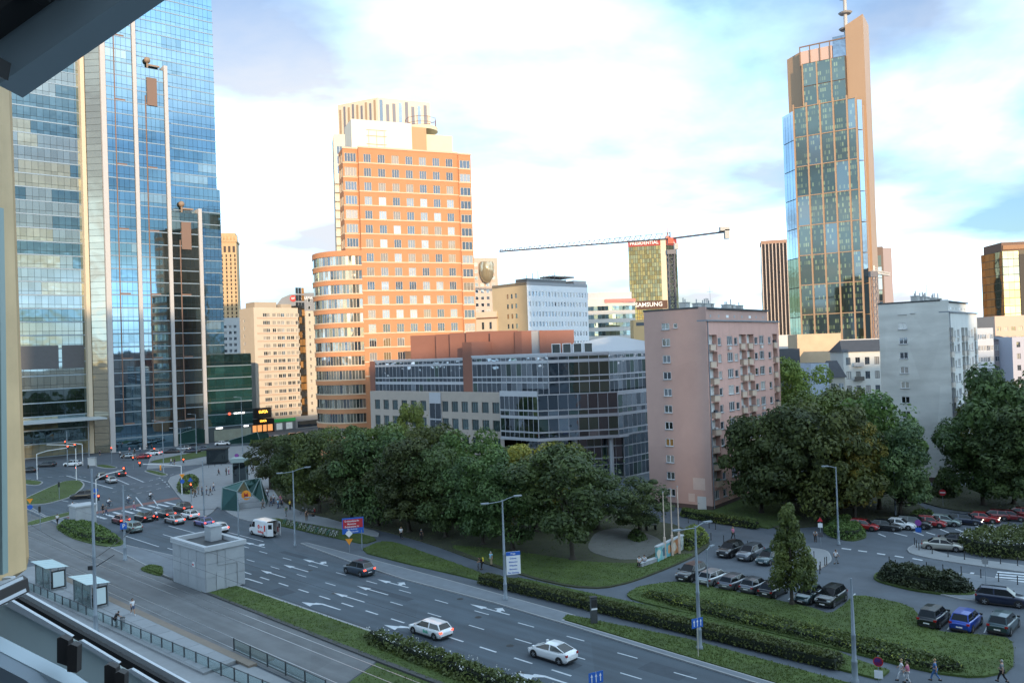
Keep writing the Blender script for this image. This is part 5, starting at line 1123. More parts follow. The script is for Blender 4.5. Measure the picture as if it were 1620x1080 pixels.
# ------------------------------------------------------------------ the tallest tower, bronze and glass
YV = 515.; V0 = D(1264, 400, YV); V0 = (V0[0], V0[1]); AV = radians(-32); vd = (cos(AV), sin(AV))
va = thing('bronze_skyscraper', 'tallest tower of bronze frames and dark glass with a mast on top', 'building', (*V0, 0), AV)
bz = mat('bronze_cladding', (.42, .27, .165), .55, .15, var=.04, vs_=.05)
zm = hz(V0, 172); Wv = reach(V0, vd, 1356, 150); vz = lambda y: hz(V0, y)
def lit_glass(name, refl, dens, tint=(.45, .5, .45)):
    m = glass(name, (.02, .028, .026), tint, refl, wave=.03, ws=.06, rnd=.2); t = m.node_tree
    out = [n for n in t.nodes if n.type == 'OUTPUT_MATERIAL'][0]; src = out.inputs[0].links[0].from_socket
    ge = t.nodes.new('ShaderNodeTexCoord'); vm = t.nodes.new('ShaderNodeVectorMath'); vm.operation = 'MULTIPLY'; vm.inputs[1].default_value = (.8, .0, .27)
    fl_ = t.nodes.new('ShaderNodeVectorMath'); fl_.operation = 'FLOOR'; t.links.new(ge.outputs['Object'], vm.inputs[0]); t.links.new(vm.outputs[0], fl_.inputs[0])
    oi = t.nodes.new('ShaderNodeObjectInfo'); ad = t.nodes.new('ShaderNodeVectorMath'); ad.operation = 'ADD'; t.links.new(fl_.outputs[0], ad.inputs[0]); t.links.new(oi.outputs['Location'], ad.inputs[1])
    wn = t.nodes.new('ShaderNodeTexWhiteNoise'); wn.noise_dimensions = '3D'; t.links.new(ad.outputs[0], wn.inputs[0])
    fr = t.nodes.new('ShaderNodeVectorMath'); fr.operation = 'FRACTION'; t.links.new(vm.outputs[0], fr.inputs[0]); sp = t.nodes.new('ShaderNodeSeparateXYZ'); t.links.new(fr.outputs[0], sp.inputs[0])
    on = mth('MULTIPLY', mth('GREATER_THAN', wn.outputs['Value'], 1 - dens, None, t), mth('MULTIPLY', mth('GREATER_THAN', sp.outputs[2], .38, None, t), mth('LESS_THAN', sp.outputs[0], .66, None, t), None, t), None, t)
    em = t.nodes.new('ShaderNodeEmission'); em.inputs[0].default_value = (.62, .72, .30, 1); t.links.new(mth('MULTIPLY', on, mth('MULTIPLY_ADD', wn.outputs['Value'], .42, -.19, t), None, t), em.inputs[1])
    a_ = t.nodes.new('ShaderNodeAddShader'); t.links.new(src, a_.inputs[0]); t.links.new(em.outputs[0], a_.inputs[1]); t.links.new(a_.outputs[0], out.inputs[0]); return m
lg = [lit_glass('lit_office_glass', .36, .45, (.27, .30, .27)), lit_glass('lit_office_glass_b', .45, .30, (.34, .39, .40))]
b = MB(); b.box(0, Wv, .3, 40, 0, zm); 
# left facet turning away
lf = Vector((-cos(radians(48)), sin(radians(48)))); Lw = 14.
b.prism([(0, .3), (0, 40), (lf.x * Lw, lf.y * Lw + 20), (lf.x * Lw, lf.y * Lw + .3)], 0, zm - 3); b.build('core', mat('varied_core', (.10, .07, .05), .6), va)
its = []; nr, nc = 9, 5; hh = (zm - 6) / nr; cw = [Wv * .215] * 4 + [Wv * .14]
x = 0
Fv = Face(0, 0, 0.)
for c in range(nc):
    for r_ in range(nr):
        its.append((pane_mesh(cw[c] - .9, hh - .5, lg[(c * 3 + r_) % 5 == 0]), Fv.pt(x + .45, 6 + r_ * hh + .25, -.1), 0.))
    o = MB(); o.box(x - .45, x + .45, -.7, .3, 0, zm + 2.2); o.build('bronze_fin', bz, va); x += cw[c]
place(va, 'window_pane', its)
o = MB(); o.box(Wv - .5, Wv + .5, -.6, .3, 0, zm + 2); o.build('bronze_fin', bz, va)
for r_ in range(nr + 1): o = MB(); o.box(.66, Wv - .51, -.45, .2, 6 + r_ * hh - .25, 6 + r_ * hh + .25); o.build('floor_band', bz, va)
bl = glass('blue_facet', (.03, .06, .09), (.52, .68, .82), .75, wave=.02, rnd=.1); gf = glass('green_facet', (.05, .07, .035), (.42, .5, .36), .5, wave=.02, rnd=.1)
Fl = Face(lf.x * Lw, lf.y * Lw, atan2(-lf.y, -lf.x)); its = []
for c in range(4):
    for r_ in range(nr): its.append((pane_mesh(Lw / 4 - .25, hh - .5, gf if r_ < 4 else bl), Fl.pt(c * Lw / 4 + .1, 5 + r_ * hh, .2), Fl.a))
place(va, 'window_pane', its)
# right bronze flank and crown
wr_ = reach((V0[0] + vd[0] * Wv, V0[1] + vd[1] * Wv), vd, 1368, 150); Fq = Face(Wv + .5, .6, radians(38)); o = MB(); o.box(Wv - .3, Wv + 3.4, 2.5, 36, 0, zm - 4); o.build('flank', bz, va)
its = [(pane_mesh(3.0, hh - .5, bl), Face(Wv + .45, .0, radians(40)).pt(.2, 5 + r_ * hh, .1), radians(40)) for r_ in range(nr)]; place(va, 'window_pane', its)
x1_, x2_ = reach(V0, vd, 1334, 210), reach(V0, vd, 1360, 210)
o = MB(); zr_ = vz(41); zr2 = vz(53); o.raw([(x1_, 8, 0), (x2_ + 1, 8, 0), (x2_ + 1, 30, 0), (x1_, 30, 0), (x1_, 8, zr2), (x2_ + 1, 8, zr_), (x2_ + 1, 30, zr_), (x1_, 30, zr2)], [(4, 5, 6, 7), (0, 1, 5, 4), (1, 2, 6, 5), (2, 3, 7, 6), (3, 0, 4, 7)]); o.build('crown_slab', bz, va)
o = MB(); xa_, xb_ = -6.5, reach(V0, vd, 1264.5, 200) + 1.; zl_ = vz(75); o.raw([(xa_, 16, 0), (3, 12, 0), (3, 30, 0), (xa_, 30, 0), (xa_, 16, zl_ - 2), (3, 12, zl_), (3, 30, zl_), (xa_, 30, zl_ - 2)], [(4, 5, 6, 7), (0, 1, 5, 4), (1, 2, 6, 5), (2, 3, 7, 6), (3, 0, 4, 7)]); o.build('crown_slab', bz, va)
z2a, z2b = zm, vz(100); t0, t1 = 5., x1_ - .2
o = MB(); o.box(t0, t1, 6.4, 30, 0, z2b); o.build('upper_tier', MATS['varied_core'], va); its = []
for c in range(3):
    for r_ in range(2): its.append((pane_mesh((t1 - t0) / 3 - .9, (z2b - z2a) / 2 - .6, lg[0]), (t0 + .4 + c * (t1 - t0) / 3, 6.3, z2a + .2 + r_ * (z2b - z2a) / 2), 0.))
    o = MB(); o.box(t0 - .4 + c * (t1 - t0) / 3, t0 + .4 + c * (t1 - t0) / 3, 5.6, 6.4, z2a, z2b); o.build('bronze_fin', bz, va)
place(va, 'window_pane', its)
o = MB(); o.box(3.2, t1 - 8, 9, 28, z2b, vz(78)); o.build('crown_panel', mat('pink_panel', (.58, .40, .33), .7), va); o = MB()
for q in range(4): o.box(3.0 + q * 6, 3.6 + q * 6, 8.5, 9, z2b - 1, vz(70))
o.box(3, t1, 8.6, 8.9, vz(72), vz(70)); o.build('crown_frame', mat('bronze_dark', (.2, .13, .09), .6), va)
o = MB(); o.box(t1 - 7.6, t1 - .05, 8.8, 20, z2b - 2, vz(66)); o.build('crown_glazing', glass('crown_glass', (.05, .06, .08), (.4, .45, .52), .5), va)
zt_ = vz(38); mx_ = reach(V0, vd, 1330, 225); o = MB(); o.cyl((mx_, 16, zt_ - 25), (mx_, 16, zt_ + 40), 1.3, .9, 8)
for z in (zt_ - 6, zt_ + 4, zt_ + 14): o.cyl((mx_, 16, z), (mx_, 16, z + .8), 3.4, 4.2, 16)
o.build('mast', mat('mast_white', (.45, .42, .4), .5), va)

# towers beside it
P = D(1207, 450, 720); P = (P[0], P[1]); root = thing('ribbed_tower', 'pale ribbed tower half hidden left of the bronze skyscraper', 'building', (*P, 0), radians(-14)); zt_ = hz(P, 381); Wd = 30
b = MB(); b.box(0, Wd, 0, 25, 0, zt_); b.box(-.3, Wd + .3, -.4, 25, zt_ - 3, zt_, 1); b.build('shaft', [glass('ribbed_glass', (.06, .06, .07), (.45, .42, .42), .4), mat('rib_cap', (.35, .22, .16), .8)], root)
for i in range(11): o = MB(); o.box(i * Wd / 10 - .4, i * Wd / 10 + .4, -.9, 0, 0, zt_ - 3); o.build('rib', mat('rib_pale', (.55, .45, .38), .8), root)
P = D(1379, 450, 640); P = (P[0], P[1]); root = thing('office_tower', 'dark glass tower with brown frame just right of the bronze skyscraper', 'building', (*P, 0), radians(-18)); zt_ = hz(P, 391)
b = MB(); b.box(-6, 9, 0, 20, 0, zt_); b.prism([(9, .0), (16, 7), (16, 20), (9, 20)], 0, zt_ - 1, 1); b.build('shaft', [mat('brown_frame', (.16, .11, .09), .6), mat('mauve_side', (.35, .28, .27), .8)], root)
its = []
for k in range(int(zt_ / 9)): its.append((pane_mesh(11, 8.4, bl if k % 3 else lg[1]), (-3.5, -.02, 2 + k * 9), 0.))
place(root, 'window_pane', its)
P = D(1588, 460, 420); P = (P[0], P[1]); ft = thing('gold_office_tower', 'faceted tower of golden mirror glass cut by the right edge', 'building', (*P, 0), radians(-6)); zt_ = hz(P, 397)
b = MB(); lfp = loc2(D(1554, 460, 440), P, radians(-6)); b.prism([(0, .1), (32, .1), (32, 40), lfp, ], 0, zt_); b.build('core', mat('gold_core', (.10, .08, .05), .6), ft)
its = []; nfl = int(zt_ / 4); Fl = Face(lfp[0], lfp[1], atan2(-lfp[1], -lfp[0])); ll = hypot(*lfp)
ga = glass('mirror_gold', (.25, .20, .10), (.92, .82, .55), .6, wave=.04, ws=.1, rnd=.12); gb = glass('mirror_brown', (.06, .045, .03), (.50, .42, .28), .55, wave=.05, ws=.1, rnd=.15)
for k in range(nfl):
    for i in range(3): its.append((pane_mesh(2.5, 3.7, ga), (.1 + i * 2.6, 0, zt_ - 4 - k * 4), 0.))
    for i in range(5): its.append((pane_mesh(3.9, 3.7, ga), (11.5 + i * 4, 0, zt_ - 4 - k * 4), 0.))
    for i in range(5): its.append((pane_mesh(ll / 5 - .1, 3.7, gb), Fl.pt(i * ll / 5 + .05, zt_ - 4 - k * 4, .0), Fl.a))
place(ft, 'window_pane', its)
o = MB(); o.box(2.6, 40, 6, 26, zt_, zt_ + 5); o.box(3, 40, 5.4, 27, zt_ + 1.2, zt_ + 3.4, 1); o.build('roof_storey', [mat('roof_brown', (.18, .11, .08), .8), mat('roof_rust', (.33, .18, .10), .8)], ft)
o = MB(); o.box(8.0, 11.3, -.3, .5, 4, zt_ - 2); o.build('dark_slot', mat('slot_dark', (.02, .016, .014), .6), ft)

# low houses between the blocks, and at the right edge
def house(name, label, pa, pb, Y, ytop, ang, dp, wm, roof=None, cols=3, rows=4, wsz=(1.1, 1.6), dz=3.3, fm=None, rh=0., gs=None, top=1.4):
    P = D(pa, 560, Y); P = (P[0], P[1]); A = radians(ang); fdir = (cos(A), sin(A)); Wd = reach(P, fdir, pb, 20); zt_ = hz(P, ytop)
    root, Fs = shell(name, label, P, A, Wd, dp, zt_, None); b = MB(); rects = []; its = []
    if cols:
        cs = [Wd * (i + .5) / cols - wsz[0] / 2 for i in range(cols)]
        for k in range(rows):
            z = zt_ - top - wsz[1] - k * dz
            if z < .6: break
            for s_ in cs: rects.append((s_, z, s_ + wsz[0], z + wsz[1])); its.append((win_mesh(wsz[0], wsz[1], 1, fm or frd, R.choice(gs or GH), .08), Fs[0].pt(s_, z, -.12), 0.))
    wall_open(Fs[0], b, Wd, 0, zt_, rects, 0, 0, .15); plain(b, Fs, Wd, dp, zt_, (1, 2, 3)); b.build('wall', [wm, roofm], root); place(root, 'window', its)
    if rh:
        o = MB(); o.raw([(-.4, -.4, zt_), (Wd + .4, -.4, zt_), (Wd + .4, dp + .4, zt_), (-.4, dp + .4, zt_), (.6, dp * .4, zt_ + rh), (Wd - .6, dp * .4, zt_ + rh)], [(0, 1, 5, 4), (1, 2, 5), (2, 3, 4, 5), (3, 0, 4), (0, 3, 2, 1)]); o.build('roof', roof, root)
    return root, Wd, zt_
slate = mat('dark_slate', (.05, .052, .06), .8, var=.15, vs_=1)
hs, Wd, zt_ = house('tenement_house', 'white tenement with dark roof and little balconies left of the grey block', 1334, 1410, 210, 557, -6, 12, mat('tenement_white', (.56, .56, .53), .9, var=.05), slate, 5, 5, (1.15, 1.9), 3.6, frd, 3.0)
for k in range(3): o = MB(); o.box(Wd * .3 - 1.2, Wd * .3 + 1.2, -1.0, 0, 0, .15); o.box(Wd * .3 - 1.2, Wd * .3 + 1.2, -1.0, -.92, .15, 1.0); o.build('balcony', mat('balcony_iron', (.10, .09, .08), .7) if k else sillm, hs, (0, 0, zt_ - 3.7 - k * 3.6))
house('firewall_house', 'cream house with a blank sunlit firewall below the bronze skyscraper', 1262, 1332, 232, 529, -4, 10, mat('firewall_cream', (.56, .42, .28), .92, var=.12, vs_=.3), None, 0)
house('white_annex', 'low white building with a sign strip right of the pink block', 1233, 1264, 262, 530, 2, 14, mat('annex_pale', (.58, .55, .52), .9), None, 0)
house('flat_roof_house', 'pale flat roofed house behind the white tenement', 1330, 1392, 240, 537, -4, 12, mat('pale_grey_house', (.5, .5, .5), .9), None, 0)
house('small_house', 'small house with a grey mansard between the light tree and white tenement', 1310, 1336, 200, 597, -4, 9, mat('small_house_cream', (.45, .42, .36), .9), slate, 2, 2, (1.2, 1.5), 3.2, pvc, 4.0)
house('wrapped_facade', 'house front wrapped in pale blue scaffold sheeting', 1282, 1311, 195, 575, -4, 9, mat('scaffold_sheet', (.42, .48, .56), .9, var=.2, vs_=1.2, bump=.6, bs=3), None, 0)
house('dark_hall', 'dark flat hall under the white annex right of the pink block', 1230, 1266, 225, 552, 0, 10, mat('dark_hall', (.07, .075, .085), .8), None, 0)
house('apartment_block', 'pale blue block of flats behind the grey block', 1546, 1573, 215, 519, 18, 30, mat('pale_blue_render', (.47, .49, .53), .9), None, 5, 9, (1.0, 1.4), 3.0, pvc, top=1.6)
house('apartment_block', 'peach block with small dark windows at the right edge', 1576, 1680, 300, 500, -3, 20, mat('peach_render', (.62, .44, .34), .9), None, 9, 6, (1.5, 1.5), 3.4, sillm, top=4)
house('apartment_block', 'mauve grey house with a shallow roof at the right edge', 1571, 1602, 235, 538, -3, 14, mat('mauve_render', (.33, .28, .28), .9), slate, 2, 6, (1.5, 1.5), 3.2, pvc, 1.2)
house('apartment_block', 'lavender white house wall cut off by the right edge', 1602, 1680, 228, 533, -3, 14, mat('lavender_render', (.44, .44, .50), .9), None, 4, 6, (1.0, 1.5), 3.2, frd)

# ------------------------------------------------------------------ the side of the street the window is on
hb = mat('host_concrete', (.16, .165, .17), .9, var=.08, vs_=.2)
def behind(name, label, u0, u1, v0, v1, h, m, st=3.4):
    root = thing(name, label, 'building', (*W(u1, v1), 0), atan2(-EU[1], -EU[0])); L = u1 - u0; dp = v1 - v0
    root.rotation_euler.z = atan2(-EU[1], -EU[0]) + pi; root.location = (*W(u0, v1), 0)
    F = Face(0, 0, 0.); b = MB(); b.box(0, L, .01, dp, 0, h); b.build('wall', m, root)
    bb = MB(); n = int(L / 3); k = 0
    while 4 + k * st + 2 < h:
        for i in range(n): s_ = i * L / n + .5; bb.box(s_, s_ + L / n - 1.1, -.05, .005, 4 + k * st, 4 + k * st + 1.9)
        k += 1
    bb.build('far_windows', gd, root, kind='stuff')
    return root
behind('host_building', 'grey building on the near side, whose open window frames the view', -94, 62, -26, -.9, 34, hb)
# skyline towards the sun, unseen blocks added and sized to set the shade lines
def casters(name, label, p0, p1, s0, h, m):
    S2 = (SUN_DIR.x, SUN_DIR.y); Pn = (-S2[1], S2[0]); ang = atan2(Pn[1], Pn[0]); L = p1 - p0
    root = thing(name, label, 'building', (S2[0] * s0 + Pn[0] * p1, S2[1] * s0 + Pn[1] * p1, 0), ang + pi)
    b = MB(); b.box(0, L, 0, 28, 0, h); b.build('wall', m, root); bb = MB(); n = int(L / 3.2); k = 0
    while 5 + k * 3.6 < h - 3:
        for i in range(n): q = i * L / n + .4; bb.box(q, q + L / n - .9, -.06, .0, 5 + k * 3.6, 7.3 + k * 3.6)
        k += 1
    bb.build('far_windows', gd, root, kind='stuff')
gsl = mat('caster_slate', (.10, .115, .13), .8, var=.1, vs_=.2); gpl = mat('caster_pale', (.30, .30, .30), .85, var=.1, vs_=.2)
casters('caster_tower', 'pale high-rise of the sunward skyline, unseen, added to shade the glass skyscraper', -92, -46, 350, 141, gpl)
casters('caster_slab', 'broad slate office slab of the sunward skyline, unseen, added to shade the street and hotel foot', -45.5, 53.8, 350, 112, gsl)
casters('caster_tower', 'slate high-rise of the sunward skyline, unseen, added to shade the slab blocks and white office', 54.3, 121, 350, 146, gsl)
casters('caster_slab', 'pale office slab at the end of the sunward skyline, unseen, added to shade the trees at the right edge', 121.5, 178, 350, 106, gpl)
# ------------------------------------------------------------------ vehicles
M_tyre = mat('tyre', (.012, .012, .013), .85); M_rim = mat('rim', (.42, .43, .44), .35, .8); M_plate = mat('number_plate', (.6, .61, .6), .6)
M_cglass = mat('car_glass', (.010, .012, .014), .08, spec=.45)
M_trim = mat('black_trim', (.015, .015, .016), .6); M_head = mat('headlight', (.62, .65, .68), .12, .3); M_tail = mat('tail_lamp', (.28, .012, .012), .25)
M_brake = mat('brake_lamp', (.5, .02, .01), .3, emit=(1, .06, .03), es=3.0); M_beam = mat('headlight_on', (.9, .85, .7), .3, emit=(1, .86, .6), es=4.0)
PAINT = {}
def paint(name, c, metal=.35):
    if name not in PAINT: PAINT[name] = mat('paint_' + name, c, .28, metal, coat=.9, var=.03, vs_=.8)
    return PAINT[name]
paint('white', (.68, .69, .70), 0.); paint('black', (.010, .011, .013), .2); paint('navy', (.014, .020, .045)); paint('dark_blue_grey', (.045, .062, .085)); paint('blue', (.012, .05, .33)); paint('red', (.32, .012, .014), .1); paint('dark_red', (.14, .010, .014), .1)
paint('silver', (.36, .38, .39), .6); paint('grey', (.13, .14, .16), .5); paint('green_silver', (.20, .26, .25), .5); paint('champagne', (.36, .35, .31), .5); paint('teal', (.03, .06, .07), .4); paint('orange', (.42, .13, .02), .1); paint('violet_blue', (.10, .10, .26), .4)
# style: length, width, height, belt height, bonnet height, boot height, then along the length (0 = tail, 1 = nose): rear glass foot, rear roof edge, front roof edge, windscreen foot
STY = dict(hatch=(4.1, 1.76, 1.47, .93, .86, .98, .045, .15, .60, .79), suv=(4.5, 1.86, 1.68, 1.06, 1.0, 1.12, .03, .12, .60, .77), wagon=(4.7, 1.82, 1.48, .94, .86, 1.0, .03, .12, .60, .77), sedan=(4.65, 1.8, 1.44, .94, .86, .98, .15, .29, .60, .77), liftback=(4.48, 1.76, 1.49, .96, .84, 1.10, .05, .30, .56, .84))
CM = {}
def car_meshes(sty):
    if sty in CM: return CM[sty]
    L, Wd, H, zb, zh, zt, r0, r1, f1, f0 = STY[sty]; w = Wd / 2; X = lambda t: (t - .5) * L; cl = .19
    stn = [(0., .84, .42, zt * .72), (.015, .91, .30, zt * .93), (.06, .97, cl + .02, zt), (.2, 1., cl, zb + .02), (.45, 1., cl, zb), (f0 - .04, 1., cl, zb - .01), (f0 + .03, .99, cl, zh + .03), (.9, .965, cl, zh - .04), (.965, .90, cl + .03, zh - .14), (.99, .80, .28, zh - .26), (1., .72, .36, zh - .36)]
    if sty == 'sedan': stn[3] = (.16, 1., cl, zt)
    b = MB(); ring = []
    for t, kw, z0, z1 in stn:
        x = X(t); ww = w * kw; ring.append([(x, 0, z0), (x, ww * .86, z0), (x, ww * .985, z0 + .10), (x, ww, z0 + (z1 - z0) * .45), (x, ww * .975, z0 + (z1 - z0) * .72), (x, ww * .955, z1 - .09), (x, ww * .89, z1 - .015), (x, ww * .6, z1 + .015), (x, 0, z1 + .025)])
    n = len(ring[0]); full = []
    for rg in ring: full.append(rg + [(p[0], -p[1], p[2]) for p in rg[-2:0:-1]])
    m = len(full[0]); vs = [p for q in full for p in q]
    b.raw(vs, [(i * m + j, i * m + (j + 1) % m, (i + 1) * m + (j + 1) % m, (i + 1) * m + j) for i in range(len(full) - 1) for j in range(m)], 0, True)
    b.face(full[0][::-1], 0); b.face(full[-1], 0)
    # cabin
    hb_, ht = w * .885, w * .69; zr = H - .05
    q = [(X(r0), hb_ * .93, zt - .03 if sty != 'sedan' else zt - .01), (X(f0), hb_ * .96, zh + .015), (X(f1), ht, zr), (X(r1), ht * .97, zr)]
    xm = X((r1 + f1) / 2); bl, br = q[0], q[1]
    base = [(X(r0), s * hb_ * .93, q[0][2]) for s in (1, -1)]
    P = lambda x, y, z: (x, y, z)
    A_, B_, C_, D_ = q
    mid_b = (xm, hb_, zb); mid_t = (xm, ht * 1.02, H - .03)
    for s in (1, -1):
        f = lambda p: (p[0], p[1] * s, p[2])
        for quad in ((A_, mid_b, mid_t, D_), (mid_b, B_, C_, mid_t)):
            pts = [f(p) for p in quad]; b.face(pts if s < 0 else pts[::-1], 0, True)
    f = lambda p: (p[0], -p[1], p[2])
    b.face([B_, f(B_), f(C_), C_], 0); b.face([f(A_), A_, D_, f(D_)], 0)
    rc = (xm, 0, H); 
    rows = [[D_, (D_[0] - .02, 0, zr + .03), f(D_)], [mid_t, rc, f(mid_t)], [C_, (C_[0] + .03, 0, zr + .03), f(C_)]]
    for i in range(2):
        for j in range(2): b.face([rows[i][j], rows[i][j + 1], rows[i + 1][j + 1], rows[i + 1][j]], 0, True)
    wr = .335 if sty != 'suv' else .36; xf, xr = X(.815), X(.175)
    for x in (xf, xr):
        for s in (1, -1):
            y = s * (w + .004); pts = [(x + (wr + .065) * cos(a), y, max(cl, wr + (wr + .065) * sin(a))) for a in [pi * i / 12 - .35 + .7 * i / 12 * 1.0 for i in range(13)]]
            b.face(pts if s < 0 else pts[::-1], 1)
    for s in (1, -1): b.box(X(.26), X(.74), min(s * w * .93, s * (w + .006)), max(s * w * .93, s * (w + .006)), cl - .02, cl + .1, 1)
    b.box(X(0) - .012, X(.03), -w * .72, w * .72, .26, .44, 1); b.box(X(.98), X(1) + .012, -w * .6, w * .6, .25, .42, 1); b.box(X(.985), X(1.) + .008, -w * .45, w * .45, zh - .44, zh - .36, 1)
    body = ('body', b, 0)
    def panel(quad, ins, off_):
        c = [sum(p[i] for p in quad) / 4 for i in range(3)]; v1 = Vector(quad[1]) - Vector(quad[0]); v2 = Vector(quad[3]) - Vector(quad[0]); nn = v1.cross(v2).normalized()
        o = MB(); pts = []
        for i, p in enumerate(quad):
            d = Vector(c) - Vector(p); pts.append(Vector(p) + d.normalized() * ins + nn * off_)
        o.raw([tuple(p) for p in pts] + [tuple(p - nn * .02) for p in pts], [(0, 1, 2, 3), (0, 4, 5, 1), (1, 5, 6, 2), (2, 6, 7, 3), (3, 7, 4, 0)]); return o
    parts = [('windscreen', panel([f(B_), B_, C_, f(C_)][::1], .07, .012), M_cglass), ('rear_window', panel([A_, f(A_), f(D_), D_], .09, .012), M_cglass)]
    for s in (1, -1):
        g = (lambda p: (p[0], p[1] * s, p[2]))
        for quad in ((A_, mid_b, mid_t, D_), (mid_b, B_, C_, mid_t)):
            pts = [g(p) for p in quad]; parts.append(('side_window', panel(pts if s < 0 else pts[::-1], .075, .012), M_cglass))
    lights = []
    for s in (1, -1):
        o = MB(); o.box(X(.955), X(.985) + .01, min(s * w * .50, s * w * .84), max(s * w * .50, s * w * .84), zh - .30, zh - .16); lights.append(('headlight', o))
    for s in (1, -1):
        o = MB(); o.box(X(0) - .012, X(.035), min(s * w * .64, s * w * .90), max(s * w * .64, s * w * .90), zt * .72, zt * .88); lights.append(('tail_lamp', o))
    mir = []
    for s in (1, -1): o = MB(); o.box(X(f0) - .28, X(f0) - .12, min(s * w * .93, s * (w + .17)), max(s * w * .93, s * (w + .17)), zb + .0, zb + .15); mir.append(('mirror', o))
    pl = MB(); pl.box(X(0) - .02, X(0), -.26, .26, .52 if sty != 'sedan' else .5, .63); pl2 = MB(); pl2.box(X(1) + .005, X(1) + .022, -.26, .26, .36, .47)
    CM[sty] = dict(body=b, parts=[(n_, o.mesh(n_, m_)) for n_, o, m_ in parts], lights=lights, mir=mir, plates=[('number_plate', pl.mesh('number_plate', M_plate)), ('number_plate', pl2.mesh('number_plate', M_plate))], wheel=(wr, xf, xr, w), bodies={}, extra={})
    return CM[sty]
def wheel_mesh(r):
    if ('w', r) in CM: return CM[('w', r)]
    t = MB(); n = 20; prof = [(r * .62, -.10), (r * .96, -.11), (r, -.07), (r, .07), (r * .96, .11), (r * .62, .10)]
    vs = [(p * cos(2 * pi * i / n), y, p * sin(2 * pi * i / n)) for p, y in prof for i in range(n)]
    t.raw(vs, [(j * n + i, j * n + (i + 1) % n, (j + 1) * n + (i + 1) % n, (j + 1) * n + i) for j in range(5) for i in range(n)], 0, True)
    q = MB(); q.cyl((0, -.085, 0), (0, .085, 0), r * .63, n=16, sm=False)
    for i in range(5):
        a = 2 * pi * i / 5
        for y in (-.1, .1): q.box(0, 0, 0, 0, 0, 0) if False else q.raw([(r * .12 * cos(a + 1.5), y, r * .12 * sin(a + 1.5)), (r * .12 * cos(a - 1.5), y, r * .12 * sin(a - 1.5)), (r * .6 * cos(a - .14), y, r * .6 * sin(a - .14)), (r * .6 * cos(a + .14), y, r * .6 * sin(a + .14))], [(0, 1, 2, 3)], 1)
    CM[('w', r)] = (t.mesh('tyre', M_tyre), q.mesh('rim', [M_trim, M_rim])); return CM[('w', r)]
def lm(cm, key, o, m_):
    k = (key, m_.name)
    if k not in cm['extra']: cm['extra'][k] = o.mesh(key.split('#')[0], m_)
    return cm['extra'][k]
def car(pos, head, sty, col_, label, brake=False, beam=False, detail=2, group=None, z=-.012, plate=True):
    cm = car_meshes(sty); wr, xf, xr, w_ = cm['wheel']
    t = thing('car', label, 'car', (pos[0], pos[1], z), head, group)
    if col_ not in cm['bodies']: cm['bodies'][col_] = cm['body'].mesh('body', [PAINT[col_], M_trim])
    ob('body', cm['bodies'][col_], t)
    for n_, me in cm['parts']: ob(n_, me, t)
    for i, (n_, o) in enumerate(cm['lights']): ob(n_, lm(cm, n_ + '#%d' % i, o, (M_beam if beam else M_head) if n_ == 'headlight' else (M_brake if brake else M_tail)), t)
    ty, ri = wheel_mesh(wr)
    for x in (xf, xr):
        for s in (1, -1):
            wh = ob('wheel', ty, t, (x, s * (w_ - .095), wr))
            if detail > 1: ob('rim', ri, wh)
    if detail > 1:
        for i, (n_, o) in enumerate(cm['mir']): ob(n_, lm(cm, n_ + '#%d' % i, o, M_trim if sty == 'suv' else PAINT[col_]), t)
    if plate:
        for n_, me in cm['plates']: ob(n_, me, t)
    return t
def gp(x, y): return G(x, y)
HU = A_U; HV = A_V                                      # heading along the avenue to the far left, heading away from the window
# moving along the avenue
car(gp(568, 907), HU, 'suv', 'dark_blue_grey', 'dark blue-grey SUV with tail lights lit, alone in the far lane', True)
t = car(gp(681, 1003), HU, 'wagon', 'white', 'white estate taxi with a green door badge in the near lane', True)
tgreen = mat('taxi_green', (.03, .45, .28), .6)
lettering('Bolt', .42, tgreen, t, (-.35, STY['wagon'][1] / 2 + .012, .62), pi, bold=.02)
car(gp(874, 1041), HU, 'liftback', 'white', 'white sloping-tail hatchback nearest the viewer on the avenue')
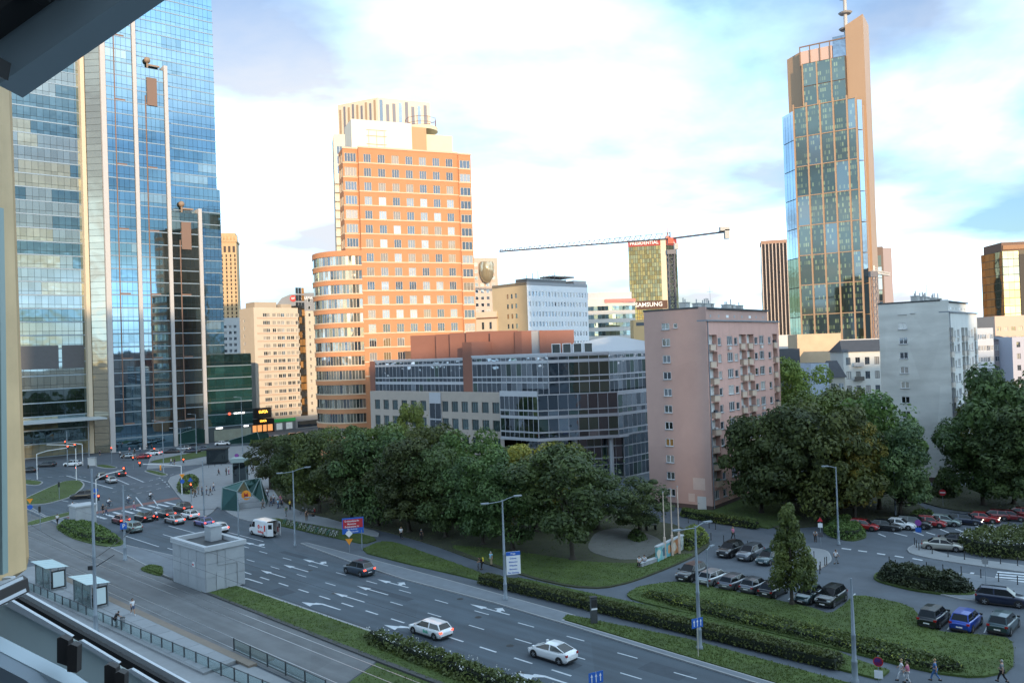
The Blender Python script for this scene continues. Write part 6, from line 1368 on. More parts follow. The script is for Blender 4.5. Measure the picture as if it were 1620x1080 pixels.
# queue at the lights
for (x, y, sty, c, lab, br) in ((191, 827, 'hatch', 'dark_red', 'dark red hatchback with brake lights at the left of the queue', True), (209, 840, 'suv', 'green_silver', 'silver-green SUV last in the left lane of the queue', False), (228, 823, 'suv', 'black', 'black SUV stopped beside the scooter rider', True),
                                (262, 817, 'sedan', 'black', 'black saloon stopped right of the scooter rider', True), (289, 808, 'suv', 'black', 'black SUV at the front right of the queue', True), (276, 827, 'sedan', 'silver', 'silver saloon with brake lights in the third lane', True),
                                (300, 819, 'hatch', 'white', 'white hatchback with bright brake lights in the right lane', True), (322, 831, 'hatch', 'violet_blue', 'violet-blue hatchback half hidden by the concrete roof', True), (345, 840, 'hatch', 'white', 'white hatchback last in the right lane near the van', True)):
    car(gp(x, y), HU, sty, c, lab, br, detail=1)
for (x, y, h, sty, c, lab, br) in ((131, 788, HU + .95, 'suv', 'black', 'black SUV leaving the junction beside the grass island', False), (161, 757, HU - .15, 'sedan', 'black', 'dark saloon on the left of three in the junction', True), (191, 752, HU - .2, 'sedan', 'black', 'dark saloon furthest of three in the junction', True), (176, 763, HU - .15, 'sedan', 'silver', 'silver saloon last of three in the junction', False),
                                   (115, 737, pi * .97, 'suv', 'white', 'white SUV crossing at the far left under the signal arms', False), (74, 738, pi * .98, 'wagon', 'black', 'black estate ahead of the white SUV at the far left', False), (44, 747, pi * .98, 'sedan', 'black', 'dark car half cut by the wooden frame at the far left', False),
                                   (203, 724, pi * .97, 'hatch', 'silver', 'pale car at the head of the far crossing queue', False), (226, 725, pi * .97, 'hatch', 'red', 'red hatchback in the far crossing queue', True), (243, 720, pi * .97, 'suv', 'white', 'white SUV behind the red car in the far queue', True),
                                   (272, 717, pi, 'sedan', 'black', 'black saloon parked first below the skyscraper', False), (290, 713, pi, 'suv', 'silver', 'silver SUV parked below the skyscraper', False), (304, 716, pi, 'sedan', 'navy', 'navy saloon parked below the skyscraper', False), (322, 713, pi, 'sedan', 'grey', 'grey saloon parked last below the skyscraper', False),
                                   (352, 704, .3, 'sedan', 'white', 'white saloon by the glass metro canopy', False), (337, 698, .3, 'sedan', 'silver', 'pale saloon behind the white one by the metro canopy', False),
                                   (413, 699, .5, 'suv', 'white', 'white SUV in front of the neon shop', False), (426, 697, .5, 'hatch', 'orange', 'orange hatchback in front of the neon shop', True), (438, 695, .5, 'sedan', 'white', 'white saloon in front of the green shop', False), (453, 694, .5, 'hatch', 'silver', 'silver hatchback in front of the pale shop', False), (465, 691, .5, 'hatch', 'dark_red', 'dark red hatchback by the tree tops near the pale shop', False), (477, 689, .5, 'sedan', 'grey', 'grey saloon at the end of the shop row', False)):
    car(gp(x, y), h, sty, c, lab, br, detail=1, plate=False)
# back row of the car park, noses towards the drive
HB = A_U + pi + .12
for (x, y, sty, c, lab, bm) in ((1366, 837, 'hatch', 'red', 'red hatchback first in the back row by the hedge', 0), (1398, 837, 'sedan', 'black', 'black saloon second in the back row', 0), (1421, 835, 'sedan', 'white', 'white saloon in the back row', 0), (1446, 834, 'suv', 'black', 'black SUV in the back row behind the parking sign', 0), (1472, 832, 'hatch', 'red', 'red hatchback in the back row beside the silver-green one', 0),
                                (1495, 830, 'hatch', 'green_silver', 'silver-green hatchback in the back row', 0), (1526, 828, 'wagon', 'navy', 'navy estate with headlights lit in the back row', 1), (1553, 825, 'sedan', 'red', 'red saloon with headlights lit in the back row', 1), (1573, 821, 'hatch', 'dark_red', 'dark red hatchback facing away in the back row', 0), (1597, 822, 'sedan', 'dark_red', 'dark red saloon near the end of the back row', 0), (1620, 818, 'sedan', 'red', 'red saloon cut by the right edge in the back row', 0)):
    car(gp(x, y), HB + (pi if 'away' in lab else 0), sty, c, lab, False, bool(bm))
car(gp(1491, 869), HB + .16, 'sedan', 'champagne', 'champagne saloon parked beside the white-flowered shrubs'); car(gp(1517, 861), HB + .16, 'sedan', 'black', 'black saloon behind the champagne one'); car(gp(1600, 850), HB + .35, 'sedan', 'black', 'black saloon behind the white-flowered shrubs')
# front car park
HF = A_V
for (x, y, h, sty, c, lab) in ((1094, 914, HF + pi, 'suv', 'black', 'black SUV facing out beside the tall lamp post'), (1130, 920, HF, 'wagon', 'silver', 'silver estate nose-in beside the thin lamp post'), (1163, 927, HF, 'wagon', 'grey', 'grey estate nose-in in the front row'), (1194, 933, HF, 'hatch', 'grey', 'dark grey hatchback nose-in left of the poplar'), (1224, 940, HF, 'hatch', 'black', 'black hatchback mostly hidden behind the poplar'), (1279, 949, HF + pi, 'hatch', 'teal', 'dark teal hatchback right behind the poplar trunk'), (1315, 953, HF + pi, 'suv', 'black', 'black SUV facing out right of the poplar'),
                               (1156, 877, HF + pi, 'suv', 'black', 'black SUV first in the middle row of the front car park'), (1187, 882, HF + pi, 'suv', 'grey', 'dark grey SUV second in the middle row'), (1216, 889, HF + pi, 'hatch', 'teal', 'teal hatchback third in the middle row, half behind the poplar'),
                               (1478, 985, HF, 'suv', 'black', 'black SUV with rear to the viewer at the lawn edge'), (1529, 991, HF, 'suv', 'blue', 'bright blue SUV with rear to the viewer'), (1588, 995, HF, 'suv', 'teal', 'dark teal SUV with pale roof at the right edge')):
    car(gp(x, y), h, sty, c, lab)
car(gp(1585, 955), A_U + pi + .2, 'suv', 'navy', 'dark navy SUV driving past the juniper bed')
# delivery van with open rear doors
vp = gp(417, 846); van = thing('van', 'white delivery van with red markings and open rear doors', 'van', (*vp, -.03), HU)
pw = PAINT['white']; L, w, H = 5.4, 1.0, 2.5; b = MB(); sec = [(-2.7, 1., .3, H), (.9, 1., .25, H), (1.35, .98, .25, H - .12), (1.9, .97, .25, 1.55), (2.2, .96, .25, 1.22), (2.62, .9, .3, 1.05), (2.72, .8, .4, .85)]; ring = []
for x, k, z0, z1 in sec: ring.append([(x, -w * k * .9, z0), (x, -w * k, z0 + .2), (x, -w * k, z0 + (z1 - z0) * .55), (x, -w * k * .93, z1 - .12), (x, -w * k * .82, z1), (x, w * k * .82, z1), (x, w * k * .93, z1 - .12), (x, w * k, z0 + (z1 - z0) * .55), (x, w * k, z0 + .2), (x, w * k * .9, z0)])
m_ = 10; b.raw([p for q in ring for p in q], [(i * m_ + j, (i + 1) * m_ + j, (i + 1) * m_ + (j + 1) % m_, i * m_ + (j + 1) % m_) for i in range(len(ring) - 1) for j in range(m_)], 0); b.face(ring[-1], 0)
b.face([(-.9, -.95, .32), (-.9, .95, .32), (-.9, .95, 2.4), (-.9, -.95, 2.4)], 1); b.build('body', [pw, mat('van_load_wood', (.16, .10, .05), .9)], van)
o = MB(); o.raw([(1.37, -.8, H - .17), (1.37, .8, H - .17), (1.93, .82, 1.53), (1.93, -.82, 1.53)], [(0, 3, 2, 1)]); o.v = [(p[0] + .03, p[1], p[2] + .02) for p in o.v]; o.build('windscreen', M_cglass, van)
for s in (1, -1):
    o = MB(); o.raw([(.75, s * 1.0, 1.35), (1.75, s * .985, 1.35), (1.3, s * .95, 2.15), (.75, s * .965, 2.15)], [(0, 1, 2, 3) if s < 0 else (3, 2, 1, 0)]); o.v = [(p[0], p[1] + s * .012, p[2]) for p in o.v]; o.build('side_window', M_cglass, van)
    o = MB(); o.box(-2.72, -2.68, min(s * .78, s * .95), max(s * .78, s * .95), .7, 1.5); o.build('tail_lamp', M_tail, van)
    d = MB(); d.box(-.04, .0, 0, .93, 0, 2.0) if s > 0 else d.box(-.04, 0, -.93, 0, 0, 2.0); dd = d.build('rear_door', pw, van, (-2.7, s * .97, .35), s * 1.75 if s < 0 else -1.0 * -2.3)
    o = MB(); o.box(-.06, .02, .2, .75, 1.05, 1.7) if s > 0 else o.box(-.06, .02, -.75, -.2, 1.05, 1.7); o.build('door_window', M_cglass, dd)
    o = MB(); o.box(1.75, 1.9, min(s * 1.0, s * 1.2), max(s * 1.0, s * 1.2), 1.3, 1.65); o.build('mirror', M_trim, van); o = MB(); o.box(2.45, 2.68, min(s * .55, s * .88), max(s * .55, s * .88), .75, .98); o.build('headlight', M_head, van)
ty, ri = wheel_mesh(.36)
for x in (1.75, -1.6):
    for s in (1, -1): wh = ob('wheel', ty, van, (x, s * .9, .36)); ob('rim', ri, wh)
rd = mat('van_red', (.55, .03, .02), .6)
o = MB(); o.cyl((-.4, 1.0, 1.55), (-.4, 1.02, 1.55), .3, n=20); o.build('red_roundel', rd, van); lettering('i', .4, MATS['sign_white'], van, (-.4, 1.03, 1.55), pi, bold=.02)
o = MB(); [o.box(-1.75 + i * .24, -1.75 + i * .24 + .17, 1.0, 1.012, .66, .66 + (.26 if i % 3 else .36)) for i in range(7)]; o.build('red_script', rd, van); o = MB(); o.box(-2.3, -1.9, .99, 1.008, 1.0, 1.9); o.build('red_panel', rd, van); o = MB(); o.box(-1.3, -1.0, 1.0, 1.012, 1.45, 1.7); o.build('red_mark', rd, van)
# ------------------------------------------------------------------ people
M_skin = mat('skin', (.45, .27, .19), .6); M_skin2 = mat('skin_tan', (.36, .20, .13), .6)
def cl(name, c): return mat('cloth_' + name, c, .9, var=.06, vs_=6)
for n_, c in dict(white=(.62, .63, .65), black=(.012, .012, .014), navy=(.02, .03, .07), blue=(.06, .14, .30), sky=(.22, .42, .55), beige=(.40, .32, .20), grey=(.16, .17, .18), pink=(.45, .14, .22), red=(.38, .03, .03), denim=(.06, .09, .16), green=(.06, .12, .06), brown=(.11, .07, .04), yellow=(.55, .42, .04), pale=(.45, .46, .48)).items(): cl(n_, c)
HAIR = {k: mat('hair_' + k, c, .7) for k, c in dict(dark=(.018, .013, .010), brown=(.07, .04, .022), fair=(.30, .20, .09), grey=(.25, .25, .25)).items()}
PM = {}
def pmesh(pose, part, m):
    k = (pose, part, m.name)
    if k not in PM:
        src = POSE[pose][part]; me = src.mesh(part, m) if isinstance(src, MB) else src.copy()
        if not isinstance(src, MB): me.materials.append(m)
        me.name = 'person' if part == 'body' else part; PM[k] = me
    return PM[k]
def person(pos, head, pose, top, bottom, label, hair='dark', shorts=False, z=.12, skin=None, scale=1., shoes='black', bag=None):
    o = ob('person', pmesh(pose, 'body', skin or R.choice([M_skin, M_skin2])), None, (pos[0], pos[1], z), head, label, 'person', scale=scale)
    ob('shirt', pmesh(pose, 'shirt', MATS['cloth_' + top]), o); bt = 'shorts' if shorts else 'trousers'; ob(bt, pmesh(pose, bt, MATS['cloth_' + bottom]), o)
    ob('hair', pmesh(pose, 'hair', HAIR[hair]), o); ob('shoes', pmesh(pose, 'shoes', MATS['cloth_' + shoes]), o)
    if bag:
        b = MB(); b.box(-.15, .0, -.15, .15, 0, .42); b.box(-.19, -.13, -.11, .11, .05, .28); bo = b.build('backpack', MATS['cloth_' + bag], o, (-.10, 0, 1.02))
    return o
to_cam = lambda p: atan2(-p[1], -p[0])
# on the tram platform
p = G(210, 972, .27); person(p, to_cam(p) + .3, 'walk', 'white', 'denim', 'man in white top and shorts with a black bag walking on the platform', shorts=True, z=.265, bag='black', shoes='white')
p = G(184, 991, .27); person(p, A_V + .2, 'bend', 'black', 'black', 'person in black leaning over a litter bin by the platform fence', z=.265)
# people on the crossing and corners; bikes follow below
PEO = [(163, 811, HU + 2.2, 'walk', 'black', 'black', 'person in black walking onto the near end of the crossing'), (212, 805, A_V, 'walk2', 'pale', 'pink', 'person in pale top halfway over the crossing'),
       (91, 829, HU + 2.5, 'walk', 'white', 'black', 'person in white shirt and black trousers on the left island path'), (305, 781, A_V + pi, 'stand', 'black', 'black', 'person in black nearest the red signal by the shrub bed'), (314, 781, A_V + pi, 'stand', 'grey', 'grey', 'person in grey waiting at the kerb'),
       (320, 783, A_V + pi, 'stand', 'navy', 'black', 'person in navy in the middle of the waiting group'), (327, 782, A_V + 2.6, 'stand', 'pale', 'denim', 'person in pale top waiting at the back of the group'), (333, 783, A_V + 2.6, 'walk', 'black', 'grey', 'person in black top walking up to the waiting group'),
       (346, 751, .4, 'walk', 'navy', 'black', 'person in navy crossing the plaza left of the lift'), (358, 751, .6, 'stand', 'black', 'black', 'person in black of a pair left of the lift'), (362, 750, .6, 'stand', 'white', 'pink', 'person in white of a pair left of the lift'),
       (271, 735, 3., 'walk', 'white', 'denim', 'person in white walking on the far pavement'), (276, 735, 3., 'walk2', 'navy', 'navy', 'person in navy beside the white one on the far pavement'), (385, 762, 2., 'stand', 'white', 'black', 'person in white shirt behind the metro glass'), (390, 763, 2., 'stand', 'pale', 'navy', 'person in pale shirt behind the metro glass'),
       (423, 786, 1., 'walk', 'white', 'navy', 'person in white leaving the metro canopy'), (416, 804, 4., 'walk', 'grey', 'brown', 'person in grey at the metro stairs'), (433, 796, 4.4, 'stand', 'white', 'denim', 'person in white at the left of the walking group'), (440, 804, 1.2, 'walk', 'sky', 'denim', 'person in light blue in the walking group'),
       (446, 803, 1.2, 'walk2', 'navy', 'black', 'person in navy in the walking group'), (444, 797, 1.2, 'walk', 'pink', 'grey', 'person in pink at the back of the walking group'), (453, 816, 4.6, 'walk', 'green', 'grey', 'person in dark green walking alone on the path'), (485, 823, 5., 'walk2', 'black', 'brown', 'person in black walking by the bench'),
       (498, 814, 3., 'sit', 'red', 'black', 'person in red sitting on the bench under the trees'), (635, 852, 4.9, 'walk', 'white', 'black', 'person in white top on the path under the trees'), (667, 856, 1.8, 'walk2', 'black', 'black', 'person in black on the path under the trees'), (777, 894, A_V, 'stand', 'sky', 'beige', 'person in light blue shirt and beige trousers standing on the path'),
       (1160, 853, 5., 'walk', 'pink', 'black', 'person in pink and black walking by the bollards'), (1323, 892, .3, 'walk', 'white', 'grey', 'person in white shirt crossing the car park drive'), (1427, 1077, 2.6, 'walk', 'white', 'white', 'person in white with green cap on the near footpath'), (1436, 1081, 2.6, 'walk2', 'pink', 'pale', 'person in pale pink next to the green cap on the footpath'),
       (1480, 1077, 2.4, 'walk', 'blue', 'blue', 'person in blue dress with a red bag on the footpath'), (1586, 1079, 2.2, 'walk', 'grey', 'black', 'person with dark bag at the bottom right corner'),
       (190, 722, 1., 'walk', 'white', 'black', 'person in white by the skyscraper forecourt'), (213, 718, 2., 'walk2', 'black', 'black', 'person in black by the skyscraper forecourt'), (222, 716, 2., 'walk', 'white', 'denim', 'person in white near the red pedestrian light'), (158, 720, 2., 'stand', 'navy', 'black', 'person in navy at the far crossing'), (205, 716, 2., 'walk', 'pink', 'black', 'person in pink near the far queue'),
       (168, 813, HV, 'walk2', 'grey', 'denim', 'person in grey at the near kerb of the crossing'), (196, 728, 2., 'stand', 'black', 'grey', 'person in black before the far queue'), (218, 730, 2., 'walk', 'red', 'black', 'person in red at the far crossing kerb'), (232, 712, 1., 'walk', 'white', 'grey', 'person in white by the skyscraper doors'), (240, 710, 1., 'stand', 'navy', 'black', 'person in navy by the skyscraper doors'), (182, 712, 1., 'stand', 'grey', 'black', 'person in grey by the skyscraper pier'), (309, 786, 4., 'walk', 'brown', 'black', 'person in brown at the corner shrub bed'), (338, 776, 4., 'walk2', 'white', 'denim', 'person in white behind the waiting group'), (250, 706, 1., 'walk2', 'pale', 'denim', 'person in pale grey by the far glass canopy'), (400, 748, .5, 'walk', 'blue', 'black', 'person in blue right of the lift'), (429, 800, 4., 'walk2', 'black', 'denim', 'person in black just outside the metro canopy'), (459, 806, 1., 'stand', 'yellow', 'black', 'person in yellow by the grove edge')]
for (x, y, h, ps, tp, bt, lab) in PEO:
    p = G(x, y, .12); person(p, h, ps, tp, bt, lab, R.choice(list(HAIR)), z=(.0 if 'crossing' in lab and 'drive' not in lab else .13 if 'sitting' not in lab else .12), shorts=('beige' not in bt and R.random() < .2))
p = G(1290, 856, .0); person(p, 4.5, 'bend', 'pale', 'black', 'person stooping on the drive left of the street sign', z=-.03)
# seated pair on the end of the painted wall
for (x, y, tp, bt, lab) in ((1012, 895, 'white', 'black', 'left one of two people in white sitting on the wall end'), (1020, 893, 'white', 'denim', 'right one of two people in white sitting on the wall end')):
    p = G(x, y, .15); person(p, to_cam(p) - .25, 'sit', tp, bt, lab, z=.12)

# ------------------------------------------------------------------ bicycles
M_bk = mat('bike_tyre', (.014, .014, .015), .8); M_ch = mat('bike_metal', (.4, .41, .42), .35, .8)
BK = {}
def bike_parts(framec):
    if framec.name in BK: return BK[framec.name]
    def wheel():
        b = MB(); n = 18; r = .34
        for i in range(n):
            a, c = 2 * pi * i / n, 2 * pi * (i + 1) / n; b.cyl((r * cos(a), 0, r * sin(a)), (r * cos(c), 0, r * sin(c)), .02, n=4, cap=False)
        for i in range(8): a = 2 * pi * i / 8; b.cyl((0, 0, 0), (r * cos(a), 0, r * sin(a)), .004, n=3, m=1, cap=False)
        return b.mesh('wheel', [M_bk, M_ch])
    f = MB(); bb, st, hd, rw, fw = (-.08, 0, .30), (-.25, 0, .78), (.36, 0, .82), (-.53, 0, .34), (.53, 0, .34)
    for a, c, r in ((bb, st, .024), (bb, hd, .026), (st, hd, .024), (bb, rw, .016), (st, rw, .016), (hd, fw, .02), (hd, (.31, 0, 1.0), .02), (st, (-.28, 0, .92), .016)): f.cyl(a, c, r, n=5)
    h = MB(); h.cyl((.31, -.27, 1.03), (.31, .27, 1.03), .016, n=5); h.cyl((.31, -.27, 1.03), (.2, -.3, 1.02), .018, n=5); h.cyl((.31, .27, 1.03), (.2, .3, 1.02), .018, n=5)
    s = MB(); s.raw([(-.42, -.09, .93), (-.42, .09, .93), (-.12, .025, .93), (-.12, -.025, .93), (-.42, -.09, .98), (-.42, .09, .98), (-.12, .025, .97), (-.12, -.025, .97)], [(0, 1, 2, 3), (7, 6, 5, 4), (0, 4, 5, 1), (1, 5, 6, 2), (2, 6, 7, 3), (3, 7, 4, 0)])
    g = MB(); g.box(.42, .72, -.16, .16, .72, .74); g.box(.42, .44, -.16, .16, .74, .95); g.box(.70, .72, -.16, .16, .74, .95); g.box(.44, .7, -.16, -.15, .74, .95); g.box(.44, .7, .15, .16, .74, .95)
    BK[framec.name] = dict(wheel=wheel(), frame=f.mesh('frame', framec), handlebar=h.mesh('handlebar', M_trim), saddle=s.mesh('saddle', M_trim), basket=g.mesh('basket', M_ch)); return BK[framec.name]
def bike(pos, head, framec, label, group=None, z=.12, basket=True):
    q = bike_parts(framec); t = thing('bicycle', label, 'bicycle', (pos[0], pos[1], z), head, group)
    for x in (-.53, .53): ob('wheel', q['wheel'], t, (x, 0, .36))
    for k in ('frame', 'handlebar', 'saddle') + (('basket',) if basket else ()): ob(k, q[k], t)
    return t
fr_w = mat('bike_white', (.55, .57, .58), .4); fr_b = mat('bike_black', (.02, .02, .022), .4); fr_g = mat('bike_teal', (.05, .22, .20), .4)
for (x, y, h, tp, bt, lab, fc) in ((172, 802, HV + .3, 'white', 'navy', 'left cyclist in white on the red crossing strip', fr_b), (203, 797, HV + .3, 'white', 'denim', 'middle cyclist in white on the red crossing strip', fr_b), (238, 791, HV + .3, 'white', 'black', 'right cyclist in white on the red crossing strip', fr_b), (114, 808, HV, 'white', 'brown', 'cyclist in white riding past the left grass island', fr_b)):
    p = G(x, y, 0); person(p, h, 'ride', tp, bt, lab, z=.0); bike(p, h, fc, 'dark bicycle under the ' + lab.split(' on ')[0].split(' riding')[0] + (' at the crossing' if 'crossing' in lab else ' by the island'), z=0., basket=False)
p = G(757, 903, .0); bike(p, A_V + .9, fr_b, 'black bicycle with yellow bag standing on the path', z=-.03, basket=False); q = G(762, 900, 0.); person(q, A_V + 2.6, 'bend', 'black', 'black', 'person in black with yellow bag bending over the bicycle', z=-.03, bag='yellow')
# scooter and rider in the queue
p = G(247, 822, 0); sc = thing('scooter', 'small scooter with red tail light between the black cars', 'scooter', (*p, -.012), HU)
b = MB(); b.box(-.5, .1, -.16, .16, .35, .72); b.box(-.1, .4, -.18, .18, .22, .32); b.raw([(.38, -.2, .3), (.38, .2, .3), (.55, .17, .95), (.55, -.17, .95), (.46, -.2, .3), (.46, .2, .3), (.6, .15, .95), (.6, -.15, .95)], [(0, 1, 2, 3), (7, 6, 5, 4), (0, 4, 5, 1), (1, 5, 6, 2), (2, 6, 7, 3), (3, 7, 4, 0)]); b.build('body', PAINT['grey'], sc)
for x in (-.5, .62): ob('wheel', wheel_mesh(.24)[0], sc, (x, 0, .24))
b = MB(); b.cyl((.5, -.32, 1.0), (.5, .32, 1.0), .02, n=5); b.build('handlebar', M_trim, sc); b = MB(); b.box(-.53, -.5, -.08, .08, .55, .65); b.build('tail_lamp', M_brake, sc); b = MB(); b.box(-.45, .05, -.15, .15, .72, .79); b.build('seat', M_trim, sc)
person(p, HU, 'ride', 'white', 'denim', 'scooter rider in a white shirt between the black cars', z=-.05, hair='dark')
# rows of hire bikes beside the bay
k = 0
for (x0, y0, x1, y1, n, fc) in ((450, 830, 488, 840, 7, fr_w), (489, 841, 531, 850, 8, fr_w)):
    for i in range(n):
        t = i / (n - 1); p = G(x0 + (x1 - x0) * t, y0 + (y1 - y0) * t, 0); rk = ('first', 'second', 'third', 'fourth', 'fifth', 'sixth', 'seventh', 'last')[i] + ' from the left in the ' + ('left', 'right')[k] + ' half of the docked row'
        bike(p, A_V + .35 + R.uniform(-.08, .08), fc if (i + k) % 3 else fr_g, ('white hire bicycle, ' if (i + k) % 3 else 'teal hire bicycle, ') + rk, 'white hire bicycles' if (i + k) % 3 else 'teal hire bicycles', z=-.03)
    k += 1
for i in range(4): p = G(478 + i * 6, 812 + i * 1.2, .12); bike(p, A_V + .6 + i * .2, fr_b, ('leftmost', 'second', 'third', 'rightmost')[i] + ' of four dark bicycles by the bench under the trees', 'bicycles under the trees')
# ------------------------------------------------------------------ street furniture
pole_g = mat('pole_grey', (.23, .27, .31), .5, .3, var=.06, vs_=1); white_p = mat('gantry_white', (.62, .63, .63), .5); blackm = mat('signal_black', (.015, .015, .016), .5)
red_on = mat('signal_red', (.6, .02, .01), .4, emit=(1, .06, .02), es=9.0); grn_off = mat('signal_off', (.02, .03, .025), .4)
sblue = mat('sign_blue', (.015, .10, .42), .5); sred = mat('sign_red', (.42, .02, .03), .5); syel = mat('sign_amber', (.75, .27, .02), .5); swhite = mat('sign_face_white', (.68, .70, .72), .5); sgrey = mat('sign_back', (.30, .31, .32), .5, .4)
lampm = mat('lamp_glass', (.55, .57, .58), .2)
def pole(b, h, r0=.13, r1=.07, foot=True):
    if foot: b.lathe([(r0 * 1.7, 0), (r0 * 1.7, .25), (r0 * 1.3, .35), (r0 * 1.25, 1.6), (r0 * 1.35, 1.65), (r0 * 1.3, 1.75), (r0, 1.85), (r0 * .9, h * .45), (r0 * 1.08, h * .46), (r0 * .86, h * .47), (r1, h)], n=10)
    else: b.lathe([(r0, 0), (r1, h)], n=8)
def lamp_post(bx, by, ty, label, arms, r=.13, rot=None, name='street_lamp', z=.1):
    P = G(bx, by); h = hz(P, ty) - z; t = thing(name, label, 'street lamp' if 'lamp' in name else 'pole', (*P, z), 0. if rot is None else rot); b = MB(); pole(b, h, r); b.build('post', pole_g, t)
    for (dx, dz) in arms:
        s = 1 if dx > 0 else -1; b = MB(); b.tube([(0, 0, h - .15), (dx * .5, 0, h - .05 + dz * .6), (dx, 0, h + dz)], .045); am = b.build('arm', pole_g, t)
        b = MB(); b.box(min(dx, dx + s * .85), max(dx, dx + s * .85), -.14, .14, h + dz - .02, h + dz + .1); b.box(min(dx + s * .1, dx + s * .75), max(dx + s * .1, dx + s * .75), -.11, .11, h + dz - .05, h + dz - .02, 1); b.build('lamp_head', [pole_g, lampm], am)
    return t, P, h
aR = atan2(EV[1], EV[0])
t1, P1, h1 = lamp_post(800, 950, 790, 'tall twin-arm lamp post carrying the white direction board', [(1.3, .25), (-1.5, -.3)], .16, aR - .55)
lamp_post(1107, 1028, 832, 'tall twin-arm lamp post with blue lane sign beside the hedge', [(.9, .2), (-1.5, -.15)], .17, aR - .4)
lamp_post(1353, 1082, 914, 'tall bare tapered post on the near lawn', [], .18, None, 'tall_post')
lamp_post(467, 864, 744, 'twin-arm street lamp beside the hire bicycles', [(1.6, .3), (-1.4, -.25)], .12, aR - .5)
lamp_post(1327, 862, 738, 'tall single-arm lamp at the car park corner', [(-1.0, .1)], .12, aR - .8)
lamp_post(1417, 816, 709, 'slim single-arm lamp in front of the dark trees', [(1.5, .12)], .10, -.3)
lamp_post(323, 822, 728, 'dark lamp post on the kerb before the metro plaza', [], .12, None, 'slim_post')
lamp_post(378, 860, 789, 'thin lamp post left of the white van', [(1.0, .1)], .09, .2)
lamp_post(1120, 930, 868, 'thin short lamp behind the tall post in the front car park', [(.7, .1)], .06, aR)
for (x, y, ty, lab, arms) in ((259, 748, 666, 'far lamp post left of the metro canopy', [(-1.6, .2)]), (287, 735, 677, 'far twin-arm lamp on the plaza edge', [(2, .1), (-2, .1)]), (311, 718, 655, 'far lamp post before the skyscraper piers', [(-1.4, .1)]), (141, 722, 662, 'far lamp post before the entrance canopy', []), (384, 718, 628, 'far lamp post beside the podium', [(-1.2, .1)]), (107, 738, 682, 'far lamp post by the white SUV', [])): lamp_post(x, y, ty, lab, arms, .11)
# catenary posts by the tracks
for (x, y, ty, lab) in ((152, 1000, 742, 'tall tram wire post behind the second shelter'), (198, 886, 768, 'tram wire post with blue parking sign on the island')):
    P = G(x, y); h = hz(P, ty); t = thing('tram_wire_post', lab, 'pole', (*P, .03), 0.); b = MB(); pole(b, h, .17, .10); b.build('post', pole_g, t)
    if x == 152:
        b = MB(); b.box(-.6, -.1, -.12, .12, 6.2, 6.6); b.cyl((0, 0, 6.4), (1.6, .9, 7.4), .04, n=5); b.build('bracket', blackm, t)
    else:
        b = MB(); b.box(-.42, .42, -.06, -.02, 0, .84); s_ = b.build('parking_sign', sblue, t, (.0, -.2, h * .42), to_cam(P) + pi / 2); lettering('P', .7, swhite, t, (.06, -.27, h * .42 + .42), to_cam(P) + pi / 2, bold=.02)
Pa, Pb, Pc = G(152, 1000), G(198, 886), G(345, 905)
wr = thing('tram_wires', 'dark span wires sagging between the tram posts and concrete block', 'wire', (0, 0, 0)); b = MB()
def sag(a, c, s, r=.025, n=10):
    a, c = Vector(a), Vector(c); pts = [a.lerp(c, i / n) - Vector((0, 0, s * 4 * (i / n) * (1 - i / n))) for i in range(n + 1)]; b.tube(pts, r, 4)
sag((*Pa, 7.3), (*G(250, 888), 7.4), .35, .035); sag((*G(250, 888), 7.4), (*Pc, 8.0), .3); sag((*Pa, 7.3), (*G(20, 900), 7.6), .3); b.build('span_wire', blackm, wr); b = MB(); sag((*W(50, 38), 5.6), (*W(170, 40), 5.6), .1, .012); sag((*W(50, 42), 5.6), (*W(170, 44), 5.6), .1, .012); b.build('contact_wire', blackm, wr)
# signal gantries
def heads(t, p, face, on=True, n=3, s=1.):
    b = MB(); b.box(-.17 * s, .17 * s, -.12, .12, -1.0 * s, 0); hd = b.build('signal_head', blackm, t, p, face)
    for i in range(n): b = MB(); b.cyl((0, -.12, -.18 * s - i * .31 * s), (0, -.15, -.18 * s - i * .31 * s), .12 * s, n=10); b.build('signal_lens', red_on if (i == 0 and on) else grn_off, hd)
def gantry(bx, by, ty, ex, ey, label, nheads=1, on=True, head_at=(1.,), m=white_p):
    P = G(bx, by); h = hz(P, ty); e = D(ex, ey, P[1]); t = thing('signal_gantry', label, 'traffic light', (*P, 0), 0.); b = MB(); b.cyl((0, 0, 0), (0, 0, h), .12, .09, 8); b.build('post', m, t); d = (e[0] - P[0], e[2] - h); b = MB(); b.tube([(0, 0, h), (d[0] * .35, 0, h + d[1] * .55), (d[0], 0, h + d[1])], .09, 6); b.build('arm', m, t)
    for f in head_at: heads(t, (d[0] * f, -.25, h + d[1] * f + .5), 0., on)
    return t, P, h
gantry(153, 808, 758, 196, 743, 'white signal arm with a red light over the near lanes', head_at=(1.03,)); gantry(288, 783, 737, 226, 734, 'white signal arm with red light reaching left over the crossing', head_at=(1.06,))
gantry(59, 758, 718, 106, 708, 'white signal arm at the far left reaching right', head_at=(1.05,)); gantry(121, 760, 705, 74, 703, 'white signal arm reaching left at the far junction', head_at=(.0,)); gantry(131, 736, 703, 104, 700, 'short white signal arm at the far kerb', head_at=(1.,))
def signal_post(bx, by, ty, label, on=True):
    P = G(bx, by); h = hz(P, ty); t = thing('traffic_light', label, 'traffic light', (*P, .0)); b = MB(); b.cyl((0, 0, 0), (0, 0, h), .06, n=6); b.build('post', pole_g, t); heads(t, (0, -.1, h), to_cam(P) + pi / 2, on); return t, P, h
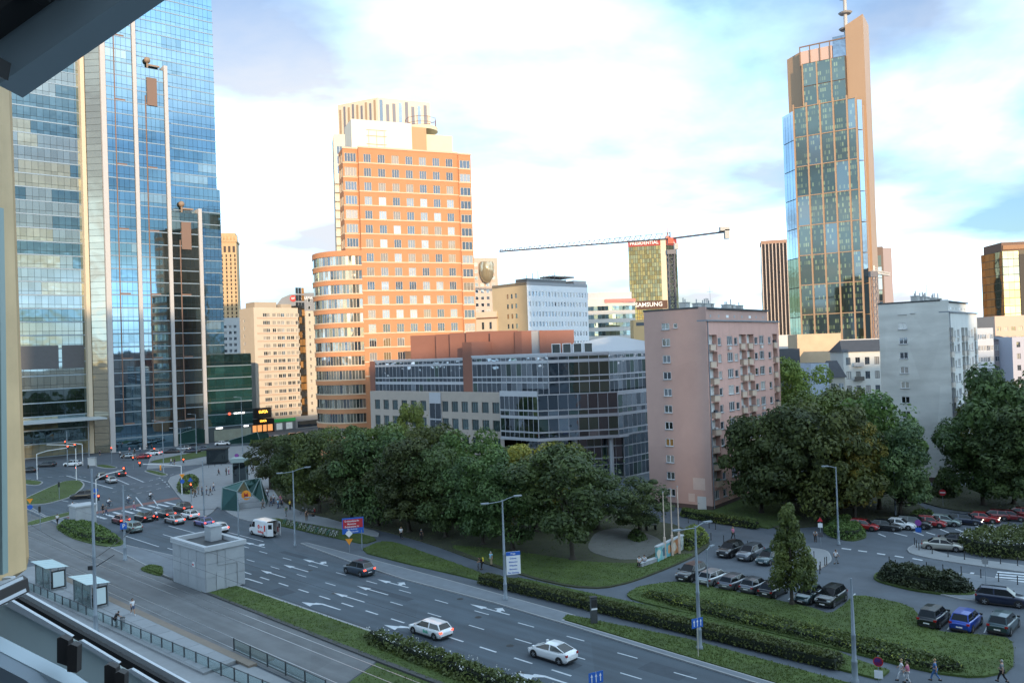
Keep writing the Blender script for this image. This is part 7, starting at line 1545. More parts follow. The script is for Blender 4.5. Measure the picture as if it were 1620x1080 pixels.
for q in ((64, 838, 800, 'pedestrian signal with white lamps on the left island', False), (157, 818, 782, 'red signal at the near end of the crossing', True), (303, 795, 764, 'red signal beside the shrub bed', True), (94, 790, 762, 'dark signal post on the far left grass island', False), (121, 758, 738, 'red signal in the far junction', True), (177, 733, 707, 'red signal before the skyscraper', True), (245, 728, 708, 'red signal by the far queue', True), (291, 742, 725, 'small red signal on the far plaza', True), (211, 742, 722, 'red signal right of the dark saloons', True), (140, 740, 735, 'dark signal by the grey cabinet', False)): signal_post(*q)
# signs
def sign_post(bx, by, ty, label, plates, r=.035, z=.1):
    P = G(bx, by); h = hz(P, ty); t = thing('road_sign', label, 'sign', (*P, 0)); b = MB(); b.cyl((0, 0, 0), (0, 0, h), r, n=6); b.build('post', pole_g, t); fa_ = to_cam(P) + pi / 2
    n = Vector((cos(to_cam(P)), sin(to_cam(P)), 0)) * .07
    for (kind, z_, s, m) in plates:
        b = MB()
        if kind == 'round': b.cyl((0, -.02, 0), (0, .0, 0), s, n=20, sm=False)
        elif kind == 'down': b.raw([(-s, -.02, s * .7), (s, -.02, s * .7), (0, -.02, -s)], [(0, 2, 1)]); b.raw([(-s, .0, s * .7), (s, .0, s * .7), (0, .0, -s)], [(0, 1, 2)])
        elif kind == 'up': b.raw([(-s, -.02, -s * .6), (s, -.02, -s * .6), (0, -.02, s)], [(0, 1, 2)]); b.raw([(-s, .0, -s * .6), (s, .0, -s * .6), (0, .0, s)], [(0, 2, 1)])
        elif kind == 'diamond': b.raw([(0, -.02, -s), (s, -.02, 0), (0, -.02, s), (-s, -.02, 0)], [(0, 1, 2, 3)]); b.raw([(0, 0, -s), (s, 0, 0), (0, 0, s), (-s, 0, 0)], [(3, 2, 1, 0)])
        elif kind == 'bar': b.box(-s * .75, s * .75, -.035, -.02, -s * .18, s * .18)
        else: b.box(-s, s, -.02, 0, -s, s)
        b.build({'round': 'round_plate', 'down': 'triangle_plate', 'up': 'triangle_plate', 'diamond': 'diamond_plate', 'bar': 'plate_bar'}.get(kind, 'square_plate'), m, t, (n.x, n.y, z_ if z_ > 0 else h + z_), fa_)
    return t, P, h
sign_post(380, 925, 884, 'amber triangle and priority diamond sign by the concrete block', [('diamond', -.35, .55, swhite), ('down', -1.5, .5, syel)], .08)
sign_post(553, 873, 840, 'amber triangle and white diamond below the red direction board', [('diamond', -.3, .5, swhite), ('down', -1.35, .5, syel)], .05)
sign_post(48, 822, 789, 'amber triangle and blue round sign at the left edge', [('down', -.3, .5, syel), ('round', -1.4, .42, sblue)])
sign_post(289, 784, 750, 'amber triangle and blue round sign on the signal corner', [('down', -.3, .5, syel), ('round', -1.4, .42, sblue)])
sign_post(302, 786, 756, 'blue triangle crossing sign beside the shrub bed', [('up', -.3, .5, sblue)]); sign_post(152, 808, 772, 'amber and blue signs on the near crossing island', [('round', -.4, .42, sblue), ('sq', -1.4, .3, sblue)])
sign_post(1492, 801, 775, 'red no-entry sign on the lawn before the grey block', [('round', -.35, .5, sred), ('bar', -.35, .5, swhite)]); sign_post(1453, 841, 824, 'violet round and blue parking sign before the black SUV', [('round', -.2, .42, mat('sign_violet', (.2, .05, .25), .5)), ('sq', -1.2, .36, sblue)])
sign_post(1299, 866, 818, 'slim post with red and white plates at the hedge', [('up', -.3, .35, sred), ('sq', -1.0, .28, swhite), ('sq', -2.2, .3, mat('post_box_dark', (.06, .06, .07), .6))]); sign_post(1391, 1092, 1036, 'violet-blue no-stopping sign with red rim by the footpath', [('round', -.45, .36, sred), ('round', -.445, .29, mat('sign_violet_blue', (.07, .05, .30), .5)), ('sq', -1.4, .3, swhite)]); sign_post(375, 740, 719, 'purple round sign above the far plaza railing', [('round', -.2, .5, MATS['sign_violet'])])
sign_post(1560, 925, 880, 'thin grey sign back at the right-hand crossing', [('sq', -.5, .28, sgrey)])
# blue lane boards
for (bx, by, ty, lab, wd, hh_, rot) in ((1105, 1040, 977, 'blue lane-arrow board on a pale post by the hedge', 1.15, .8, 0), (944, 1110, 1062, 'blue lane-arrow board at the bottom edge of the road', 1.25, .85, 0)):
    P = G(bx, by); h = hz(P, ty); t = thing('lane_board', lab, 'sign', (*P, 0)); b = MB(); b.cyl((0, 0, 0), (0, 0, h), .04, n=6); b.build('post', mat('pale_post', (.45, .42, .33), .7), t); fa_ = aE + 1.2
    b = MB(); b.box(-wd / 2, wd / 2, -.03, .0, -hh_, 0); brd = b.build('board', sblue, t, (0, 0, h), fa_)
    for i in range(3):
        x = -wd * .3 + i * wd * .3; b = MB(); b.raw([(x - .035, -.04, -hh_ * .85), (x + .035, -.04, -hh_ * .85), (x + .035, -.04, -hh_ * .4), (x - .035, -.04, -hh_ * .4)], [(0, 1, 2, 3)]); b.raw([(x - .1, -.04, -hh_ * .4), (x + .1, -.04, -hh_ * .4), (x, -.04, -hh_ * .12)], [(0, 1, 2)]); b.build('arrow_mark', swhite, brd)
# red and blue direction board
P = G(573, 870); t = thing('direction_board', 'red and blue direction board with white lettering by the lawn', 'sign', (*P, 0)); h = hz(P, 817); h0 = hz(P, 842); fa_ = aE + 1.05; dxn = Vector((sin(fa_), -cos(fa_), 0))
b = MB(); b.cyl((0, 0, 0), (0, 0, h0 + .4), .07, n=8); b.build('post', pole_g, t)
wb2 = 2.9; b = MB(); b.box(-wb2 + .3, .3, -.05, 0, h0, h); bd = b.build('board', [sblue], t, (0, 0, 0), fa_); b = MB(); hr_ = h0 + (h - h0) * .36; b.box(-wb2 + .42, .18, -.065, -.05, hr_, h - .2); b.build('red_panel', sred, bd)
for i, s in enumerate(('Śródmieście Pn', 'Muranów', 'Śródmieście Pd')): lettering(s, .3, swhite, bd, (-wb2 / 2 + .15, -.075, h - .45 - i * .38), 0., bold=.01)
for i, s in enumerate(('Plac Bankowy', 'Plac Grzybowski')): lettering(s, .24, swhite, bd, (-wb2 / 2 + .2, -.06, h0 + .62 - i * .36), 0., bold=.008)
# white and blue board on the lamp post
fa_ = aE + 1.0; P = P1; z1, z0 = hz(P, 873), hz(P, 909); t = thing('white_board', 'white direction board with blue header on the tall lamp post', 'sign', (P[0], P[1], 0), fa_); b = MB(); b.box(.2, 1.75, -.06, 0, z0, z1); bd = b.build('board', swhite, t); b = MB(); b.box(.2, 1.75, -.07, -.06, z1 - .42, z1); b.build('blue_header', sblue, bd)
lettering('Praga', .24, swhite, bd, (.95, -.08, z1 - .21), 0.)
for i, s in enumerate(('Ochota', 'Mokotów', 'Wilanów', 'Bemowo', 'Plac Zawiszy')): lettering(s, .24, sblue, bd, (.95, -.07, z1 - .72 - i * .38), 0., bold=.006)
b = MB(); b.cyl((.0, -.02, z0 + .3), (.25, -.02, z0 + .3), .03, n=5); b.cyl((.0, -.02, z1 - .3), (.25, -.02, z1 - .3), .03, n=5); b.build('clamp', pole_g, t)
# dark parking meter
P = G(940, 987); t = thing('parking_meter', 'dark slim parking meter on the grass strip by the kerb', 'parking meter', (*P, .1), fa_); b = MB(); b.box(-.3, .3, -.2, .2, 0, 2.5); b.box(-.26, .26, -.21, -.19, 1.6, 2.3, 1); b.box(-.3, .3, -.212, -.19, 1.35, 1.5, 2); b.build('cabinet', [mat('meter_dark', (.05, .055, .06), .5), blackm, swhite], t); b = MB(); b.box(-.36, .36, -.26, .26, 2.5, 2.56); b.build('cap', blackm, t)
# bollards
ORD = ['first ', 'second ', 'third ', 'fourth ', 'fifth ', 'sixth ', 'seventh ', 'eighth ', 'ninth ', 'tenth ']
bm = MB(); bm.lathe([(.07, 0), (.07, .12), (.05, .16), (.048, .86), (.065, .9), (.06, .97), (.0, 1.02)], n=8); bme = bm.mesh('bollard', mat('bollard_black', (.014, .015, .017), .5))
for (pts, lab, grp) in (([(1226, 881), (1288, 884), (1297, 907), (1305, 894), (1308, 893), (1298, 901), (1289, 906)], 'black bollard on the paved corner of the front car park', 'corner bollards'), ([(1447, 862), (1450, 866), (1454, 870), (1475, 876), (1500, 881), (1526, 885), (1554, 888), (1583, 892), (1610, 895)], 'black bollard along the far kerb of the drive', 'far kerb bollards'), ([(1407, 893), (1417, 898), (1439, 900), (1466, 902), (1492, 906), (1521, 909), (1552, 914), (1580, 920), (1610, 925)], 'black bollard behind the juniper bed', 'juniper bollards'), ([(1089, 826), (1105, 832), (1122, 834), (1132, 836), (1125, 853), (1145, 857), (1163, 860), (1183, 866), (1204, 870)], 'black bollard on the drive below the pink block', 'drive bollards'), ([(320, 742), (330, 740), (340, 738), (350, 736), (362, 733), (372, 731), (382, 728)], 'black bollard on the far plaza edge', 'plaza bollards')):
    for i, (x, y) in enumerate(sorted(pts)): p = G(x, y, .05); ob('bollard', bme, None, (*p, .04 if 'drive below' not in lab else -.03), 0., ORD[i] + lab.replace('black bollard', 'black bollard from the left'), 'bollard', grp)
# platform fence
def fence(u0, v0, u1, v1, n, label, h=1.15, z=.05):
    t = thing('fence', label, 'fence', (*W(u0, v0), z), atan2(W(u1, v1)[1] - W(u0, v0)[1], W(u1, v1)[0] - W(u0, v0)[0])); L = Vector(W(u1, v1)).__sub__(Vector(W(u0, v0))).length; pm_ = MB(); pm_.box(-.045, .045, -.045, .045, 0, h); pme_ = pm_.mesh('fence_post', mat('fence_dark', (.03, .035, .04), .5)); gl = MB(); gl.box(.07, L / n - .07, -.01, .01, .12, h - .08); gme = gl.mesh('fence_panel', clear_glass('fence_glass', (.9, .95, .95), .03))
    for i in range(n + 1): ob('fence_post', pme_, t, (L * i / n, 0, 0))
    for i in range(n): ob('fence_panel', gme, t, (L * i / n, 0, 0))
    b = MB(); b.box(0, L, -.025, .025, h - .08, h - .03); b.build('top_rail', MATS['fence_dark'], t); b = MB(); b.box(0, L, -.02, .02, .08, .12); b.build('bottom_rail', MATS['fence_dark'], t)
fence(58, 33.5, 112, 30.9, 26, 'glass panelled platform fence nearest the window'); fence(56, 36.55, 71, 36.75, 5, 'short railing at the end of the platform beside the rails')
# shelters
def shelter(u, v, label):
    t = thing('tram_shelter', label, 'shelter', (*W(u, v), .26), atan2(-EU[1], -EU[0])); fm = mat('shelter_frame', (.20, .23, .25), .5, .4); L, dp, h = 5.2, 1.7, 2.5; cg = clear_glass('shelter_glass', (.78, .84, .84), .16); rg = mat('shelter_roof_glass', (.50, .64, .66), .25)
    for x in (0, L / 2, L):
        for y in (0, dp): b = MB(); b.box(x - .05, x + .05, y - .05, y + .05, 0, h); b.build('post', fm, t)
    for i in range(5): b = MB(); b.raw([(-.25 + i * (L + .5) / 5 + .03, -.5, h + .32), (-.25 + (i + 1) * (L + .5) / 5 - .03, -.5, h + .32), (-.25 + (i + 1) * (L + .5) / 5 - .03, dp + .25, h + .08), (-.25 + i * (L + .5) / 5 + .03, dp + .25, h + .08)], [(0, 1, 2, 3)]); b.raw([(p[0], p[1], p[2] - .03) for p in b.v], [(3, 2, 1, 0)]); b.build('roof_pane', rg, t)
    for i in range(6): x = -.25 + i * (L + .5) / 5; b = MB(); b.cyl((x, -.5, h + .30), (x, dp + .25, h + .06), .035, n=4); b.build('roof_bar', fm, t)
    for i in range(2): b = MB(); b.box(.06 + i * L / 2, L / 2 - .06 + i * L / 2, -.01, .01, .2, h - .1); b.build('back_pane', cg, t)
    b = MB(); b.box(-.01, .01, .06, dp - .06, .2, h - .1); b.build('side_pane', cg, t)
    b = MB(); b.box(L - .08, L + .08, .15, dp - .1, .25, 2.3); ad = b.build('poster_case', blackm, t); b = MB(); b.box(L + .08, L + .095, .28, dp - .23, .42, 2.15); b.box(L - .095, L - .08, .28, dp - .23, .42, 2.15); b.build('poster_face', mat('poster_face', (.52, .62, .63), .4), ad)
    b = MB(); b.box(.4, L - .8, .25, .65, .45, .5); b.box(.6, .66, .3, .6, 0, .45); b.box(L - 1.1, L - 1.04, .3, .6, 0, .45); b.build('bench', mat('shelter_bench', (.12, .12, .12), .6), t); return t
# turn so that the back faces the window: local y points away from it
def shelter_at(u, v, lab):
    t = shelter(u, v, lab); t.rotation_euler.z = aE; return t
shelter_at(111.5, 32.4, 'glass tram shelter with poster case at the wooden frame'); shelter_at(99.8, 32.8, 'glass tram shelter with poster case behind the wire post')
for (u, v, tp, lab) in ((97.0, 33.3, 'navy', 'person in navy sitting in the nearer tram shelter'), (95.8, 33.3, 'black', 'person in black sitting at the poster end of the nearer shelter'), (108.5, 32.9, 'black', 'person in black sitting in the farther tram shelter')): p = W(u, v); person(p, A_V, 'sit', tp, 'black', lab, z=.26)
p = W(85.7, 32.6); t = thing('litter_bin', 'grey litter bin by the platform fence', 'bin', (*p, .26)); b = MB(); b.lathe([(.22, 0), (.25, .8), (.27, .82), (.2, .84)], n=12); b.build('drum', metalg, t); b = MB(); b.lathe([(.28, .98), (.2, 1.04), (0, 1.06)], n=12); b.cyl((.2, 0, .8), (.2, 0, 1.0), .02, n=4); b.cyl((-.2, 0, .8), (-.2, 0, 1.0), .02, n=4); b.build('lid', blackm, t)
# concrete ventilation block with open roof
c0, c1, c2 = G(263, 925), G(325, 939), G(372, 918)
u0, v0 = UV(c1); LV_ = .0; t = thing('concrete_block', 'pale concrete ventilation block with open roof tray on the median', 'vent building', (*W(u0 - .2, v0 + LV_), .05), atan2(EU[1], EU[0])); LU = UV(c0)[0] - u0 + .8; LV = 4.8; hb2 = hz(c1, 873); cm_ = mat('cast_concrete', (.30, .32, .34), .9, var=.14, vs_=.7, bump=.3, bs=4)
wear(cm_, .2, .8, .1, (.7, .7, 0), (0, 0, 1))
# local x along +u, local y = -v side is the near side; build between y = -LV and 0 mirrored
b = MB(); b.box(0, LU, -LV, 0, 0, hb2); b.build('core', cm_, t); n = 4
def plate(x0, x1, y0, y1, z0, z1): o = MB(); o.box(x0, x1, y0, y1, z0, z1); o.build('concrete_panel', mat('panel_concrete', (.31, .33, .35), .88, var=.12, vs_=.8, rnd=.07, bump=.25, bs=5), t)
for i in range(n):
    for j in range(3): plate(i * LU / n + .03, (i + 1) * LU / n - .03, 0.0, .05, .1 + j * hb2 / 3, (j + 1) * hb2 / 3 - .02)
    for j in range(3): plate(i * LU / n + .03, (i + 1) * LU / n - .03, -LV - .05, -LV, .1 + j * hb2 / 3, (j + 1) * hb2 / 3 - .02)
for i in range(2):
    for j in range(3): plate(-.05, 0, -LV + i * LV / 2 + .03, -LV + (i + 1) * LV / 2 - .03, .1 + j * hb2 / 3, (j + 1) * hb2 / 3 - .02)
b = MB(); b.box(-.25, LU + .25, -.35, .2, hb2, hb2 + .55); b.box(-.25, LU + .25, -LV - .2, -LV + .35, hb2, hb2 + .55); b.box(-.25, .3, -LV + .35, -.35, hb2, hb2 + .55); b.box(LU - .3, LU + .25, -LV + .35, -.35, hb2, hb2 + .55); b.build('parapet', mat('parapet_pale', (.38, .40, .42), .9, var=.1, vs_=1), t)
b = MB(); b.box(.32, LU - .32, -LV + .37, -.37, hb2, hb2 + .06); b.build('roof_tray', mat('wet_dark_roof', (.03, .034, .038), .5), t); b = MB(); b.box(LU * .50, LU * .50 + 1.6, -LV + .6, -LV + 2.0, hb2 + .06, hb2 + 1.75); b.box(LU * .5 - .06, LU * .5 + 1.66, -LV + .54, -LV + 2.06, hb2 + 1.75, hb2 + 1.85); b.build('vent_box', cm_, t)
o = MB(); [o.face([(LU * .62 + R.uniform(0, 1.4), -LV + R.uniform(.5, 1.5), hb2 + .06), (LU * .62 + R.uniform(0, 1.4), -LV + R.uniform(.5, 1.5), hb2 + .06), (LU * .62 + R.uniform(0, 1.4), -LV + R.uniform(.5, 1.5), hb2 + R.uniform(.3, .8))]) for _ in range(60)]; o.build('weeds', M_blade, t, kind='stuff')
b = MB(); b.box(LU * .3, LU * .3 + .5, .05, .12, hb2 * .55, hb2 * .55 + .6); b.build('notice_plate', swhite, t); b = MB(); b.box(LU * .32, LU * .32 + .4, .12, .13, hb2 * .55 + .2, hb2 * .55 + .38); b.build('notice_stripe', sred, t)
b = MB(); b.box(-.12, -.05, -LV * .45, -LV * .45 + .9, .2, 2.2); b.build('steel_hatch', sillm, t); b = MB(); b.tube([(-.1, -LV * .8, .2), (-.1, -LV * .8, hb2 * .6), (-.1, -LV * .3, hb2 * .62), (-.1, -LV * .3, hb2)], .03, 5); b.build('conduit', sgrey, t)
# smaller concrete box by the crossing
P = G(137, 830); t = thing('concrete_box', 'small concrete vent box beside the near crossing island', 'vent box', (*P, .05), A_U); b = MB(); b.box(0, 3.2, -1.6, 1.6, 0, 3.0); b.build('walls', cm_, t); b = MB(); b.box(-.15, 3.35, -1.75, 1.75, 3.0, 3.25); b.build('lid', MATS['parapet_pale'], t)
P = G(146, 737); t = thing('grey_cabinet', 'pale utility cabinet on the far traffic island', 'cabinet', (*P, .1), 0.); b = MB(); b.box(-.9, .9, -.5, .5, 0, 2.1); b.build('cabinet', mat('cabinet_pale', (.45, .46, .46), .7), t); b = MB(); b.box(-1, 1, -.6, .6, 2.1, 2.2); b.build('lid', sillm, t)
P = G(254, 744); t = thing('yellow_post', 'short yellow post on the grass point of the junction', 'bollard', (*P, .1)); b = MB(); b.lathe([(.2, 0), (.2, 1.3), (.1, 1.45), (0, 1.5)], n=8); b.build('post', syel, t)
# metro entrances
mg = glass('metro_glass', (.016, .045, .040), (.24, .38, .36), .10, wave=.05); mfr = mat('metro_frame', (.17, .23, .23), .5, .3)
P = G(352, 806, .12); t = thing('metro_canopy', 'faceted dark green glass canopy over the metro stairs', 'metro entrance', (*P, .12), 0.)
def rel(x, y, Y): q = D(x, y, Y); return (q[0] - P[0], q[1] - P[1], q[2] - .12)
Y0 = P[1]
V_ = dict(a=rel(350, 806, Y0), b=rel(352, 771, Y0 + 1), c=rel(386, 760, Y0 + 5), d=rel(378, 806, Y0 - 2), e=rel(375, 777, Y0 + .5), f=rel(411, 756, Y0 + 7), g=rel(424, 795, Y0 + 7), h=rel(420, 797, Y0 + 2), i=rel(398, 784, Y0 + 3), j=rel(392, 775, Y0 + 5))
for k in V_:
    if k in 'adgh': V_[k] = (V_[k][0], V_[k][1], 0.)
for k, f_ in enumerate((('a', 'd', 'e', 'b'), ('b', 'e', 'c'), ('e', 'i', 'c'), ('c', 'j', 'f'), ('f', 'h', 'g'), ('i', 'j', 'c'), ('j', 'h', 'f'))):
    b = MB(); b.face([V_[q] for q in f_]); b.build('glass_facet', mg, t)
for a, c in ('ab', 'bc', 'ce', 'be', 'ed', 'ei', 'cf', 'fg', 'fh', 'if', 'ci', 'jh'): b = MB(); b.cyl(V_[a], V_[c], .11, n=5); b.build('frame_bar', mfr, t)
b = MB(); c = V_['i']; b.cyl((c[0] - .3, c[1] - 2.0, c[2] + .5), (c[0] - .3, c[1] - 2.1, c[2] + .5), .85, n=20, sm=False); rs = b.build('metro_roundel', syel, t); lettering('M', 1.0, sred, t, (c[0] - .3, c[1] - 2.16, c[2] + .5), 0., bold=.04)
b = MB(); s0, s1, s2, s3 = G(376, 806), G(420, 802), G(418, 795), G(380, 797); b.prism([(q[0] - P[0], q[1] - P[1]) for q in (s0, s1, s2, s3)], .02, .05); b.build('stair_well', mat('stair_dark', (.012, .012, .012), .9), t)
b = MB(); q0, q1 = (s0[0] - P[0], s0[1] - P[1]), (s1[0] - P[0], s1[1] - P[1]); b.prism([q0, q1, (q1[0], q1[1] + .2), (q0[0], q0[1] + .2)], 0, .9); b.build('parapet', cm_, t)
P = G(381, 764, .12); t = thing('lift_tower', 'glass lift tower with pale cap behind the metro canopy', 'lift', (*P, .12), .15); b = MB(); b.box(-1.4, 1.4, -1.2, 1.2, 0, 4.6); b.build('shaft', glass('lift_glass', (.012, .016, .018), (.3, .36, .38), .25), t); b = MB(); b.box(-1.75, 1.75, -1.5, 1.5, 4.6, 5.5); b.build('cap', mat('lift_cap', (.25, .33, .33), .5), t)
for x in (-1.42, -.05, 1.32): b = MB(); b.box(x, x + .1, -1.27, -1.2, 0, 4.6); b.build('frame_bar', mfr, t)
# farther canopies
for (lab, pts, Y) in (('far pointed green glass metro canopy before the shops', [(358, 709), (363, 696), (407, 683), (412, 700), (364, 716)], 262), ('far sloping green glass canopy before the skyscraper piers', [(247, 706), (249, 695), (310, 678), (310, 700)], 262)):
    P = D(*pts[0], Y); zs_ = [D(x, y, Y) for x, y in pts]; t = thing('metro_canopy', lab, 'metro entrance', (P[0], P[1], 0.)); b = MB(); A_ = [(q[0] - P[0], 0, max(.1, q[2])) for q in zs_]; B_ = [(x + 1.2, 7, max(.1, z - 1.)) for x, y, z in A_]
    n = len(A_); b.raw(A_ + B_, [(i, (i + 1) % n, n + (i + 1) % n, n + i) for i in range(n)]); b.face(A_); b.face(B_[::-1]); b.build('glass_facet', mg, t)
    b = MB(); [b.cyl(A_[i], A_[(i + 1) % n], .12, n=4) for i in range(n)]; b.build('frame_bar', mfr, t)
P = G(342, 733, .1); t = thing('kiosk', 'dark glass kiosk on the far plaza', 'kiosk', (*P, .1), .1); b = MB(); b.box(-2.4, 2.4, 0, 3, 0, 3.6); b.build('walls', MATS['lift_glass'], t); b = MB(); b.box(-2.7, 2.7, -.3, 3.3, 3.6, 3.9); b.build('roof', blackm, t)
# painted wall with three flag poles
wa, wb_2 = G(1039, 888, .15), G(1080, 868, .15); an = atan2(wb_2[1] - wa[1], wb_2[0] - wa[0]); Lw_ = hypot(wb_2[0] - wa[0], wb_2[1] - wa[1]); t = thing('painted_wall', 'low wall painted with turquoise and orange graffiti below the flag poles', 'wall', (*wa, .14), an)
cols_ = [(.16, .40, .42), (.25, .42, .44), (.12, .34, .40), (.46, .30, .16), (.50, .22, .10), (.36, .40, .38)]
for i in range(6):
    mg_ = mat('graffiti_%d' % i, cols_[i], .85, var=.35, vs_=2.2); b = MB(); b.box(i * Lw_ / 6 + .02, (i + 1) * Lw_ / 6 - .02, -.16, .16, 0, 1.75); b.build('wall_panel', mg_, t)
b = MB(); b.box(-.08, Lw_ + .08, -.24, .24, 1.75, 1.9); b.build('coping', MATS['parapet_pale'], t)
for i in range(5): b = MB(); b.raw([(i * Lw_ / 5 + .3 + .5 * cos(a) * (1 + .3 * sin(3 * a + i)), -.172, .9 + .55 * sin(a)) for a in [2 * pi * k / 12 for k in range(12)]], [tuple(range(12))]); b.build('graffiti_mark', mat('graffiti_mark_%d' % (i % 3), [(.55, .50, .42), (.06, .12, .16), (.52, .28, .14)][i % 3], .85), t)
w0, w1 = G(1013, 896, .15), G(1039, 887, .15); t = thing('low_wall', 'low broken grey wall end where two people sit', 'wall', (*w0, .14), atan2(w1[1] - w0[1], w1[0] - w0[0])); b = MB(); l_ = hypot(w1[0] - w0[0], w1[1] - w0[1]); b.prism([(0, -.22), (l_ - .1, -.22), (l_ - .1, .22), (0, .26)], 0, .42); b.build('stonework', mat('grey_stone_graffiti', (.30, .31, .33), .9, var=.3, vs_=2.5), t); b = MB(); b.box(-.1, l_ - .1, -.28, .28, .42, .5); b.build('coping', MATS['parapet_pale'], t)
for i, (bx, by, ty) in enumerate(((1047, 884, 781), (1059, 880, 776), (1070, 876, 772))):
    P = G(bx, by, .15); h = hz(P, ty); t = thing('flag_pole', ('left', 'middle', 'right')[i] + ' one of three rusty white flag poles', 'flag pole', (P[0] + .5, P[1] + .45, .14), 0., 'three flag poles'); b = MB(); b.cyl((0, 0, 0), (0, 0, h), .1, .06, 8); b.build('pole', mat('rusty_white', (.55, .44, .36), .7, var=.4, vs_=1.5), t); b = MB(); b.box(-.14, .14, -.14, .14, 0, 2.6); b.build('pole_sleeve', MATS['rusty_white'], t); b = MB(); b.ball((0, 0, h), .1, 8, 6); b.build('finial', metalg, t)
# bench under trees, picnic table, planter things
P = G(490, 816, .12); t = thing('bench', 'wooden bench under the trees by the path', 'bench', (*P, .13), A_U + .3); b = MB()
for i in range(3): o = MB(); o.box(-1, 1, -.25 + i * .16, -.13 + i * .16, .42, .46); o.build('slat', mat('bench_wood', (.16, .09, .05), .8), t)
for x in (-.8, .8): o = MB(); o.box(x - .04, x + .04, -.25, .25, 0, .42); o.build('leg', blackm, t)
P = G(1030, 838, .15); t = thing('picnic_table', 'dark picnic table behind the small round tree', 'table', (*P, .17), .3); o = MB(); o.box(-.9, .9, -.4, .4, .72, .78); o.build('table_top', mat('table_dark', (.04, .045, .04), .8), t)
for x in (-.7, .7): o = MB(); o.box(x - .05, x + .05, -.35, .35, 0, .72); o.build('leg', MATS['table_dark'], t)
# ------------------------------------------------------------------ trees, hedges, shrubs
bark = mat('bark', (.045, .038, .030), .95, var=.25, vs_=3, bump=.6, bs=9)
def leafm(name, c, c2, tr=.25):
    if name in MATS: return MATS[name]
    m = bpy.data.materials.new(name); m.use_nodes = True; MATS[name] = m; t = m.node_tree; t.nodes.clear()
    out = t.nodes.new('ShaderNodeOutputMaterial'); df = t.nodes.new('ShaderNodeBsdfPrincipled'); tl = t.nodes.new('ShaderNodeBsdfTranslucent'); mxs = t.nodes.new('ShaderNodeMixShader'); mxs.inputs[0].default_value = tr
    df.inputs['Roughness'].default_value = .55; df.inputs['Specular IOR Level'].default_value = .35
    ge = t.nodes.new('ShaderNodeNewGeometry'); oi = t.nodes.new('ShaderNodeObjectInfo'); nz = t.nodes.new('ShaderNodeTexNoise'); nz.inputs['Scale'].default_value = .28; nz.inputs['Detail'].default_value = 3; t.links.new(ge.outputs['Position'], nz.inputs['Vector'])
    f = mth('ADD', mth('MULTIPLY', ge.outputs['Random Per Island'], .55, None, t), mth('MULTIPLY_ADD', nz.outputs['Fac'], 1.5, -.52, t), None, t)
    r = t.nodes.new('ShaderNodeValToRGB'); r.color_ramp.elements[0].color = (*c, 1); r.color_ramp.elements[1].color = (*c2, 1); r.color_ramp.elements[0].position = .15; r.color_ramp.elements[1].position = 1.; t.links.new(f, r.inputs[0])
    hv = t.nodes.new('ShaderNodeHueSaturation'); t.links.new(r.outputs[0], hv.inputs['Color']); t.links.new(mth('MULTIPLY_ADD', oi.outputs['Random'], .06, .465, t), hv.inputs['Hue']); t.links.new(mth('MULTIPLY_ADD', oi.outputs['Random'], .7, .68, t), hv.inputs['Value'])
    t.links.new(hv.outputs[0], df.inputs['Base Color']); t.links.new(hv.outputs[0], tl.inputs[0]); t.links.new(df.outputs[0], mxs.inputs[1]); t.links.new(tl.outputs[0], mxs.inputs[2]); t.links.new(mxs.outputs[0], out.inputs[0]); return m
lf_dark = leafm('leaf_dark', (0.031, 0.051, 0.017), (0.099, 0.138, 0.038)); lf_mid = leafm('leaf_mid', (0.045, 0.075, 0.021), (0.146, 0.200, 0.044)); lf_yel = leafm('leaf_yellow', (0.103, 0.121, 0.018), (0.411, 0.366, 0.063)); lf_light = leafm('leaf_light', (0.086, 0.121, 0.025), (0.257, 0.310, 0.069)); lf_blue = leafm('leaf_bluish', (0.041, 0.071, 0.032), (0.129, 0.176, 0.058))
def leaves(r, b, c, rad, n, size, flat=1., shell=.75):
    for _ in range(n):
        a = r.uniform(0, 2 * pi); z = r.uniform(-.75, 1); q = sqrt(max(0, 1 - z * z)); k = rad * (shell + (1 - shell) * r.random() ** .5) * r.uniform(.9, 1.1)
        p = Vector((c[0] + q * cos(a) * k, c[1] + q * sin(a) * k, c[2] + z * k * flat)); nn = Vector((q * cos(a), q * sin(a), z + .35)) + Vector((r.uniform(-.7, .7), r.uniform(-.7, .7), r.uniform(-.5, .5))); nn.normalize()
        t = nn.orthogonal().normalized(); s_ = nn.cross(t); an = r.uniform(0, pi); e1 = t * cos(an) + s_ * sin(an); e2 = nn.cross(e1); sz = size * r.uniform(.6, 1.35)
        b.face([p - e1 * sz - e2 * sz * .2, p - e1 * sz * .1 - e2 * sz * .55 + nn * sz * .12, p + e1 * sz + e2 * sz * .1, p + e1 * sz * .05 + e2 * sz * .6 + nn * sz * .12])
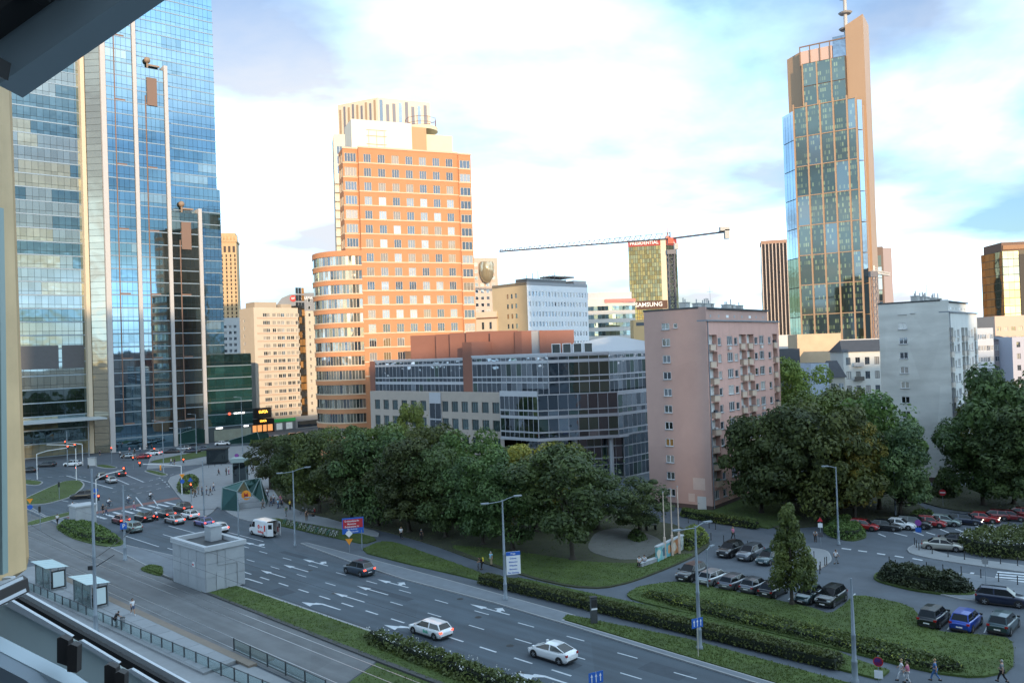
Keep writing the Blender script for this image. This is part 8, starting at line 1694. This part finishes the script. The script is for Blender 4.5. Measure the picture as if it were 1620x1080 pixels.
def crown_mesh(seed, n_lobe=40, n_leaf=290, size=.140, h=1.0):
    """unit crown: radius about 1, z from 0 to 2h; leaf size is set for a crown radius of about 5 m"""
    r = random.Random(seed); b = MB(); lob = []
    for i in range(n_lobe):
        a = r.uniform(0, 2 * pi); z = r.uniform(.12, 1.8); w_ = sin(min(1., (z + .25) / 1.1) * pi / 2) * (1. if z < 1.0 else sqrt(max(.08, 1 - ((z - 1.0) / .95) ** 2))); d = w_ * r.choice((r.uniform(.3, .7), r.uniform(.6, .98))); lob.append((d * cos(a), d * sin(a), z * h, r.uniform(.15, .38) * (1.1 - .3 * d)))
    for (x, y, z, rr) in lob: leaves(r, b, (x, y, z), rr, n_leaf, size * .30, .8, .7)
    for _ in range(500): a = r.uniform(0, 2 * pi); d = r.uniform(.1, .98); z = r.uniform(.2, 1.7); leaves(r, b, (d * cos(a) * .9, d * sin(a) * .9, z * h), .12, 2, size * .3)
    return b, lob
def trunk_mesh(seed, lob):
    r = random.Random(seed + 50); b = MB(); b.cyl((0, 0, -.9), (.03, .02, .1), .075, .055, 8); b.cyl((.03, .02, .1), (.0, .05, .75), .055, .03, 7)
    for (x, y, z, rr) in lob[::2]: b.tube([(.02, .02, .05 + .25 * min(1, z)), (x * .5, y * .5, z * .62), (x * .95, y * .95, z)], [.03, .018, .006], 5)
    b.lathe([(.14, -.92), (.085, -.8), (.075, -.7)], n=8); return b
CR = []
for k in range(6):
    b, lob = crown_mesh(100 + k, h=(1.0, 1.15, .9, 1.05, 1.25, .95)[k]); CR.append((b, trunk_mesh(k, lob)))
CRM = {}
def tree(base, top, rad, k, lf, label, name='tree', low=.32, z=.12, clear=None):
    """base and top rows in the picture give the height; the crown starts at 'low' of it"""
    P = base; H = top; t = thing(name, label, 'tree', (P[0], P[1], z), R.uniform(0, 6.28)); b, tb_ = CR[k]
    if (k, lf.name) not in CRM: CRM[(k, lf.name)] = b.mesh('crown', lf)
    if (k, 't') not in CRM: CRM[(k, 't')] = tb_.mesh('trunk', bark)
    hk = (1.0, 1.15, .9, 1.05, 1.25, .95)[k]; z0 = H * low; sz = (H - z0) / (2 * hk)
    ob('crown', CRM[(k, lf.name)], t, (0, 0, z0), 0., scale=(rad, rad, sz)); ob('trunk', CRM[(k, 't')], t, (0, 0, z0), 0., scale=(min(rad, 4.5), min(rad, 4.5), z0 / .9)); return t
def tpx(bx, by, ty, rad, k, lf, label, **kw):
    P = G(bx, by); tree(P, hz(P, ty), rad, k % 6, lf, label, **kw)
D_, M_, Y_, L_, B_2 = lf_dark, lf_mid, lf_yel, lf_light, lf_blue
TREES = [(428, 774, 694, 4.2, 0, D_, 'leftmost tree of the grove beside the metro canopy'), (468, 792, 688, 4.8, 1, D_, 'dark tree second from the left in the grove'), (505, 812, 684, 5.0, 2, M_, 'tree at the grove edge above the bench'), (540, 795, 672, 5.4, 3, M_, 'tall tree at the back of the grove before the round wing'), (556, 826, 690, 5.0, 4, D_, 'dark tree in the grove behind the red direction board'),
         (598, 832, 684, 5.4, 5, D_, 'dark tree in the grove above the path fork'), (618, 795, 668, 5.4, 0, M_, 'green tree at the grove back below the hotel pier'), (655, 775, 632, 3.4, 4, L_, 'slim light green tree rising highest in the grove'), (648, 842, 694, 5.2, 1, D_, 'dark tree in the grove behind the person in white'), (690, 812, 672, 5.6, 2, M_, 'broad tree in the grove before the stone wing'),
         (706, 850, 700, 5.0, 3, D_, 'dark tree in the grove right of the person in black'), (745, 822, 682, 5.4, 5, M_, 'broad green tree in the grove before the glass bay'), (765, 862, 712, 5.0, 0, D_, 'dark tree at the grove front left of the lamp post'), (800, 815, 705, 4.6, 1, M_, 'green tree in the grove behind the lamp head'), (812, 872, 726, 4.6, 4, D_, 'dark tree at the grove front behind the lamp post'),
         (848, 842, 702, 5.0, 2, Y_, 'yellowish tree at the right end of the grove'), (906, 886, 704, 6.4, 3, D_, 'big dark tree with a bare trunk at the right end of the grove'), (895, 822, 702, 4.6, 5, L_, 'light green tree behind the big dark one'), (945, 838, 742, 4.2, 1, D_, 'low dark tree beside the worn gravel'), (1012, 850, 757, 3.9, 0, B_2, 'small round tree before the pink block'),
         (1266, 760, 566, 6.0, 1, L_, 'light green tree right of the pink block'), (1205, 812, 655, 5.4, 2, D_, 'dark tree against the long side of the pink block'), (1250, 818, 640, 7.0, 3, D_, 'huge dark tree behind the poplar'), (1318, 826, 640, 6.6, 5, M_, 'broad dark green tree behind the car park lamp'), (1352, 822, 662, 4.4, 4, Y_, 'yellow-green tree beside the tall car park lamp'),
         (1392, 806, 618, 6.2, 0, M_, 'tall tree left of the grey gable'), (1425, 818, 668, 4.6, 1, B_2, 'bluish dark tree touching the grey gable'), (1290, 800, 615, 6.2, 4, M_, 'tall tree at the back left of the yellow-green one'), (1332, 790, 612, 6.4, 2, M_, 'tall tree at the back behind the yellow-green one'), (1555, 800, 655, 5.6, 3, D_, 'dark tree right of the grey block by the no-entry sign'), (1604, 798, 580, 7.4, 5, D_, 'huge dark tree at the right edge'), (1580, 770, 600, 6.4, 2, M_, 'green tree behind the huge dark one at the right'), (1635, 815, 640, 6.5, 1, D_, 'dark tree cut by the right edge')]
for q in TREES: tpx(q[0], q[1], q[2], q[3] * 1.16, *q[4:], low=(.20 if q[0] in (906, 1012, 428) else .10))
# columnar tree in the car park
r = random.Random(5); b = MB(); H_ = 1.
for i in range(60):
    z = r.uniform(.03, .97); w_ = .5 * (1 - z) ** .75 * min(1, .55 + z * 3.2); a = r.uniform(0, 2 * pi); d = w_ * r.uniform(.25, .8); leaves(r, b, (d * cos(a), d * sin(a), z), .11 * (1.2 - z * .6), 200, .021, .9, .6)
P = G(1253, 957); Hh = hz(P, 803); t = thing('poplar_tree', 'conical tree standing alone between the parked cars', 'tree', (*P, .14)); cme = b.mesh('crown', lf_mid); ob('crown', cme, t, (0, 0, Hh * .12), 0., scale=(6.6, 6.6, Hh * .9)); tb_ = MB(); tb_.cyl((0, 0, 0), (0, 0, Hh * .9), .2, .03, 8); tb_.lathe([(.34, 0), (.22, .35)], n=8)
for i in range(14): z = .15 + i * .05; a = i * 2.4; tb_.cyl((0, 0, z * Hh), (1.6 * (1 - z) * cos(a), 1.6 * (1 - z) * sin(a), (z + .14) * Hh), .05, .012, 5)
tb_.build('trunk', bark, t)
# hedges and shrub beds: a leafy body following an outline
def shrub(name, label, P, h, lf, n, size, seed, cat='hedge', flowers=None, h2=None, z=.12, round_=.25):
    r = random.Random(seed); c = (sum(p[0] for p in P) / len(P), sum(p[1] for p in P) / len(P)); t = thing(name, label, cat, (c[0], c[1], z)); Q = [(p[0] - c[0], p[1] - c[1]) for p in P]
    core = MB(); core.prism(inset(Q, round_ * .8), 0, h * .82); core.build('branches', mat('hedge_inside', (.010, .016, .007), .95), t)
    b = MB(); xs = [p[0] for p in Q]; ys = [p[1] for p in Q]; k = 0; area = abs(sum(Q[i][0] * Q[(i + 1) % len(Q)][1] - Q[(i + 1) % len(Q)][0] * Q[i][1] for i in range(len(Q)))) / 2
    while k < n:
        x = r.uniform(min(xs), max(xs)); y = r.uniform(min(ys), max(ys))
        if not inside(Q, x, y): continue
        dd = min(max(0., Vector((x, y)).__sub__(Vector(Q[i - 1]).lerp(Vector(Q[i]), max(0, min(1, (Vector((x, y)) - Vector(Q[i - 1])).dot(Vector(Q[i]) - Vector(Q[i - 1])) / max(1e-6, (Vector(Q[i]) - Vector(Q[i - 1])).length_squared))))).length) for i in range(len(Q)))
        hh_ = h * (1 + (h2 or .12) * (sin(x * 2.3 + seed) * cos(y * 1.9 + seed * 2) + r.uniform(-.4, .4))); zz = hh_ * (min(1, (dd / round_)) ** .5) * (r.uniform(.86, 1.04) if dd > round_ else r.random())
        leaves(r, b, (x, y, zz), size, 2, size, .8, .5); k += 1
    b.build('foliage', lf, t, kind='stuff')
    if flowers:
        f = MB(); k = 0
        while k < flowers[0]:
            x = r.uniform(min(xs), max(xs)); y = r.uniform(min(ys), max(ys))
            if not inside(Q, x, y): continue
            leaves(r, f, (x, y, h * r.uniform(.93, 1.12)), .07, 2, .07); k += 1
        f.build('blossom', flowers[1], t, kind='stuff')
    return t
wfl = mat('white_blossom', (.62, .63, .60), .8); yfl = mat('yellow_green_shoots', (.26, .28, .04), .8)
lf_hedge = leafm('leaf_hedge', (0.040, 0.063, 0.016), (0.121, 0.165, 0.039), .15); lf_jun = leafm('leaf_juniper', (0.019, 0.037, 0.018), (0.062, 0.090, 0.034), .1); lf_rose = leafm('leaf_rose', (0.046, 0.069, 0.021), (0.147, 0.191, 0.052), .15)
shrub('clipped_hedge', 'long clipped hedge between the cycle path and footpath', uvp((27.2, 65.2), (40, 65.3), (68.6, 65.3), (68.6, 67.0), (40, 67.1), (27.2, 67.2)), 0.9, lf_hedge, 9000, .11, 3, h2=.04, round_=.2)
shrub('shrub_row', 'row of loose shrubs with yellow shoots along the lawn by the footpath', smooth_poly(px((1004, 942), (1060, 942), (1180, 972), (1300, 998), (1450, 1035), (1530, 1058), (1520, 1068), (1460, 1062), (1300, 1020), (1100, 972)), 2), .5, lf_hedge, 8000, .11, 4, 'shrubs', (420, yfl), .3, round_=.5)
shrub('rose_shrubs', 'bushy white-flowered rose shrubs on the near median', uvp((30, 44.6), (30, 47.4), (62, 47.3), (64.5, 46.4), (62, 45.2), (46, 44.6)), 1.0, lf_rose, 6500, .13, 5, 'shrubs', (420, wfl), .35, round_=.7)
shrub('juniper_bed', 'dark juniper bed by the bollards at the right', smooth_poly(px((1386, 919), (1394, 908), (1440, 907), (1525, 926), (1545, 940), (1500, 941), (1440, 933)), 2), 1.3, lf_jun, 3800, .16, 6, 'shrubs', None, .3, round_=.8)
shrub('flowering_shrubs', 'white-flowered shrubs beside the champagne car', smooth_poly(px((1512, 866), (1522, 858), (1560, 853), (1650, 850), (1650, 886), (1580, 884), (1535, 878)), 2), 1.7, lf_rose, 4200, .16, 7, 'shrubs', (380, wfl), .3, round_=.8)
shrub('low_hedge', 'low rounded hedge at the car park lamp', smooth_poly(px((1302, 842), (1316, 826), (1345, 824), (1368, 840), (1370, 850), (1345, 856), (1312, 850)), 2), 1.1, lf_hedge, 2400, .15, 8, round_=.7)
shrub('clipped_hedge', 'clipped hedge below the pink gable', px((1076, 817), (1120, 826), (1196, 838), (1204, 834), (1125, 821), (1080, 812)), 1.0, lf_hedge, 2200, .14, 9, h2=.05)
shrub('ground_hedge', 'dark hedge bed on the island by the near crossing', smooth_poly(px((88, 836), (100, 830), (132, 830), (165, 838), (193, 857), (190, 863), (150, 860), (110, 850)), 2), .9, lf_hedge, 2600, .17, 10, round_=.6)
shrub('shrub_bed', 'reddish green shrub bed at the signal corner', smooth_poly(px((281, 780), (280, 765), (300, 756), (316, 760), (312, 772), (300, 784)), 2), 1.2, lf_rose, 1400, .2, 11, 'shrubs', round_=.7)
shrub('wall_shrubs', 'bright shrubs behind the painted wall', smooth_poly(px((1075, 868), (1080, 850), (1100, 845), (1122, 852), (1118, 862), (1092, 874)), 2), 1.5, lf_light, 1300, .16, 12, 'shrubs', round_=.7)
shrub('round_bush', 'dark round bush at the foot of the grey gable', smooth_poly(px((1474, 782), (1480, 770), (1510, 768), (1522, 776), (1515, 788), (1488, 790)), 3), 4.2, lf_dark, 1700, .3, 13, 'bush', round_=2.)
shrub('round_bush', 'bush below the small round tree', smooth_poly(px((992, 853), (1000, 846), (1020, 848), (1024, 856), (1008, 860)), 3), 1.1, lf_dark, 600, .16, 14, 'bush', round_=.8)
shrub('park_hedge', 'hedge strip before the back row of parked cars', smooth_poly(px((1440, 818), (1470, 815), (1480, 818), (1476, 822), (1440, 826)), 2), 1.0, lf_hedge, 700, .16, 15, round_=.5)
shrub('far_hedge', 'trimmed hedge in front of the shops', px((395, 707), (480, 695), (482, 690), (396, 701)), 1.0, lf_hedge, 1200, .3, 16)
# ------------------------------------------------------------------ the open window around the viewer
def slab_px(poly, Y, th, name, m, parent, slant=0.):
    """a solid bar with the given outline at distance Y, th deep"""
    b = MB(); f = [D(x, y, Y + slant * i / max(1, len(poly) - 1)) for i, (x, y) in enumerate(poly)]; n = len(f)
    k = (Y + th) / Y; g = f; f = [(p[0], p[1] - th, p[2]) for p in f]
    a = sum(f[i][0] * f[(i + 1) % n][2] - f[(i + 1) % n][0] * f[i][2] for i in range(n))
    if a < 0: f, g = f[::-1], g[::-1]
    b.raw(f + g, [tuple(range(n)), tuple(range(2 * n - 1, n - 1, -1)), *[(i, n + i, n + (i + 1) % n, (i + 1) % n) for i in range(n)]]); return b.build(name, m, parent)
M_sash = mat('sash_blue_grey', (.30, .37, .41), .5, .2, var=.08, vs_=9); M_gask = mat('rubber_gasket', (.008, .008, .009), .8); M_wood = mat('pine_frame', (.62, .43, .23), .55, var=.18, vs_=14); M_alu = mat('window_aluminium', (.50, .53, .57), .5, .1, var=.04, vs_=8); M_in = mat('sill_grey_green', (.52, .60, .60), .6, var=.06, vs_=6); M_dk = mat('sill_shadow_grey', (.17, .21, .25), .7); M_brk = mat('bracket_brown_black', (.025, .021, .020), .6)
wear(M_wood, .35, 55., 1.2, (1, .3, 0), (0, 0, 1)); wear(M_in, .15, 9., 3., (1, .3, 0), (0, 0, 1))
sash = thing('window_sash', 'opened blue-grey window sash crossing the top left corner', 'window', D(60, 60, .62))
def P_(o, root): o.parent = root; o.matrix_parent_inverse = Matrix.Identity(4); o.location = tuple(-v for v in root.location); return o
P_(slab_px([(-60, 60), (-10, 96), (2, 122), (16, 139), (36, 155), (262, 0), (330, -60), (180, -60), (92, 0)], .62, .03, 'bottom_rail', M_sash, None), sash)
P_(slab_px([(-40, 92), (108, -14), (180, -60), (120, -60), (70, -12), (-40, 66)], .585, .025, 'gasket', M_gask, None), sash)
P_(slab_px([(-60, 50), (-60, -60), (130, -60), (60, 0)], .60, .02, 'pane', mat('sash_pane_dark', (.10, .15, .18), .3), None), sash)
P_(slab_px([(-20, 92), (9, 100), (14, 106), (10, 126), (-20, 122)], .58, .03, 'hinge_cap', M_alu, None), sash); P_(slab_px([(9, 98), (18, 101), (13, 128), (8, 126), (12, 106)], .575, .03, 'hinge_seal', M_gask, None), sash)
P_(slab_px([(58, -12), (82, -12), (80, 4), (66, 9), (58, 4)], .57, .012, 'latch', M_gask, None), sash); P_(slab_px([(36, 67), (40, 66), (40, 72), (36, 73)], .618, .003, 'screw', M_gask, None), sash)
frm = thing('window_frame', 'pine window frame upright along the left edge', 'window', D(20, 880, .80))
P_(slab_px([(-40, 130), (0, 128), (14, 141), (20, 300), (33, 700), (42, 900), (26, 912), (8, 912), (-40, 912)], .80, .05, 'upright', M_wood, None), frm); P_(slab_px([(-40, 330), (6, 330), (9, 500), (13, 905), (-40, 905)], .745, .008, 'side_pane', mat('frame_pane', (.28, .36, .34), .3), None), frm)
P_(slab_px([(14, 141), (18, 141), (38, 700), (46, 880), (42, 900), (33, 700), (20, 300)], .81, .035, 'edge_bead', mat('pine_edge', (.50, .33, .17), .6), None), frm)
for i in range(3): P_(slab_px([(-30, 898 + i * 7), (10 + i * 7, 898 + i * 6), (11 + i * 7, 902 + i * 6), (-30, 903 + i * 7)], .785 - i * .008, .007, 'sill_step', M_alu, None), frm)
sill = thing('window_sill', 'grey aluminium window sill with black gasket across the bottom left', 'window sill', D(60, 1000, .72))
P_(slab_px([(-40, 926), (36, 911), (42, 935), (38, 940), (-40, 968)], .74, .05, 'end_profile', M_alu, None), sill); P_(slab_px([(36, 909), (44, 914), (47, 935), (-20, 966), (-20, 960), (41, 936)], .745, .045, 'end_seal', M_brk, None), sill)
P_(slab_px([(34, 941), (44, 937), (300, 1078), (390, 1128), (360, 1130), (285, 1086)], .80, .004, 'outer_strip', M_alu, None), sill); P_(slab_px([(18, 950), (33, 942), (310, 1098), (370, 1140), (300, 1140), (200, 1070)], .79, .006, 'gasket_channel', M_gask, None), sill)
P_(slab_px([(12, 955), (22, 948), (118, 1004), (112, 1008)], .78, .004, 'inner_strip', M_alu, None), sill); P_(slab_px([(124, 1013), (132, 1010), (192, 1046), (186, 1050)], .78, .004, 'inner_strip', M_alu, None), sill); P_(slab_px([(203, 1058), (211, 1055), (300, 1108), (292, 1112)], .78, .004, 'inner_strip', M_alu, None), sill)
P_(slab_px([(-40, 962), (14, 953), (120, 1010), (200, 1056), (300, 1112), (220, 1140), (120, 1072), (-40, 990)], .785, .004, 'inner_face', M_in, None), sill)
P_(slab_px([(-40, 985), (120, 1066), (230, 1140), (-40, 1140)], .735, .02, 'inner_ledge', mat('ledge_grey', (.36, .43, .48), .6), None), sill); P_(slab_px([(-40, 1010), (60, 1062), (150, 1140), (-40, 1140)], .715, .018, 'ledge_front', M_dk, None), sill)
for (x, y) in ((98, 1004), (172, 1047)):
    P_(slab_px([(x, y), (x + 6, y - 2), (x + 18, y + 4), (x + 18, y + 44), (x, y + 38)], .725, .008, 'bracket', M_brk, None), sill); P_(slab_px([(x + 16, y + 12), (x + 22, y + 9), (x + 32, y + 13), (x + 31, y + 54), (x + 16, y + 52)], .715, .008, 'bracket', M_brk, None), sill)
